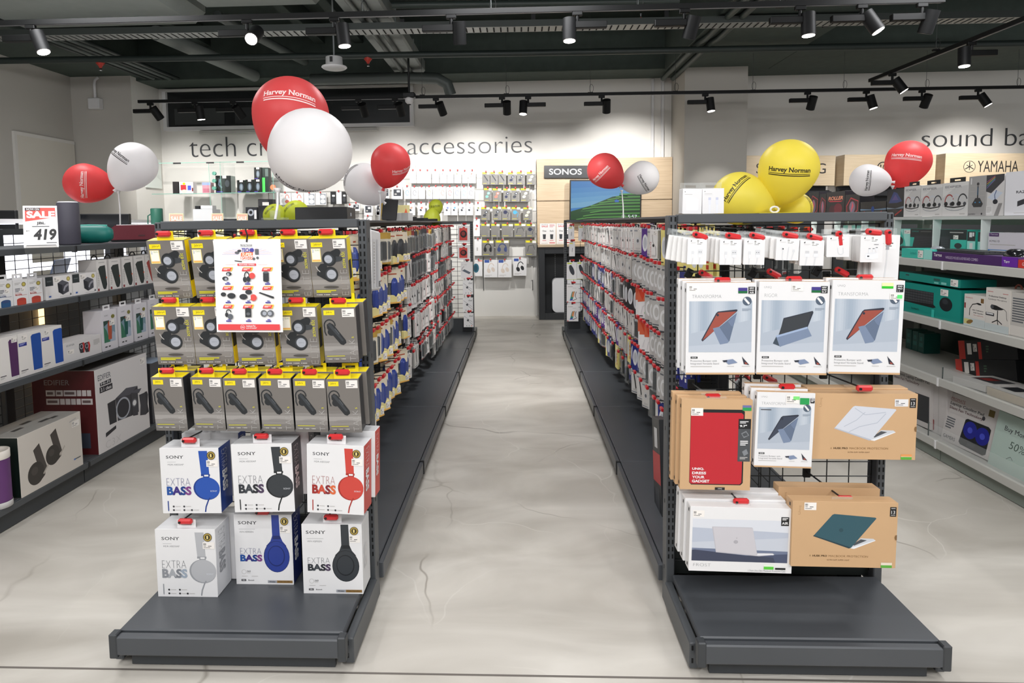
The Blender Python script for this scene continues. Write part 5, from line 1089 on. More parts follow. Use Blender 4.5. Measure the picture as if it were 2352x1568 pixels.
lbox('speaker_box', ((216.8, 859), (336.4, 817.5), (344.4, 988), (229, 1053)), .115, .34, M('dcd8d7', .45), art_c3x, 'large white and maroon speaker set box on the bottom left shelf', X=XS-.005, fm={'x-': M('541a1e', .45), 'z+': M('8b8886', .5), 'x+': M('3a2a2a', .5)}, extra=side_c3x)
def art_notes(p):
    p.rect(0, 0, 1, 1, M('d6cfc6', .45)); K1 = M('3a3632', .4); K2 = M('4b4541', .4)
    for x, y, s_ in ((.17, .30, 1.), (.44, .47, .9)):
        p.poly([(x+.035, y+.38*s_), (x+.13, y+.46*s_), (x+.235*s_, y-.02), (x+.13*s_, y-.1*s_)], K2); p.ell(x+.06, y-.02, .125*s_, .19*s_, K1); p.ell(x+.04, y+.03, .05*s_, .07*s_, K2); p.poly([(x+.1, y-.16*s_), (x+.2, y-.06*s_), (x+.19, y-.12*s_), (x+.1, y-.2*s_)], K1); p.path([(x+.17, y-.09), (x+.26, y+.04)], .02, M('bdb5aa'))
    p.poly([(.8, .87), (.92, .9), (.92, .92), (.8, .89)], PALE); p.sticker(.84, .76, .97, .87); p.rect(.84, .16, .87, .19, M('5a7fb8')); p.rect(.87, .165, .96, .185, GRY)
def side_notes(t, w_, h, d):
    mb = MB()
    for a, b, y in ((-.3, -.15, .08), (-.05, .1, .12), (.05, .2, .06), (.2, .3, .05)): mb.add([(w_*a, y, h+.001), (w_*b, y, h+.001), (w_*b, y+.02, h+.001), (w_*a, y+.02, h+.001)], [(0, 1, 2, 3)], M('4a4a48', .5))
    mb.obj('top_print', t)
lbox('speaker_box', ((40, 1000), (183.4, 940), (190.7, 1061.5), (49.4, 1139.6)), .115, .2, M('d6cfc6', .45), art_notes, 'long box with two note shaped speakers on the bottom left shelf', X=XS-.003, fm={'x-': M('0e1c18', .4), 'z+': M('a3a19c', .5)}, extra=side_notes)
q = at(10, 1145, Z=.115); t = thing('speaker_tube', 'purple cylindrical speaker tube with white ends at the lower left', 'box', (-2.243, 2.646, .1165))
MB().lathe([(.052, .025), (.052, .21)], M('63386f', .5, noise=.1), 28).obj('tube', t); MB().lathe([(.001, 0), (.054, 0), (.054, .025)], WHITE, 28).obj('base_cap', t); MB().lathe([(.054, .21), (.054, .245), (.048, .245), (.048, .235), (.001, .235)], M('d9d2c8', .4), 28).obj('lid', t)
lbox('speaker_box', ((346, 845), (378, 835), (384, 965), (352, 985)), .115, .2, M('3c3c40', .4), lambda p: (p.rect(0, 0, 1, 1, M('4c4c50', .4)), p.ell(.5, .7, .35, .13, M('2c2c30')), p.ell(.5, .35, .3, .12, M('2c2c30'))), 'dark speaker box beside the large white one, bottom left shelf')
t = lbox('tablet_box', ((347, 822), (385, 811), (385, 822), (348, 834)), .115+.335, .18, M('aab9cc', .4), None, 'flat grey blue box lying on the dark speaker box')
# ------------------------------------------------------------------ lit counter of laptops behind the left shelving
LITE = M('f2f3ff', .4, emit=2.6)
t = thing('display_counter', 'brightly lit white counter seen through the left shelving grid', 'counter', (-4.0, 4.9, 0))
MB().box((-.5, -1.5, .82), (.5, 1.5, .86), WHITE, .004).obj('worktop', t); MB().box((-.42, -1.4, 0), (.42, 1.4, .82), M('9fa2a6', .5)).obj('cabinet', t)
for y in (-1.45, -.3, .9): MB().box((.3, y, .86), (.36, y+.06, 1.34), WHITE).obj('post', t)
MB().box((.28, -1.5, 1.34), (.40, 1.5, 1.37), WHITE).obj('canopy', t); MB().box((.30, -1.48, 1.332), (.38, 1.48, 1.34), LITE).obj('light_bar', t)
for y in (-1.2, -.55, .1, .6): MB().box((.44, y, .9), (.45, y+.3, 1.28), LITE).obj('lit_panel', t)
MB().box((.46, -1.45, .99), (.47, 1.3, 1.05), LITE).obj('lit_panel', t)
for i, y in enumerate((3.7, 4.3)):
    t = thing('laptop', f'open grey laptop on the lit counter behind the left shelving, {ORD[i]} nearest', 'laptop', Matrix.Translation((-3.3, y, .861)) @ Matrix.Rotation(math.radians(-70), 4, 'Z'))
    MB().box((-.17, -.12, 0), (.17, .12, .015), M('8f959c', .3, .6), .003).obj('base', t); MB().box((-.15, -.08, .015), (.15, .05, .017), BLACK).obj('keyboard', t)
    MB().add([(-.17, .12, .01), (.17, .12, .01), (.17, .19, .23), (-.17, .19, .23), (-.17, .13, .008), (.17, .13, .008), (.17, .2, .228), (-.17, .2, .228)], [(0, 1, 2, 3), (5, 4, 7, 6), (3, 2, 6, 7), (0, 3, 7, 4), (1, 5, 6, 2)], M('66718a', .35)).obj('lid', t)
t = thing('laptop_stand_table', 'low grey table under the laptops behind the left shelving', 'table', (-3.3, 4.5, 0)); MB().box((-.2, -1.1, .83), (.22, 1.1, .86), M('b9bcc0', .4)).obj('worktop', t)
for x in (-.17, .17):
    for y in (-1.0, 1.0): MB().box((x-.02, y-.02, 0), (x+.02, y+.02, .83), M('8d9094', .4)).obj('leg', t)
for i, (r, Y) in enumerate((((-40, 483, 38, 540), 4.6), ((186, 491, 299, 560), 5.0))):
    fr, w_, h = quad(rect(*r), Y=Y); t = thing('monitor', ('black monitor at the left edge', 'black monitor behind the maroon speaker')[i], 'monitor', fr)
    MB().box((-w_/2, 0, 0), (w_/2, .03, h), BLACK, .003).obj('bezel', t); MB().box((-w_/2+.008, -.001, .01), (w_/2-.008, .0, h-.008), M('15171a', .12)).obj('screen', t); MB().box((-.02, .03, -(fr.translation.z-.862)), (.02, .06, h*.5), BLACK).obj('stand', t)
WARM = M('ffcf8a', .4, emit=3.2)
t = thing('led_frame', 'warm glowing light strips seen through the left shelving grid', 'light', (-2.95, 3.4, 0))
for y in (-.62, -.26, .12, .5): MB().box((-.012, y, .3), (.012, y+.022, .89), WARM).obj('light_strip', t)
MB().box((-.012, -.9, .885), (.012, .9, .9), WARM).obj('light_strip', t)
MB().box((-.04, -1.0, .0), (-.015, 1.0, .95), M('5a5d60', .6)).obj('back_board', t)
# ------------------------------------------------------------------ white shelving on the right
WSH = M('c4c3bd', .4); WSD = M('858d84', .5)
def rback(t, X1, a, b): MB().box((X1-.02, a, .06), (X1-.012, b, 1.06), M('313c35', .4)).obj('dark_backing', t)
T1, T2, T3 = 1.068, .757, .452; XW = 2.2
shelf_run('shelf_unit', 'white shelving of computer accessories along the right edge', XW, 1, .5, [1.52, 2.52, 3.52, 4.52, 5.52], [T1, T2, T3], WSH, WSD, rback, .042, clip=WHITE, topz=1.28)
t = thing('riser_shelf', 'white riser shelf carrying the headset boxes on the right shelving', 'shelf', (2.4, 2.2, T1))
MB().box((0, 0, .222), (.26, 3.3, .232), WHITE, .002).obj('board', t); MB().box((-.004, 0, .215), (0, 3.3, .232), M('c9cbc8', .3)).obj('front_lip', t)
for i in range(9): MB().prism([(.0, 0), (.03, 0), (.045, .22), (.0, .22)], .13+.4*i, .14+.4*i, M('e6efeb', .3)).obj('leg', t)
def rbox(name, c, z, d, mat, art, label, X=XW+.03, fm=None, extra=None, cat='box', group=None, Xb=None, keep=False):
    fr, w_, h = quad(c, X=X, Xb=Xb)
    if not keep: fr = upright_frame(fr); fr.translation.z = z+.001
    return carton(name, label, cat, fr, w_, h, d, mat, art, fm, group, extra=extra)
RZ = T1+.232
def tabK(t, w_, h, d):
    mb = MB(); mb.box((-w_*.3, .01, h), (w_*.3, .012, h+.008), BLACK); mb.box((-w_*.3, .01, h+.016), (w_*.3, .012, h+.026), BLACK); mb.box((-w_*.3, .01, h+.008), (-w_*.12, .012, h+.016), BLACK); mb.box((w_*.12, .01, h+.008), (w_*.3, .012, h+.016), BLACK); mb.obj('hang_tab', t)
def art_headset(p):
    p.rect(0, 0, 1, 1, M('dcdad8', .4)); p.poly([(0, .55), (.5, .85), (1, .9), (1, .4), (.4, .2), (0, .3)], M('cbc9c8', .4)); p.text('EDIFIER', .1, .84, .75, .91, M('8f8d8f'), .03); p.rect(.1, .79, .5, .8, PALE)
    for x, c in ((.28, M('a8433f')), (.55, M('c9cbd2')), (.8, M('2b2d32'))):
        p.arc(x, .42, .17, .22, 20, 190, .035, c); p.ell(x-.13, .37, .075, .065, BLACK); p.ell(x+.08, .36, .06, .055, M('4a4c52'))
    p.path([(.1, .3), (.5, .26), (.9, .3)], .03, BLACK); p.arc(.5, .3, .4, .13, 200, 340, .015, M('8d8f96')); p.rect(.7, .05, .9, .08, PALE)
for i, c in enumerate((((2077.8, 423.4), (2114.8, 419.5), (2113.5, 492), (2075, 492)), ((2116.8, 419.5), (2167, 418), (2163, 491.7), (2113.9, 492)), ((2167.5, 414), (2226.5, 411), (2222.4, 490), (2163.5, 491)))):
    rbox('headset_box', c, RZ, .09, M('dcdad8', .4), art_headset, f'pale headset box with black tab, {ORD[i]} from left on the right riser shelf', X=2.42, extra=tabK)
def art_hero(p): p.rect(0, 0, 1, 1, M('15181f', .35)); p.poly([(.1, .5), (.4, .9), (.6, .85), (.9, .55), (.6, .5)], M('2d3f7a', .35)); p.poly([(.3, .6), (.5, .8), (.7, .6)], M('5a4a8a', .35)); p.poly([(0, .35), (.5, .3), (1, .38), (1, .3), (0, .28)], M('7a8a9a', .3)); p.poly([(.2, .2), (.5, .28), (.8, .2), (.7, .1), (.3, .1)], M('2b2d30', .3)); p.path([(.5, .06), (.9, .25)], .05, M('a8332f', .4))
rbox('gaming_box', ((2038, 423), (2076.5, 424), (2075, 488), (2037, 488)), RZ, .09, M('15181f', .35), art_hero, 'black gaming box with blue artwork left of the pale headset boxes', X=2.42)
def art_mic(p):
    p.rect(0, 0, 1, 1, M('a5a3a2', .4)); p.poly([(.2, .3), (.38, .45), (.62, .45), (.8, .3), (.72, .22), (.3, .22)], M('26282c', .35)); p.path([(.5, .44), (.5, .75)], .07, M('26282c', .35)); p.ell(.5, .80, .07, .04, M('26282c', .35)); p.path([(.5, .52), (.5, .72)], .025, M('3a6a90')); p.ell(.38, .34, .04, .015, M('3a8ac0')); p.ell(.62, .34, .04, .015, M('3a8ac0'))
    for y in (.75, .62, .5): p.rect(.1, y, .35, y+.006, PALE); p.rect(.65, y, .9, y+.006, PALE)
    p.text('GAMERS', .03, .03, .4, .065, INK, .03); p.rect(.1, .8, .16, .96, WHITE); p.cir(.75, .05, .04, INK)
rbox('microphone_box', ((2227, 398), (2270.4, 397), (2265, 490), (2224, 488.4)), RZ, .1, M('a5a3a2', .4), art_mic, 'tall grey box with a desktop microphone on the right riser shelf', X=2.42)
def art_desk(p):
    p.rect(0, 0, 1, 1, M('d5d3d2', .4)); p.poly([(0, .6), (0, 1), (1, 1), (1, .85), (.3, .55)], M('2a2c33', .35))
    for k, c in enumerate(('7a6ab0', '4aa0a8', 'd0b04a', 'b0507a')): p.path([(.03, .68+.05*k), (.5, .88+.03*k)], .025, M(c, .4))
    p.poly([(.1, .45), (.55, .62), (.95, .55), (.5, .35)], M('c9d2e0', .4)); p.path([(.55, .38), (.5, .5), (.6, .62)], .04, M('2a4a80')); p.ell(.55, .34, .14, .06, M('20242c')); p.poly([(.5, 0), (.75, .3), (.95, .3), (.75, 0)], M('8f8d8c')); p.rect(.05, .04, .4, .24, WHITE); p.lines(.08, .07, .36, .22, 5, PALE)
rbox('microphone_box', ((2270.9, 395.3), (2317.6, 394.8), (2301, 489.7), (2265.5, 490)), RZ, .1, M('d5d3d2', .4), art_desk, 'box with a desk photo right of the tall grey microphone box', X=2.42)
t = rbox('speaker_carton', ((2330, 400), (2392, 372), (2390, 488), (2300, 489)), RZ, .15, M('e9e9ee', .4), lambda p: (p.rect(0, 0, 1, 1, M('e9e9ee', .4)), p.poly([(.4, .2), (.8, .3), (.8, .42), (.4, .32)], M('35363c')), p.text('RAZER', .35, .5, .8, .56, INK, .02), p.rect(.3, .05, .9, .06, PALE)), 'large white box at the right edge of the riser shelf', X=2.42)
# gaming boxes farther along the riser
def art_game(k):
    def f(p):
        p.rect(0, 0, 1, 1, M('1b1a1f', .35)); R_ = M('b0303c', .35)
        if k == 0: p.poly([(.15, .1), (.1, .5), (.4, .85), (.9, .7), (.85, .3), (.5, .08)], M('3a2024', .35)); p.path([(.15, .1), (.1, .5), (.4, .85), (.9, .7), (.85, .3), (.5, .08), (.15, .1)], .05, R_); p.ell(.5, .45, .2, .25, M('7a6a80', .3)); p.poly([(.4, .2), (.6, .5), (.5, .7)], M('d05060', .3))
        elif k == 1: p.text('ROLLER', .1, .68, .9, .82, M('e08a6a', .3), .03, shear=.04); p.poly([(.1, .66), (.9, .64), (.8, .6), (.2, .61)], R_); p.ell(.35, .3, .2, .18, M('4a2a30')); p.ell(.65, .35, .22, .2, M('6a2a34')); p.ell(.5, .15, .15, .08, M('8a3a44'))
        else: p.poly([(.0, .55), (.5, .5), (1, .56), (1, .46), (0, .45)], M('6a8aa8', .3)); p.cir(.5, .52, .06, M('2a4a90')); p.poly([(.15, .4), (.4, .42), (.5, .25), (.6, .42), (.85, .4), (.7, .1), (.3, .1)], M('2e3136', .3)); p.path([(.15, .35), (.3, .12)], .05, R_); p.path([(.85, .35), (.7, .12)], .05, R_)
    return f
for i, (x0, x1, y0, k) in enumerate(((1857, 1880, 428, 0), (1881, 1897, 433, 0), (1898, 1940, 428, 1), (1941, 1974, 435, 0), (1976, 2035, 452, 2))):
    c = ((x0, y0), (x1, y0), (x1, 488), (x0, 488))
    rbox('gaming_box', c, RZ, .1, M('1b1a1f', .35), art_game(k), f'black and red gaming box, {ORD[i]} from left along the riser behind the balloons', X=2.42)
# top shelf below the riser
TQ = M('3fc0ae', .4); TQL = M('9fe3d8', .4); TQD = M('1a8c80', .4); PUR = M('4b2a63', .4)
def keys(p, x0, y0, x1, y1, n=14, m_=5):
    p.rect(x0, y0, x1, y1, M('2c2e31', .45)); a = (x1-x0)/n; b = (y1-y0)/m_
    for j in range(m_): p.rect(x0+a*.2, y0+b*(j+.15), x1-a*.2, y0+b*(j+.85), M('45484c', .5))
    for i in range(1, n): p.rect(x0+a*i-a*.06, y0, x0+a*i+a*.06, y1, M('2c2e31', .45))
def art_combo(p):
    p.rect(0, 0, 1, 1, TQ); p.poly([(0, .55), (0, 1), (1, 1), (1, .5), (.35, .5)], M('2a2f30', .4)); p.text('COMFORT', .03, .83, .17, .9, M('3fa89a'), .02); p.rect(.2, .86, .4, .87, PALE); p.poly([(.05, 0), (.09, .64), (.74, .64), (.74, 0)], M('3a3d40', .45)); keys(p, .1, .14, .48, .6); keys(p, .51, .14, .72, .6, 7, 5); p.poly([(.76, .0), (.76, .5), (1, .5), (1, .0)], TQ); p.ell(.87, .2, .06, .14, M('3a3d40')); p.sticker(.79, .52, .87, .72); p.lines(.73, .8, .95, .88, 1, PALE)
rbox('keyboard_box', ((2092, 511), (2221, 513), (2221, 556), (2090, 556)), T1+.045, .08, TQ, art_combo, 'black and turquoise keyboard box upright under the riser', X=2.44)
MB_ = None
for i, c in enumerate((((2221.6, 513), (2240, 513), (2240, 557), (2221.6, 557)), ((2246, 513), (2268, 513), (2268, 557), (2246, 557)))):
    rbox('mouse_box', c, T1+.045, .08, TQ, lambda p: (p.rect(0, 0, 1, .5, TQL), p.rect(0, .5, 1, 1, M('33383a', .4)), p.rect(.3, .1, .7, .4, WHITE), p.rect(.25, .7, .6, .95, WHITE), p.rect(.65, .75, .85, .95, WHITE)), f'narrow turquoise and black box, {("left", "right")[i]} of two beside the keyboard box', X=2.44)
def art_km(p): p.rect(0, 0, 1, 1, M('d8d5dc', .4)); p.rect(0, 0, 1, .15, M('3d7fc0', .4)); p.rect(.02, .8, .28, .98, PUR); p.text('Targus', .05, .85, .25, .94, M('c9bfd2'), .02); p.text('KM610', .04, .52, .3, .62, INK, .008); p.lines(.05, .35, .7, .42, 1, PALE); p.lines(.05, .05, .6, .11, 1, WHITE); p.poly([(.75, .0), (.85, .18), (1, .22), (1, 0)], BLACK)
rbox('keyboard_box', ((2270.5, 514), (2362, 514), (2362, 562), (2269.5, 560)), T1+.045, .1, M('d8d5dc', .4), art_km, 'white keyboard box with a blue base band at the right edge', X=2.42)
def art_tq(p): p.rect(0, 0, 1, 1, TQ); p.poly([(0, 1), (.3, .9), (.55, .3), (.6, 0), (1, 0), (1, 1)], TQL); p.ell(.25, .3, .2, .25, M('2c3436')); p.sticker(.5, .72, .85, .92)
rbox('mouse_box', ((2056, 519), (2098, 519), (2098, 558), (2056, 560)), T1+.045, .08, TQ, art_tq, 'turquoise mouse box left of the black and turquoise keyboard box', X=2.46)
for i, px in enumerate((1936, 1966, 1998, 2028)):
    rbox('mouse_box', ((px, 500), (px+28, 500), (px+28, 552), (px, 553)), T1, .1, TQL, lambda p: (p.rect(0, 0, 1, 1, M('8fd8cc', .4)), p.poly([(.3, 0), (.4, 1), (.7, 1), (.8, 0)], WHITE)), f'pale turquoise box seen through the right end grid, {ORD[i]} from left', X=2.5)
rbox('keyboard_box', ((2071, 566), (2141, 569.5), (2141, 590), (2071, 588)), T1, .16, TQ, lambda p: (p.rect(0, 0, 1, 1, TQ), p.text('logitech', .3, .3, .5, .7, TQD, .02), p.sticker(.55, .1, .72, .9), p.rect(.74, 0, 1, 1, TQL)), 'flat turquoise keyboard box at the shelf front', X=XW+.015)
rbox('keyboard_box', ((2141.5, 571), (2338, 578), (2338, 601), (2141.5, 590)), T1, .17, PUR, lambda p: (p.rect(0, 0, .84, 1, PUR), p.rect(.84, 0, 1, 1, M('6a2aa0', .4)), p.text('Targus', .02, .35, .13, .85, WHITE, .02), p.text('WIRELESS MOUSE & KEYBOARD COMBO', .18, .3, .58, .6, M('cbbdd6'), .01), p.text('Targ', .86, .3, .92, .65, WHITE, .02)), 'flat purple keyboard box at the shelf front', X=XW+.012)
rbox('small_red_box', ((2339, 585), (2362, 588), (2362, 606), (2339, 604)), T1, .1, M('cf3a30', .4), lambda p: (p.rect(0, 0, 1, 1, M('cf3a30', .4)), p.text('G', .4, .3, .6, .7, WHITE)), 'small red box beside the flat purple box', X=XW+.012)
def keyboard(x, y, z, L_, label, rz):
    t = thing('keyboard', label, 'keyboard', Matrix.Translation((x, y, z)) @ Matrix.Rotation(rz, 4, 'Z')); MB().box((-L_/2, -.07, 0), (L_/2, .07, .014), BLACK, .004).obj('base', t); mb = MB()
    for r in range(5):
        for c in range(15): mb.box((-L_/2+.01+c*(L_-.02)/15, -.06+.025*r, .014), (-L_/2+.007+(c+1)*(L_-.02)/15, -.039+.025*r, .019), M('2c2e31', .5))
    mb.obj('keys', t); tag(t.children[-1], None)
zk = T1+.04
q = at(2232, 571, X=2.3); keyboard(2.30, q.y, zk, .42, 'black keyboard lying on the flat purple box', PI/2-.05)
q = at(2085, 560, X=2.33); keyboard(2.33, q.y+.05, zk-.006, .34, 'keyboard lying on the flat turquoise box', PI/2)
def mouse(x, y, z, s_, label, mt):
    t = thing('mouse', label, 'mouse', (x, y, z)); mb = MB(); V = []; n = 16
    for j, (k, hh) in enumerate(((1, 0), (1, .3), (.85, .7), (.5, .95), (.001, 1))): V += [(.03*s_*k*math.cos(2*PI*i/n), .055*s_*k*math.sin(2*PI*i/n), .034*s_*hh) for i in range(n)]
    mb.add(V, [(j*n+i, j*n+(i+1) % n, (j+1)*n+(i+1) % n, (j+1)*n+i) for j in range(4) for i in range(n)], mt, True); mb.obj('body', t)
    MB().tube([(0, .025*s_, .03*s_), (0, .04*s_, .024*s_)], .004*s_, M('9a9a9e', .3), 8).obj('wheel', t)
q = at(2150, 566, X=2.3); mouse(2.31, q.y, zk-.004, 1., 'silver and black mouse on the flat turquoise box', M('b9bcc2', .2, .3)); q = at(2335, 572, X=2.27); mouse(2.27, q.y, zk, 1.2, 'glossy black mouse at the right edge of the shelf', M('1c1d20', .12))
# second shelf
def art_long(p): p.rect(0, 0, 1, 1, TQD); p.sticker(.86, .1, .97, .95); p.rect(.12, .6, .18, .75, INK); p.rect(.6, .45, .7, .75, M('2b5a55')); p.rect(.61, .1, .68, .3, M('7fcabf')); p.rect(.72, .1, .8, .4, M('7fcabf'))
def art_kb(p): p.rect(0, 0, 1, 1, M('149184', .4)); keys(p, .0, .36, .62, .80, 15, 5); p.poly([(0, .36), (.62, .30), (.66, .34), (.62, .42)], BLACK); p.ell(.8, .5, .09, .22, M('25282b', .3)); p.ell(.79, .58, .04, .08, M('3a3e42', .3)); p.text('logitech', .28, .1, .4, .2, M('0c5a52'), .02); p.sticker(.72, .76, .83, .96); p.rect(.6, .0, .64, .25, M('35c0b0'))
rbox('keyboard_box', ((2060, 641.5), (2209, 661), (2206, 733), (2056, 707.5)), T2, .16, M('149184', .4), art_kb, 'large turquoise keyboard and mouse box on the second right shelf', X=XW+.03)
fr, w_, h = quad(((2066, 622), (2206, 644), (2205, 661), (2066, 640)), X=XW+.035)
zz = fr.translation.z; carton('keyboard_box', 'long thin turquoise box lying on the large turquoise box', 'box', fr, w_, h, .18, TQD, art_long, {'x+': M('0f8076', .4), 'z+': M('0d5a54', .4)})
def art_goose(p): p.rect(0, 0, 1, 1, M('dcd7d0', .45)); p.text('PROMATE', .06, .87, .4, .91, M('b5262b')); p.rect(.78, .78, .92, .92, M('7a5a30')); p.path([(.27, .34), (.28, .55), (.4, .7), (.6, .74)], .03, BLACK); p.ell(.7, .74, .12, .03, BLACK, -.1); p.text('High Definition', .4, .5, .92, .55, INK, .02); p.text('USB Gaming', .45, .42, .92, .47, INK, .02); p.text('Microphone', .47, .35, .92, .39, M('b5413a'), .02); p.rect(.01, .55, .08, .72, M('8a2a2c')); p.rect(0, 0, 1, .26, M('c9d2d2', .3)); p.rect(.02, .06, .36, .22, M('d9d08a')); p.ell(.3, .14, .16, .06, M('8a6a3a'), .3)
rbox('microphone_box', ((2215.6, 665), (2265, 669.5), (2261.5, 744.8), (2213.8, 736)), T2, .12, M('dcd7d0', .45), art_goose, 'white gooseneck microphone box on the second right shelf', X=XW+.025)
def art_cond(p): p.rect(0, 0, 1, 1, M('d9d4cd', .45)); p.lines(.05, .9, .3, .92, 1, M('b5262b')); p.lines(.7, .88, .92, .9, 1, M('b5262b')); p.text('Professional Desktop', .12, .78, .85, .83, INK, .02); p.text('Condenser Microphone', .1, .71, .87, .76, INK, .02); p.poly([(.25, .62), (.45, .61), (.66, .57), (.8, .55), (.66, .52), (.45, .5), (.26, .51)], BLACK); p.ell(.28, .565, .07, .05, M('4a4c50')); p.path([(.52, .5), (.52, .28)], .035, BLACK); p.path([(.52, .28), (.3, .2)], .03, BLACK); p.path([(.52, .28), (.72, .2)], .03, BLACK); p.path([(.52, .28), (.58, .1)], .03, BLACK); p.path([(.78, .55), (.88, .5), (.9, .35), (.93, .3)], .015, BLACK); p.rect(.02, .35, .38, .42, INK); p.lines(.05, .36, .34, .41, 1, WHITE); p.rect(0, 0, 1, .17, M('c9d2d2', .3))
rbox('microphone_box', ((2266.6, 648), (2321.4, 655.5), (2317.6, 756), (2261.9, 747)), T2, .14, M('d9d4cd', .45), art_cond, 'white condenser microphone box on a tripod picture, second right shelf', X=XW+.025, extra=lambda t, w_, h, d: MB().tube([(-.02*math.cos(a)+.03, d*.5, h+.02*math.sin(a)) for a in [i*PI/8 for i in range(9)]], .004, M('7a3a2a', .5), 6).obj('carry_cord', t))
rbox('microphone_box', ((2322, 657), (2385, 666), (2380, 768), (2319, 758)), T2, .14, M('b8b4ae', .45), lambda p: (p.rect(0, 0, 1, 1, M('c3bfb9', .45)), p.lines(.08, .3, .7, .88, 10, GRY), p.rect(.02, .02, .95, .24, M('d9d4cd'))), 'box side with printed text at the right edge, second right shelf', X=XW+.03)
# third shelf
def art_blk(p): p.rect(0, 0, 1, 1, M('15171a', .35)); p.rect(.0, 0, .12, 1, M('c8372c', .4)); p.rect(.16, .25, .24, .85, LBL); p.rect(.36, 0, .42, .9, M('c8372c', .4)); p.sticker(.27, .4, .34, .8); p.lines(.5, .3, .55, .7, 3, M('4a6a50'))
for c, z, lb in ((((2201, 823), (2338, 833), (2338, 858), (2197, 858)), T3, 'black and red long box, lower of two on the third right shelf'), (((2206, 787), (2340, 787), (2338, 832), (2204, 832)), T3+.105, 'black and red long box, upper of two on the third right shelf')):
    fr, w_, h = quad(c, X=2.42); fr.translation.z = z+.001
    carton('graphics_box', lb, 'box', fr, w_, .1, .12, M('15171a', .35), art_blk, {'x-': M('1b1d20', .3)})
def flat(name, c, z, d, hh, mat, label, top=None):
    fr, w_, h = quad(c, X=XW+.02); fr.translation.z = z+.001; t = thing(name, label, 'box', fr); MB().box((-w_/2, 0, 0), (w_/2, d, hh), mat, .002).obj('carton', t)
    mb = MB(); z_ = hh+.0012
    for a, b, c_, e, mt in top or (): mb.add([(w_*(a-.5), d*b, z_), (w_*(c_-.5), d*b, z_), (w_*(c_-.5), d*e, z_), (w_*(a-.5), d*e, z_)], [(0, 1, 2, 3)], mt); z_ += .0003
    if mb.f: mb.obj('top_print', t)
flat('tablet_box', ((2188, 868), (2262, 890), (2262, 905), (2188, 882)), T3, .2, .035, M('c9c6c2', .45), 'flat white box with a dark picture on top, third right shelf', [(.2, .3, .9, .8, M('3a3c40', .35)), (.3, .4, .6, .7, M('8a2f2c', .4))]); flat('tablet_box', ((2266, 884), (2380, 922), (2380, 945), (2266, 905)), T3, .2, .04, M('bfb3a0', .5), 'flat tan edged box at the right edge, third right shelf', [(0, 0, 1, 1, M('c9c6c2', .45)), (.1, .2, .4, .6, M('2a2c30', .35))])
for i, px in enumerate((2080, 2095, 2109)): rbox('keyboard_box', ((px, 742), (px+13, 744), (px+13, 790), (px, 787)), T3, .1, M('15564e', .45), lambda p: (p.rect(.2, .3, .8, .5, M('2f7a70')), p.rect(.3, .6, .7, .8, M('2f7a70'))), f'dark turquoise box deep on the third right shelf, {ORD[i]} from left', X=2.5)
# bottom shelf
def art_cool(p, big=True):
    p.rect(0, 0, 1, 1, M('c8c3c0', .45)); p.text('PROMATE', .04, .86, .34, .915, M('8a3a38'), .03); p.rect(.04, .845, .34, .852, M('8a3a38')); p.text('Laptop Cooling Pad', .04, .745, .74, .82, M('3a3c40'), .02); p.text('Silent Fan Technology', .04, .655, .74, .73, M('5a3a3c'), .02)
    p.lines(.04, .25, .22, .5, 5, GRY); p.text('GAMERS', .04, .06, .3, .13, INK, .05); p.poly([(.82, .8), (.93, .8), (.93, .93), (.82, .93)], M('6a5a2a')); p.cir(.75, .72, .03, INK)
    p.poly([(.38, .1), (.42, .57), (.46, .6), (.88, .6), (.93, .56), (.93, .08), (.88, .04), (.42, .06)], M('1f2124', .35)); p.ell(.55, .40, .135, .17, M('23288e', .3)); p.ell(.8, .38, .135, .17, M('23288e', .3)); p.ell(.55, .40, .05, .06, M('4a54c8', .3)); p.ell(.8, .38, .05, .06, M('4a54c8', .3)); p.rect(.55, .1, .7, .16, M('3a3c40'))
fr, w_, h = quad(((2188, 899), (2307.6, 945.8), (2267, 1054), (2163, 1009)), X=XW+.10, Xb=XW+.05)
carton('cooling_pad_box', 'white laptop cooling pad box with two blue fans, leaning on the bottom right shelf', 'box', fr, w_, h, .06, M('c8c3c0', .45), art_cool)
fr, w_, h = quad(((2047, 855), (2134, 888), (2138, 1008), (2050, 972)), X=XW+.06); fr.translation.z = .117
carton('cooling_pad_box', 'white cooling pad box partly behind the tan laptop box', 'box', fr, w_, h, .1, M('c8c3c0', .45), lambda p: (p.rect(0, 0, 1, 1, M('c8c3c0', .45)), p.text('Ergonomic Laptop Cooling Pad', .02, .82, .95, .9, M('3a3c40'), .02), p.text('Silent Fan Technology', .02, .74, .7, .81, M('5a3a3c'), .02), p.rect(.6, .1, .95, .6, M('2a2c30')), p.poly([(.75, .88), (.9, .9), (.9, .98), (.75, .97)], M('6a5a2a'))))
fr, w_, h = quad(((2135, 888), (2172, 902), (2172, 1022), (2139, 1008)), X=XW+.07); fr.translation.z = .117
carton('cooling_pad_box', 'plain white box standing beside the leaning cooling pad box', 'box', fr, w_, h, .1, M('c5c0be', .45), lambda p: (p.rect(.45, 0, .5, 1, PALE), p.rect(.1, .05, .2, .25, M('8a3a38'))))
fr, w_, h = quad(((2311, 947), (2395, 985), (2352, 1122), (2262, 1074)), X=XW+.08, Xb=XW+.035)
t = thing('offer_panel', 'pale glassy offer panel with handwriting at the lower right', 'sign', fr); MB().box((-w_/2, 0, 0), (w_/2, .006, h), M('b9cbc2', .15), .002).obj('panel', t)
p = P(w_, h); p.text('Buy More', .25, .7, .85, .8, INK, .02); p.text('50%', .45, .48, .85, .6, M('4a5a52'), -.01, shear=.03); p.path([(.45, .3), (.55, .36), (.62, .32)], .01, GRY); p.obj(t, 'handwriting')
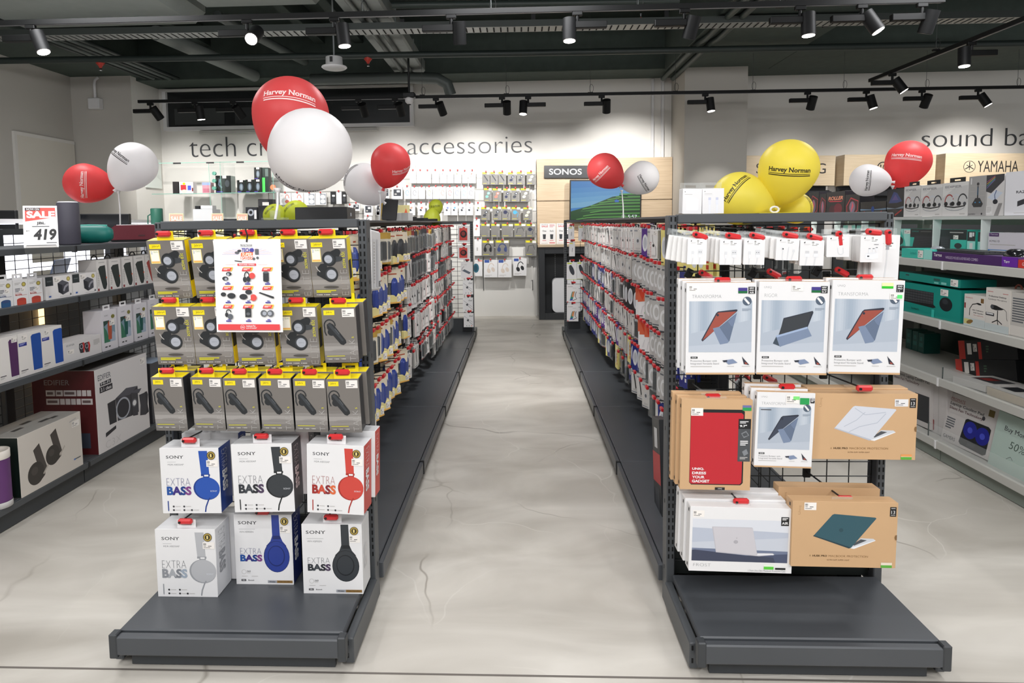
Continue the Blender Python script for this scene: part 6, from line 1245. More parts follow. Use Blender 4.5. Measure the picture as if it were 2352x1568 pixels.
t = thing('clear_guard', 'low clear plastic guard along the bottom right shelf', 'guard', (XW+.012, 1.6, .115)); MB().box((0, 0, 0), (.003, 2.0, .075), CLEAR).obj('strip', t); MB().tube([(0, 2.0, 0), (0, 2.0, .075)], .003, M('4a5250', .4)).obj('end_post', t)
t = thing('clear_guard', 'low clear plastic guard along the third right shelf', 'guard', (XW+.012, 1.6, T3)); MB().box((0, 0, 0), (.003, 1.9, .06), CLEAR).obj('strip', t); MB().tube([(0, 1.9, 0), (0, 1.9, .06)], .003, M('4a5250', .4)).obj('end_post', t)
# ------------------------------------------------------------------ back wall displays
YB_ = 8.98
a, b = at(620, 500, Y=9.1), at(1232, 500, Y=9.1)
t = thing('slatwall', 'pale slotted display wall under the accessories lettering', 'display wall', (0, 9.13, 0))
MB().box((a.x, -.03, 0), (b.x, 0, 2.1), M('d8d6d1', .6)).obj('panel', t)
mb = MB()
for i in range(9): mb.box((a.x, -.034, .82+.155*i), (b.x, -.030, .835+.155*i), M('a5a39e', .4, .4))
mb.obj('slot_rail', t)
for px in (862, 958, 1090, 1222): x = at(px, 600, Y=9.1).x; MB().box((x-.012, -.045, .5), (x+.012, -.03, 2.1), M('c9c7c2', .5)).obj('upright', t)
for px in (1110, 1223): x = at(px, 600, Y=9.1).x; MB().box((x-.006, -.04, .36), (x+.006, -.03, .85), M('5a5a58', .5)).obj('slot_strip', t)
PEG = {}
def peg(M4, label, group):
    if 'p' not in PEG:
        t = thing('peg_hook', label, 'hook', M4, group); MB().tube([(0, 0, 0), (0, -.13, .006)], .003, CHROME, 5).obj('rod', t); MB().box((-.007, -.140, -.014), (.012, -.128, .008), M('c23a3a', .4), .002).obj('red_tip', t); kids[t.name] = list(t.children); PEG['p'] = t; return t
    return clone(PEG['p'], M4, label, group)
def wpack(r, art, label, mat=WHITE, fm=None, d=.03, Y=YB_, pg=True, group=None):
    fr, w_, h = quad(rect(*r), Y=Y); t = carton('hanging_pack', label, 'pack', fr, w_, h, d, mat, art, fm, group, bev=.001)
    if pg: peg(Matrix.Translation((fr.translation.x, 9.1, fr.translation.z+h+.01)), 'red tipped hook on the accessories wall', 'red tipped hooks on the accessories wall')
def art_buds(c1, c2=None, kind='buds', base=WHITE):
    def f(p):
        p.rect(0, 0, 1, 1, base)
        if kind == 'buds': p.ell(.55, .6, .16, .08, c1, .6); p.ell(.42, .42, .16, .08, c2 or c1, -.5)
        elif kind == 'wire': p.path([(.4, .75), (.3, .5), (.5, .3), (.7, .5), (.6, .65)], .05, c1); p.ell(.4, .75, .08, .05, c1)
        elif kind == 'ring': p.arc(.5, .5, .22, .2, 0, 320, .07, c1)
        elif kind == 'dark': p.rect(.15, .25, .85, .8, c1); p.rect(.45, .55, .75, .72, WHITE); p.ell(.35, .4, .12, .06, PALE)
        p.rect(.1, .9, .5, .93, PALE)
    return f
K_ = M('3a3d44', .5); C_ = [M(x, .5) for x in ('c8a08a', '7a86b8', 'b5b9bd', 'd0705a', '6fa8c8', '8a8f5a', 'c0474a', '8a8a90')]
zz3 = lambda x0, y0, x1, y1: (860+x0/3.92, 360+y0/3.92, 860+x1/3.92, 360+y1/3.92)
WA = [('top', 126, 238, [(318, 378), (382, 446), (448, 510), (517, 582), (588, 650), (654, 713), (718, 782), (788, 840), (848, 914)]), ('second', 268, 380, [(76, 134), (158, 254), (266, 326), (330, 394), (398, 456), (466, 522), (526, 582), (586, 644), (650, 709), (713, 775), (780, 834), (838, 900)]),
      ('third', 416, 526, [(18, 72), (294, 366), (390, 456), (474, 524), (626, 686), (691, 750), (760, 823), (828, 888), (905, 960)]), ('fourth', 562, 715, [(893, 950)])]
for row, y0, y1, xs in WA:
    for i, (x0, x1) in enumerate(xs):
        k = 'dark' if (row, i) in (('second', 0), ('second', 1), ('third', 0)) else ('ring' if row == 'second' else 'wire' if row == 'top' and i > 3 else 'buds'); none = row == 'top' and i < 4
        art = art_buds(K_ if k == 'dark' else C_[(i*3+len(row)) % 8], C_[(i*5) % 8] if row != 'third' else K_, k) if not none else (lambda p: p.rect(.1, .9, .4, .92, PALE))
        wpack(zz3(x0, y0+random.uniform(-3, 3), x1, y1), art, f'white earphone pack, {ORD[i]} from left in the {row} row of the accessories wall', M('eceaea', .45))
def art_jab(c, k='buds'):
    def f(p):
        p.rect(0, 0, 1, 1, M('7c7a76', .45)); p.rect(0, .85, 1, 1, M('a8a44a', .45)); p.rect(.08, .86, .4, .96, YEL); p.rect(.62, .82, .95, .97, WHITE); p.rect(.1, .1, .6, .13, YINK)
        if k == 'buds': p.ell(.58, .62, .2, .1, c, .5); p.ell(.4, .38, .2, .1, c, .3); p.ell(.6, .62, .1, .05, M('b9bcc0'))
        elif k == 'talk': p.path([(.25, .75), (.75, .3)], .14, c)
        elif k == 'band': p.path([(.2, .3), (.3, .65), (.7, .7), (.85, .4)], .05, c)
        elif k == 'sport': p.ell(.4, .6, .22, .14, c); p.path([(.5, .7), (.75, .55), (.65, .25)], .05, c)
        elif k == 'phones': p.arc(.5, .52, .27, .25, 0, 180, .08, c); p.ell(.26, .42, .13, .15, c); p.ell(.74, .42, .13, .15, c)
        p.text('ELITE', .82, .1, .93, .5, PALE, -.02, 90)
    return f
NAV, MNT, PNK, IVO, LBU = M('2a2e4a', .4), M('7fb8b0', .4), M('d07a6a', .4), M('d8d4c0', .4), M('4aa0c8', .4)
WJ = [('top', 135, 252, [(970, 1038, K_, 'talk'), (1042, 1112, K_, 'talk'), (1116, 1186, K_, 'talk'), (1200, 1276, NAV, 'buds'), (1281, 1355, K_, 'buds'), (1370, 1450, IVO, 'buds')]), ('second', 282, 405, [(984, 1058, MNT, 'buds'), (1063, 1143, PNK, 'buds'), (1160, 1226, NAV, 'buds'), (1230, 1308, K_, 'buds'), (1315, 1396, IVO, 'buds')]), ('third', 450, 572, [(960, 1040, K_, 'buds'), (1063, 1143, K_, 'buds'), (1147, 1226, NAV, 'sport'), (1232, 1315, LBU, 'sport'), (1338, 1420, IVO, 'buds')]),
      ('fourth', 600, 725, [(960, 1040, K_, 'none'), (1050, 1130, K_, 'none'), (1145, 1250, K_, 'none'), (1258, 1364, K_, 'band'), (1368, 1450, NAV, 'sport')]), ('fifth', 750, 895, [(970, 1075, BLACK, 'phones'), (1090, 1214, M('3a4670', .4), 'phones'), (1358, 1460, K_, 'band')])]
for row, y0, y1, xs in WJ:
    for i, (x0, x1, c, k) in enumerate(xs):
        wpack(zz3(x0, y0+random.uniform(-2, 4), x1, y1), art_jab(c, k), f'grey yellow earphone pack, {ORD[i]} from left, {row} row, right wall bay', GREYP, {'x+': YEL} if (row, i) in (('second', 1), ('third', 2), ('third', 3)) else None)
def art_phones(c, tagc):
    def f(p):
        p.rect(0, 0, 1, 1, WHITE); p.rect(.05, .84, .4, 1, tagc); p.arc(.55, .52, .22, .28, 30, 180, .06, c); p.ell(.36, .38, .13, .14, c, .4); p.ell(.68, .45, .12, .14, c, .4); p.lines(.1, .05, .6, .14, 2, PALE)
    return f
for i, (r, c, tg) in enumerate((((985, 928, 1108, 1085), M('d5c8bc', .4), M('3a56a0')), ((1112, 928, 1235, 1085), M('d5c8bc', .4), M('3a56a0')), ((1250, 915, 1370, 1070), M('1e2023', .4), M('3a56a0')))): wpack(zz3(*r), art_phones(c, tg), f'white headphone box, {ORD[i]} from left, bottom row, right wall bay', WHITE, d=.06)
wpack(zz3(900, 742, 966, 890), lambda p: p.rect(.3, .3, .5, .5, PALE), 'plain white box left of the dark headphones pack', WHITE); wpack(zz3(905, 928, 972, 1075), lambda p: (p.ell(.15, .5, .4, .28, M('2a6478', .4)), p.ell(.1, .5, .25, .2, M('1a4656', .4)), p.rect(.5, .92, 1, .97, OR)), 'white box with teal headphones, bottom row beside the far frame', WHITE)
zb = lambda x0, y0, x1, y1: (640+x0/6.533, 420+y0/6.533, 640+x1/6.533, 420+y1/6.533)
for i, (r, c, k) in enumerate((((20, 150, 188, 330), PNK, 'phones'), ((196, 150, 372, 330), PNK, 'phones'), ((384, 150, 548, 335), SILVR, 'cups'), ((556, 150, 716, 330), SILVR, 'cups'), ((780, 130, 862, 320), BLACK, 'blk'), ((866, 130, 946, 315), WHITE, 'wht'), ((950, 130, 1018, 312), BLACK, 'blk'))):
    def art(p, c=c, k=k):
        p.rect(0, 0, 1, 1, BLACK if k == 'blk' else WHITE)
        if k == 'phones': p.arc(.65, .55, .16, .3, 0, 180, .06, c); p.ell(.65, .28, .2, .14, c); p.lines(.08, .7, .3, .8, 2, PALE)
        elif k == 'cups': p.rect(.42, .06, .95, .92, M('9aa0a8', .35)); p.ell(.68, .68, .24, .18, WHITE); p.ell(.68, .3, .24, .18, WHITE)
        elif k == 'blk': p.ell(.5, .35, .3, .2, M('3a3c40')); p.rect(.3, .6, .8, .75, WHITE)
    wpack(zb(*r), art, f'headphone pack, {ORD[i]} from left in the row beneath the large white balloon', BLACK if k == 'blk' else WHITE, pg=i not in (4, 6))
for i, r in enumerate(((1045, 330, 1100, 470), (1104, 305, 1222, 420), (1282, 310, 1412, 490), (1460, 300, 1560, 480), (1282, 500, 1400, 620), (1560, 60, 1664, 240))): wpack(zb(*r), art_buds(K_, None, 'dark' if i in (1, 2, 5) else 'wire'), f'white pack with dark item, {ORD[i]} of those behind the black box and white balloon', WHITE)
# speaker display with television
fr, w_, h = quad(rect(1234, 363, 1546, 738), Y=9.02); x0, x1 = fr.translation.x-w_/2, fr.translation.x+w_/2; zt = fr.translation.z+h; x1 = min(x1, 2.062)
OAK = wood_mat('bba487', 'c9b497'); OAKL = wood_mat('d2bc9a', 'dfcbad', name='light_oak')
t = thing('speaker_display', 'oak panelled speaker display with dark cabinet and ledge', 'display', (0, 9.1, 0))
zs = at(1300, 461, Y=9.02).z
MB().box((x0, -.08, .95), (x1, 0, zs-.004), OAK, .002).obj('lower_panel', t); MB().box((x0, -.08, zs+.004), (x1, 0, zt), OAK, .002).obj('upper_panel', t)
MB().box((x0, -.42, .965), (x1, -.08, 1.0), OAK, .003).obj('ledge', t)
mb = MB(); mb.box((x0+.01, -.40, 0), (x0+.09, -.02, .965), DARK, .003); mb.box((x1-.09, -.40, 0), (x1-.01, -.02, .965), DARK, .003); mb.box((x0+.09, -.40, .88), (x1-.09, -.02, .965), DARK); mb.box((x0+.09, -.40, 0), (x1-.09, -.02, .09), DARK); mb.box((x0+.09, -.05, .09), (x1-.09, -.02, .88), M('232527', .5)); mb.obj('cabinet', t)
mb = MB()
for i in range(26): mb.box((x0+.24, -.052, .14+.028*i), (x0+.246, -.05, .155+.028*i), M('b9b9b9', .4))
mb.obj('slot_strip', t)
q = at(1285, 655, Y=8.85); t = thing('floor_speaker', 'white rounded speaker standing inside the dark cabinet', 'speaker', (q.x+.1, 8.85, .092)); rr = [(x0_+.06*math.cos(a_), z0_+.06*math.sin(a_)) for x0_, z0_, k in ((.14, .39, 0), (-.14, .39, 1), (-.14, .06, 2), (.14, .06, 3)) for a_ in [k*PI/2+i*PI/10 for i in range(6)]]; MB().prism(rr, -.08, .08, M('e8e8ea', .4)).obj('body', t)
fr, w_, h = quad(rect(1249.5, 380, 1354, 409), Y=8.99); t = thing('logo_sign', 'black sign with white letters SONOS on the oak panel', 'sign', fr)
MB().box((-w_/2, 0, 0), (w_/2, .03, h), M('232426', .4), .002).obj('board', t); p = P(w_, h); p.text('SONOS', .11, .27, .83, .75, M('ffffff', .4, emit=.9), .022, sp=1.02, res=8); p.obj(t, 'letters')
fr, w_, h = quad(rect(1308, 412.5, 1472, 505), Y=8.9); t = thing('television', 'flat television showing green terraces on the oak panel', 'television', fr)
MB().box((-w_/2, 0, -.02), (w_/2, .05, h), BLACK, .004).obj('bezel', t); MB().box((-.15, .05, h*.3), (.15, .1, h*.7), BLACK).obj('wall_mount', t)
E_ = lambda hx: M(hx, .25, emit=.8)
p = P(w_-.03, h-.02); p.rect(0, 0, 1, 1, E_('3f7fc0'))
for i, c in enumerate(('3f80c0', '4a8ac4', '5895c8', '66a0cc', '76aace')): p.poly([(0, .62-.08*i), (0, .95-.13*i), (1, 1.0-.1*i), (1, .7-.06*i)], E_(c))
p.poly([(0, 0), (0, .22), (.3, .38), (.6, .6), (1, .72), (1, 0)], E_('1f4a22'))
for i, (y, c) in enumerate(((.66, '2f6a30'), (.58, '2a5a2a'), (.50, '3a7836'), (.42, '245624'), (.34, '366f30'), (.25, '1f4a20'), (.16, '2f652b'), (.07, '1c4420'))):
    x = .62-.12*i if i < 5 else max(0, .25-.1*(i-5)); p.poly([(x, y-.12), (x+.05, y-.05), (x+.2, y), (1, y+.03), (1, y-.1)], E_(c)); p.path([(x+.03, y-.06), (x+.2, y-.01), (.7, y+.01), (1, y+.02)], .012, E_('5fa04a')); p.path([(x+.03, y-.09), (x+.2, y-.045), (.7, y-.03), (1, y-.02)], .014, E_('17391a'))
p.poly([(.63, .5), (.66, .53), (.70, .5), (.69, .46), (.64, .46)], E_('3a6ac0')); p.text('5:57', .83, .04, .96, .13, M('f2f2ff', .3, emit=.9), .0, res=5); p.obj(t, 'screen')
def art_sale(p):
    p.rect(0, 0, 1, 1, M('f0eeec', .4)); p.text('MASSIVE', .08, .92, .5, .96, INK, .02); p.text('SALE', .1, .82, .5, .90, M('d0474a'), .03); p.lines(.6, .8, .92, .95, 3, M('d89a9c'))
    for x, s_ in ((.28, 'One'), (.74, 'One SL')): p.text(s_, x-.12, .6, x+.12, .68, INK, .02); p.poly([(x-.1, .48), (x+.1, .48), (x+.08, .25), (x-.08, .25)], M('3a3c40')); p.rect(x-.12, .17, x+.12, .2, M('d0787a'))
    p.rect(.08, .04, .5, .06, PALE); p.rect(.6, .05, .95, .09, M('d0474a'))
for c, nm in ((rect(1240, 517, 1276.5, 565), 'left'), (rect(1278, 517, 1314, 565), 'right')):
    fr, w_, h = quad(c, Y=8.78); fr.translation.z = 1.001; t = thing('sale_card', f'white sale card, {nm} of two on the oak ledge', 'sign', fr); MB().box((-w_/2, 0, 0), (w_/2, .004, h), WHITE).obj('card', t); MB().box((-w_/2, 0, 0), (w_/2, .06, .003), CLEAR).obj('clear_foot', t); p = P(w_, h); art_sale(p); p.obj(t)
# brand boards on the right
def board(r, label, art):
    fr, w_, h = quad(rect(*r), Y=8.86); t = thing('brand_board', label, 'sign', fr); MB().box((-w_/2, 0, 0), (w_/2, .24, h), OAKL, .002).obj('board', t); p = P(w_, h); art(p); p.obj(t, 'letters')
    t = thing('soundbar', 'black soundbar under the '+label.split(' with')[0], 'soundbar', fr @ Matrix.Translation((0, .05, -.14))); MB().box((-w_/2+.03, 0, 0), (w_/2-.03, .152, .085), M('1c1d1f', .5), .012).obj('body', t); MB().box((-w_/2+.05, -.003, .012), (w_/2-.05, 0, .07), M('2c2d30', .7)).obj('grille', t)
    t = thing('board_stand', 'dark panel behind the soundbar under the '+label.split(' with')[0], 'stand', fr @ Matrix.Translation((0, .2, 0))); zb_ = fr.translation.z; MB().box((-w_/2+.02, 0, -zb_+.001), (w_/2-.02, .04, -.001), M('3a3c3e', .6)).obj('panel', t)
BK2 = M('2a2624', .5)
board((1712, 357, 1917, 426), 'left oak board with black letters behind the yellow balloons', lambda p: p.text('SAMSUNG', .115, .4, .895, .74, BK2, .022, sp=1.1, res=6))
def art_lg(p):
    p.cir(.425, .58, .066, BK2); p.cir(.425, .58, .054, M('d9c6a6', .5)); p.text('LG', .395, .47, .46, .69, BK2, .02); p.cir(.40, .64, .008, BK2); p.text('LG', .5, .42, .62, .74, BK2, .03)
board((1937, 355, 2147, 426), 'middle oak board with round logo between white and red balloons', art_lg)
def art_yam(p):
    p.cir(.21, .585, .052, BK2); p.cir(.21, .585, .047, M('dccaab', .5))
    for k in range(3): a_ = PI/2+k*PI/3*2; p.path([(.21, .585), (.21+.042*math.cos(a_), .585+.042*math.sin(a_)*p.w/p.h)], .008, BK2); p.path([(.21, .585), (.21-.03*math.cos(a_), .585-.03*math.sin(a_)*p.w/p.h)], .006, BK2)
    p.text('YAMAHA', .28, .42, .63, .77, BK2, .006, res=6)
board((2168, 352, 2436, 426), 'right oak board with letters YAMAHA', art_yam)
# glass cabinet
ga, gb = at(348, 440, Y=8.6), at(640, 440, Y=8.6); gz1 = at(480, 443, Y=8.6).z; gz0 = 1.02; gt = at(480, 372, Y=8.6).z
t = thing('glass_cabinet', 'glass display cabinet under the tech lettering', 'cabinet', (0, 8.6, 0)); GE = M('7fb0a0', .2)
for z in (gz0, gz1, gt): MB().box((ga.x, 0, z-.008), (gb.x, .45, z), GLASS, fm={'y-': GE}).obj('glass_shelf', t)
for px in (482, 508, 628): x = at(px, 440, Y=8.6).x; MB().box((x-.003, 0, gz0), (x+.003, .45, gt), GLASS, fm={'y-': GE}).obj('glass_pane', t)
MB().box((ga.x, .02, 0), (gb.x, .45, gz0-.008), M('d9dad8', .5)).obj('base_cabinet', t)
for px in (407, 483, 552): x = at(px, 374, Y=8.6).x; MB().box((x-.05, -.012, gt-.02), (x+.05, -.002, gt), BLACK).obj('clip', t)
def gitem(r, z, label, mat, art=None, d=.1, Y=8.72, name='display_box', fm=None):
    fr, w_, h = quad(rect(*r), Y=Y); fr.translation.z = z+.001; return carton(name, label, 'box', fr, w_, h, d, mat, art, fm, bev=.001)
BG = M('1b1f1e', .4); GRN = M('3fae4a', .4)
gitem((397, 413, 410, 441), gz1, 'slim dark box at the left of the glass shelf', M('2e2b2c', .4)); gitem((412, 414, 444, 441), gz1, 'white box with red and blue picture on the glass shelf', WHITE, lambda p: (p.rect(.1, .3, .5, .75, M('c8343c')), p.rect(.6, .3, .85, .7, M('4a5ac0')), p.ell(.35, .85, .1, .1, YEL), p.ell(.35, .2, .2, .15, CREAM), p.rect(.9, .2, 1, .5, M('7a2a30')))); gitem((465, 416, 484, 441), gz1, 'small pink and blue box left of the glass divider', M('c98a96', .4), lambda p: (p.rect(0, .75, 1, 1, M('8a9ac8')), p.rect(.1, .1, .9, .45, M('b06a7a'))))
def art_hs(p): p.rect(0, 0, 1, 1, BG); p.path([(.3, .8), (.2, .5), (.4, .3)], .12, M('5a6a78')); p.ell(.75, .55, .15, .2, M('3a4044')); p.rect(.05, .05, .45, .1, M('5a4ab0')); p.rect(.45, .85, .7, 1, LBL)
gitem((496, 401, 531, 441), gz1, 'large black headset box on the glass shelf', BG, art_hs, .14, fm={'z+': GRN, 'x+': M('9aa6a0', .4)})
def art_ms(p): p.rect(0, 0, 1, 1, BG); p.ell(.5, .45, .25, .3, M('5a6670')); p.ell(.5, .45, .12, .22, M('8a98a4')); p.rect(.3, .85, .7, 1, LBL); p.rect(.05, .05, .5, .1, M('5a4ab0'))
for i, r in enumerate(((545, 412, 564, 441), (564.5, 411, 583, 441), (583.5, 411, 602, 441))): gitem(r, gz1, f'black mouse box, {ORD[i]} of three in a row on the glass shelf', BG, art_ms, .12, fm={'x+': GRN, 'z+': GRN})
fr, w_, h = quad(rect(584, 382, 601, 409), Y=8.72); hz = quad(rect(583.5, 411, 602, 441), Y=8.72)[2]; gitem((584, 382, 601, 409.5), gz1+hz+.001, 'black mouse box stacked on top of the row', BG, art_ms, .12, fm={'z+': GRN}); gitem((603, 384, 617, 441), gz1, 'tall narrow black and green box beside the mouse boxes', M('20302a', .4), lambda p: (p.rect(0, 0, .45, .6, M('4fd05a', .4)), p.rect(.5, .65, 1, .95, M('5a6a64'))))
for i, y in enumerate((398, 415, 432)):
    q = at(491, y, Y=8.66); t = thing('round_disc', f'green disc, {("upper", "middle", "lower")[i]} of three behind the glass divider', 'disc', q); MB().tube([(0, 0, 0), (0, .03, 0)], .025, M('5f9a88', .4), 16).obj('disc', t)
q = at(626.5, 430, Y=8.7); t = thing('round_disc', 'orange disc at the right end of the glass shelf', 'disc', q); MB().tube([(0, 0, 0), (0, .03, 0)], .036, M('e8825a', .4), 18).obj('disc', t)
TY = 5.75; tz = at(405, 546, Y=TY).z; ta, tb = at(350, 546, Y=TY).x, at(660, 546, Y=TY).x
t = thing('display_table', 'grey table behind the left gondola carrying small boxes and sale cards', 'table', (ta, TY, 0)); L_ = tb-ta
MB().box((-.1, -.12, tz-.03), (L_, .45, tz), M('b9bbbd', .4), .003).obj('worktop', t)
for x in (-.06, L_-.06):
    for y in (-.08, .38): MB().box((x, y, 0), (x+.04, y+.04, tz-.03), M('8d9094', .4)).obj('leg', t)
def titem(r, label, mat, art=None, d=.08, Y=5.95, fm=None): return gitem(r, tz, label, mat, art, d, Y, fm=fm)
titem((445, 482, 490, 546), 'white printer like box standing behind the left end rail', M('e2e3e4', .4), lambda p: (p.rect(.1, .7, .4, .9, WHITE), p.rect(.1, .1, .35, .3, PALE)), .16)
zt_ = quad(rect(445, 482, 490, 546), Y=5.95)[2]+tz; gitem((448, 476, 458, 483), zt_+.002, 'small black device on the white printer like box', BLACK, Y=5.99, d=.05); gitem((461, 474, 488, 482), zt_+.002, 'white lid box on the white printer like box', WHITE, d=.08, Y=5.99)
titem((566, 479, 592, 546), 'dark webcam box behind the left end rail', M('2b2d31', .4), lambda p: (p.ell(.45, .82, .28, .12, SILVR), p.ell(.45, .82, .14, .06, BLACK), p.rect(.75, .6, .95, .9, WHITE)))
titem((595, 461, 628, 546), 'black moulded pack left of the greenish yellow balloons', BLACK, lambda p: (p.rect(.0, .82, .7, .98, M('3a3a3c')), p.rect(.3, .83, .75, .92, LBL), p.ell(.45, .5, .4, .25, M('24262a'))))
titem((505, 505, 560, 546), 'low dark box with a white top behind the left end rail', M('303236', .4), None, .1, fm={'z+': M('d8d9da', .4)})
q = at(363, 546, Y=5.95); t = thing('green_canister', 'dark green cylinder left of the pale yellow sale cards', 'canister', (q.x, 5.95, tz+.001)); MB().lathe([(.001, 0), (.052, 0), (.052, .26), (.048, .268), (.001, .268)], M('2f6a58', .5), 24).obj('body', t); MB().tube([(-.05, 0, .22), (-.085, 0, .2), (-.09, 0, .1), (-.05, 0, .05)], .006, M('2f6a58', .5), 6).obj('handle', t)
for i, r in enumerate(((390, 485, 423, 541), (487, 486, 514, 541), (545, 487, 570, 541))):
    fr, w_, h = quad(rect(*r), Y=5.68); fr.translation.z = tz+.001; t = thing('sale_card', f'pale yellow sale card behind the left end rail, {ORD[i]} from left', 'sign', fr); MB().box((-w_/2, 0, 0), (w_/2, .004, h), M('efe6b8', .5)).obj('card', t); MB().box((-w_/2, 0, 0), (w_/2, .05, .003), CLEAR).obj('clear_foot', t)
    p = P(w_, h); p.rect(.05, .66, .95, .97, M('e2b09a')); p.text('SALE', .12, .7, .9, .88, M('fbf6e4'), .03); p.text('799', .15, .2, .88, .48, M('8f8748'), .03, shear=.05); p.rect(.1, .05, .9, .09, PALE); p.obj(t)
t = thing('wall_poster', 'pale notice on the side of the left pillar', 'notice', at(352, 398, X=-4.985)); MB().box((-.001, -.2, -.2), (.004, .2, .2), M('e6ece6', .5)).obj('sheet', t)
# ------------------------------------------------------------------ things on top of the gondolas
for g, sd in ((GL, 'left'), (GR, 'right')):
    MB().box((-.16, .3, -.006+1.312), (.16, YE-YF-.1, 1.318), STEELD, .002).obj('top_board', g)
TB = 1.319
def topbox(name, x, y, sx, sy, sz, rz, mat, label, art=None, fm=None, cat='box'):
    t = carton(name, label, cat, Matrix.Translation((x, y, TB)) @ Matrix.Rotation(rz, 4, 'Z'), sx, sz, sy, mat, art, fm); return t
q = at(728, 500, Y=3.0); topbox('soundbar_box', q.x+.02, 3.0, .235, .3, .062, .12, M('222324', .45), 'long black box on top of the left gondola', lambda p: None, {'x+': M('2c2b2b', .5)})
t = D.objects[[o.name for o in D.objects if o.name.startswith('soundbar_box')][-1]]
MB().box((.1185, .1, .02), (.1195, .14, .036), SILVR).obj('logo_badge', t)
q = at(895, 505, Y=4.45); t = thing('slab_speaker', 'dark upright slab speaker on top of the left gondola', 'speaker', Matrix.Translation((-.885, 4.45, TB)) @ Matrix.Rotation(.25, 4, 'Z') @ Matrix.Rotation(.12, 4, 'Y')); MB().box((-.05, -.04, .002), (.05, .02, .15), M('2a2a2b', .6), .006).obj('body', t)
t = topbox('yellow_box', -.93, 4.62, .07, .05, .155, .6, M('c9a23a', .5), 'yellow patterned box behind the dark slab speaker', lambda p: (p.rect(.1, .1, .9, .9, M('d8b94a')), p.lines(.2, .2, .8, .8, 6, M('a8702a'))))
topbox('white_box', -.80, 4.5, .085, .09, .055, -.2, M('d9d8d5', .5), 'small white box beside the dark slab speaker', lambda p: p.rect(.45, 0, 1, 1, M('b9b8b4')))
t = topbox('display_card', -.87, 4.95, .1, .01, .12, .5, M('cdc28a', .5), 'upright yellowish card behind the white box', lambda p: p.poly([(.4, .2), (.9, .3), (.7, .8)], M('d8603a')))
for i, (x, y) in enumerate(((-.83, 4.85), (-.80, 5.25), (-.78, 5.7))): topbox('remote_case', x, y, .1, .06, .03-.005*i, -.4, M('1d1e20', .35), f'low black device on the left gondola, {ORD[i]} nearest')
fa = ((1567, 433), (1611, 433.5), (1611, 491), (1567, 491)); fb = ((1613, 433.5), (1663, 432.5), (1662, 490.5), (1613, 491))
def art_pw(p): p.rect(0, 0, 1, 1, WHITE); p.cir(.12, .87, .022, INK, 10); p.rect(.1, .76, .5, .775, PALE); p.poly([(.22, .14), (.78, .14), (.82, .18), (.82, .56), (.78, .62), (.22, .62), (.19, .56), (.19, .18)], M('eceef2', .45)); p.path([(.36, .62), (.36, .36), (.24, .33)], .012, M('dcdfe6'))
def art_uc(p):
    p.rect(0, 0, 1, 1, WHITE); p.cir(.12, .88, .02, INK, 10); p.rect(.1, .78, .45, .795, PALE); p.rect(.1, .74, .5, .75, M('d0d0d0'))
    for x in (.34, .68): p.rect(x-.06, .54, x+.06, .64, M('c5c8dc')); p.rect(x-.06, .36, x+.06, .54, M('dfe1ec')); p.rect(x-.035, 0, x+.035, .36, M('e4e6f0'))
for c, a_, lb in ((fa, art_pw, 'white charger box on the right gondola top, left of two'), (fb, art_uc, 'white cable box with two plugs on the right gondola top, right of two')):
    fr, w_, h = quad(c, Y=2.16); fr.translation.z = TB+.0005; carton('charger_box', lb, 'box', fr, w_, h, .05, WHITE, a_, extra=hanger_clear)
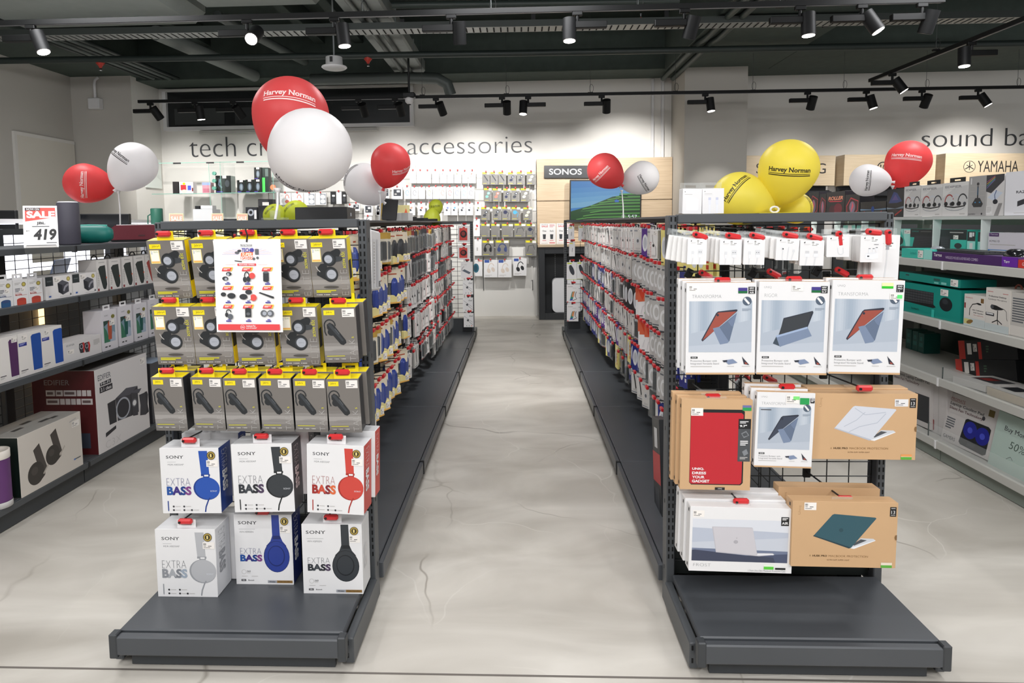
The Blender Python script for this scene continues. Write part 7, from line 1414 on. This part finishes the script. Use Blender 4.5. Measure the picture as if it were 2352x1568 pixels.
# ------------------------------------------------------------------ balloons
RPROF = []
for i in range(33):
    f = i/32*PI; s_ = max(0, (f-PI*.45)/(PI*.55)); RPROF.append((math.sin(f)*(1-.30*s_**1.5)+.0001, math.cos(f)*(1 if f < PI/2 else 1.32)))
def bmat(h):
    mt = M(h, .42, spec=.35); nt = mt.node_tree; b = nt.nodes['Principled BSDF']; tr = nt.nodes.new('ShaderNodeBsdfTranslucent'); tr.inputs[0].default_value = (*lin(h), 1)
    mx = nt.nodes.new('ShaderNodeMixShader'); mx.inputs[0].default_value = .4; out = nt.nodes['Material Output']
    nt.links.new(b.outputs[0], mx.inputs[1]); nt.links.new(tr.outputs[0], mx.inputs[2]); nt.links.new(mx.outputs[0], out.inputs[0]); return mt
def balloon(px, py, Y, wpx, col, tcol, neck, label, tx=(0, 0, 0, 1.3), txt='Harvey Norman', body=None, grp=None, flat=1.):
    c = at(px, py, Y=Y); Rr = wpx/2*(c-CAM).dot(CF)/FPX; view = (CAM-c).normalized(); up = (Vector((0, 0, 1))-view*view.z).normalized(); rt = up.cross(view)
    nk = (rt*neck[0]+up*neck[1]-view*(neck[2] if len(neck) > 2 else 0)).normalized(); ax = -nk
    a = ax.orthogonal().normalized(); b = ax.cross(a); R3 = Matrix((a, b, ax)).transposed()
    t = thing('balloon', label, 'balloon', c, grp); n = 40; mb = MB()
    V = []; 
    for r, z in RPROF: V += [R3 @ Vector((Rr*r*math.cos(2*PI*j/n), Rr*r*math.sin(2*PI*j/n), Rr*z)) for j in range(n)]
    mb.add(V, [(i*n+j, (i+1)*n+j, (i+1)*n+(j+1) % n, i*n+(j+1) % n) for i in range(32) for j in range(n)], col, True); mb.obj('balloon_skin', t)
    zl = -1.32*Rr; mb = MB(); mb.tube([R3 @ Vector((0, 0, zl+.006)), R3 @ Vector((0, 0, zl-.008)), R3 @ Vector((0, 0, zl-.018))], Rr*.055, col, 10, True, Rr*.09); mb.obj('knot', t)
    # lettering wrapped on the skin
    prof = sorted((math.atan2(r, z), math.hypot(r, z)) for r, z in RPROF)
    def surf(d):
        ang = d.angle(ax)
        for (a0, d0), (a1, d1) in zip(prof, prof[1:]):
            if a0 <= ang <= a1+1e-9: return d*(d0+(d1-d0)*(ang-a0)/max(1e-9, a1-a0))*Rr*1.006
        return d*prof[-1][1]*Rr*1.006
    ox, oy, deg, sz = tx; ca, sa = math.cos(math.radians(deg)), math.sin(math.radians(deg))
    l = math.hypot(ox, oy); th0 = math.asin(min(.985, l)); cd_ = (view*math.cos(th0)+(rt*ox+up*oy)*(math.sin(th0)/l if l else 0)).normalized()
    u0 = (rt*ca+up*sa); u0 = (u0-cd_*u0.dot(cd_)).normalized(); v0 = cd_.cross(u0)
    def put(x, y):
        th = math.hypot(x, y)
        return surf((cd_*math.cos(th)+(u0*x+v0*y)*(math.sin(th)/th if th > 1e-6 else 1)).normalized())
    VV, FF, asp = tgeo(txt, .022, True); mb = MB(); hh = sz/asp
    mb.add([put((u-.5)*sz, (v-.5)*hh+.05) for u, v in VV], FF, tcol)
    for y0, th in ((-.62*hh, .10*hh), (-.95*hh, .16*hh)):
        k = 16; mb.add([put(-sz/2*(.98 if th > .12*hh else 1)+sz*i/k, y0+.05+e*th) for i in range(k+1) for e in (0, 1)], [(2*i, 2*i+2, 2*i+3, 2*i+1) for i in range(k)], tcol)
    mb.obj('lettering', t); return c+nk*(Rr*1.36), t
RB, WB_, YLB, YLD = bmat('ee5f60'), bmat('f7f5f5'), bmat('fdee62'), bmat('d2da4a')
WT, BT = M('f6dcd9', .4), M('1d1d1b', .4)
def stick(base, top, label, foot=True):
    t = thing('balloon_stick', label, 'stick', base); d = top-base; MB().tube([(0, 0, 0), d*.5+Vector((.004, 0, 0)), d], .0045, WHITE, 8).obj('rod', t)
    MB().lathe([(.004, -.015), (.010, -.004), (.013, .006), (.010, .006), (.004, .0)], WHITE, 14, d).obj('cup', t)
    if foot: MB().box((-.04, -.02, -.001), (.04, .02, .006), CLEAR, .002).box((-.014, -.012, .006), (.014, .012, .03), CLEAR, .002).obj('clear_foot', t)
Yl = at(275, 500, X=-2.62).y
balloon(197, 421, Yl, 91, RB, WT, (1, -.16), 'red balloon lying sideways at the far left', (-.12, -.1, 88, 1.45)); balloon(307, 379, Yl, 103, WB_, BT, (-.55, -.8, .15), 'white balloon beside the sideways red one at the left', (-.62, .45, -38, 1.3))
stick(Vector((-2.62, Yl, 1.301)), at(272, 440, Y=Yl), 'white stick holding the far left balloons', False)
balloon(668, 264, 2.51, 172, RB, WT, (-.15, -1, .1), 'large red balloon behind the large white one', (-.02, .5, -7, 1.38)); balloon(713, 345, 2.24, 189, WB_, BT, (-.45, -.5, .75), 'large white balloon at the centre left', (-.3, -.94, -20, 1.3))
q = at(632, 500, Y=2.165); stick(Vector((q.x, 2.165, 1.3195)), at(638, 436, Y=2.2), 'white stick with clear foot under the large white balloon')
Ya = at(872, 505, X=XL).y
balloon(836, 421, Ya+.17, 93, WB_, BT, (.75, -.75, .15), 'white balloon left of the small red balloon by accessories', (-.78, .5, 58, 1.3)); balloon(897, 374, Ya, 91, RB, WT, (-.3, -1, .1), 'red balloon in front of the word accessories', (.66, -.4, -4, 1.3))
stick(Vector((XL, Ya, TB)), at(873, 440, Y=Ya), 'thin stick below the red and white balloons near accessories')
Ys = at(1432, 506, X=XR).y
balloon(1388, 391, Ys, 79, RB, WT, (.75, -.65, .1), 'red balloon in front of the television', (-.22, -.25, 45, 1.35)); balloon(1475, 408, Ys+.14, 77, WB_, BT, (-1, -.38, .0), 'white balloon in front of the oak panel', (.1, -.38, -62, 1.25))
stick(Vector((XR, Ys, TB)), at(1428, 438, Y=Ys), 'thin stick below the balloons in front of the television')
balloon(1811, 387, 2.42, 132, YLB, BT, (-.32, -1, .05), 'large yellow balloon on top of the right gondola', (.03, -.12, -6, 1.42)); balloon(1697, 456, 2.46, 122, YLB, BT, (.95, -.3, .1), 'yellow balloon at left behind the right end rail', (-.1, .45, 58, 1.35)); balloon(1828, 478, 2.52, 72, YLB, BT, (-1, -.05, .1), 'yellow balloon peeking out low behind the large yellow one', (.85, .25, -70, 1.2))
q = at(1779, 482, Y=2.36); t = thing('balloon_holder', 'flat holder with white ring where the yellow balloons meet', 'holder', (q.x, 2.36, TB-.001)); MB().box((-.06, -.02, -.001), (.08, .02, .003), M('d8c81c', .4)).obj('plate', t); MB().tube([(.014*math.cos(a_), 0, .014+.010*math.sin(a_)) for a_ in [i*PI/8 for i in range(17)]], .0035, WHITE, 6).obj('ring', t)
balloon(1992, 414, 4.62, 74, WB_, BT, (1, -.12, .0), 'white balloon lying sideways before the gaming boxes', (.06, -.02, 86, 1.35)); balloon(2086, 371, 4.66, 95, RB, WT, (-.42, -1, .1), 'red balloon above the pale headset boxes', (-.1, .25, -10, 1.35))
t_ = at(2050, 428, Y=4.62); stick(Vector((t_.x, 4.62, RZ+.001)), Vector((t_.x, 4.62, t_.z)), 'stick under the right hand white and red balloons')
balloon(1001, 474, 6.4, 33, YLD, BT, (.0, -1, .0), 'small yellow balloon over the far end of the left gondola', (-.1, .05, 5, 1.4)); balloon(992, 503, 6.35, 40, YLD, BT, (.1, 1, -.2), 'small yellow balloon drooping at the gondola top', (0, -.5, 0, .8))
balloon(632, 495, 4.6, 54, YLD, BT, (.5, -1, .1), 'greenish yellow balloon, left of two behind the left end rail', (-.5, .5, 40, 1.)); balloon(680, 490, 4.65, 60, YLD, BT, (-.3, -1, .1), 'greenish yellow balloon, right of two behind the left end rail', (-.55, .5, 35, 1.))
for p_ in PROTOS:
    if p_.location.z < -4 and p_.matrix_world.translation.z < -4:
        for c in list(p_.children): D.objects.remove(c)
        D.objects.remove(p_)
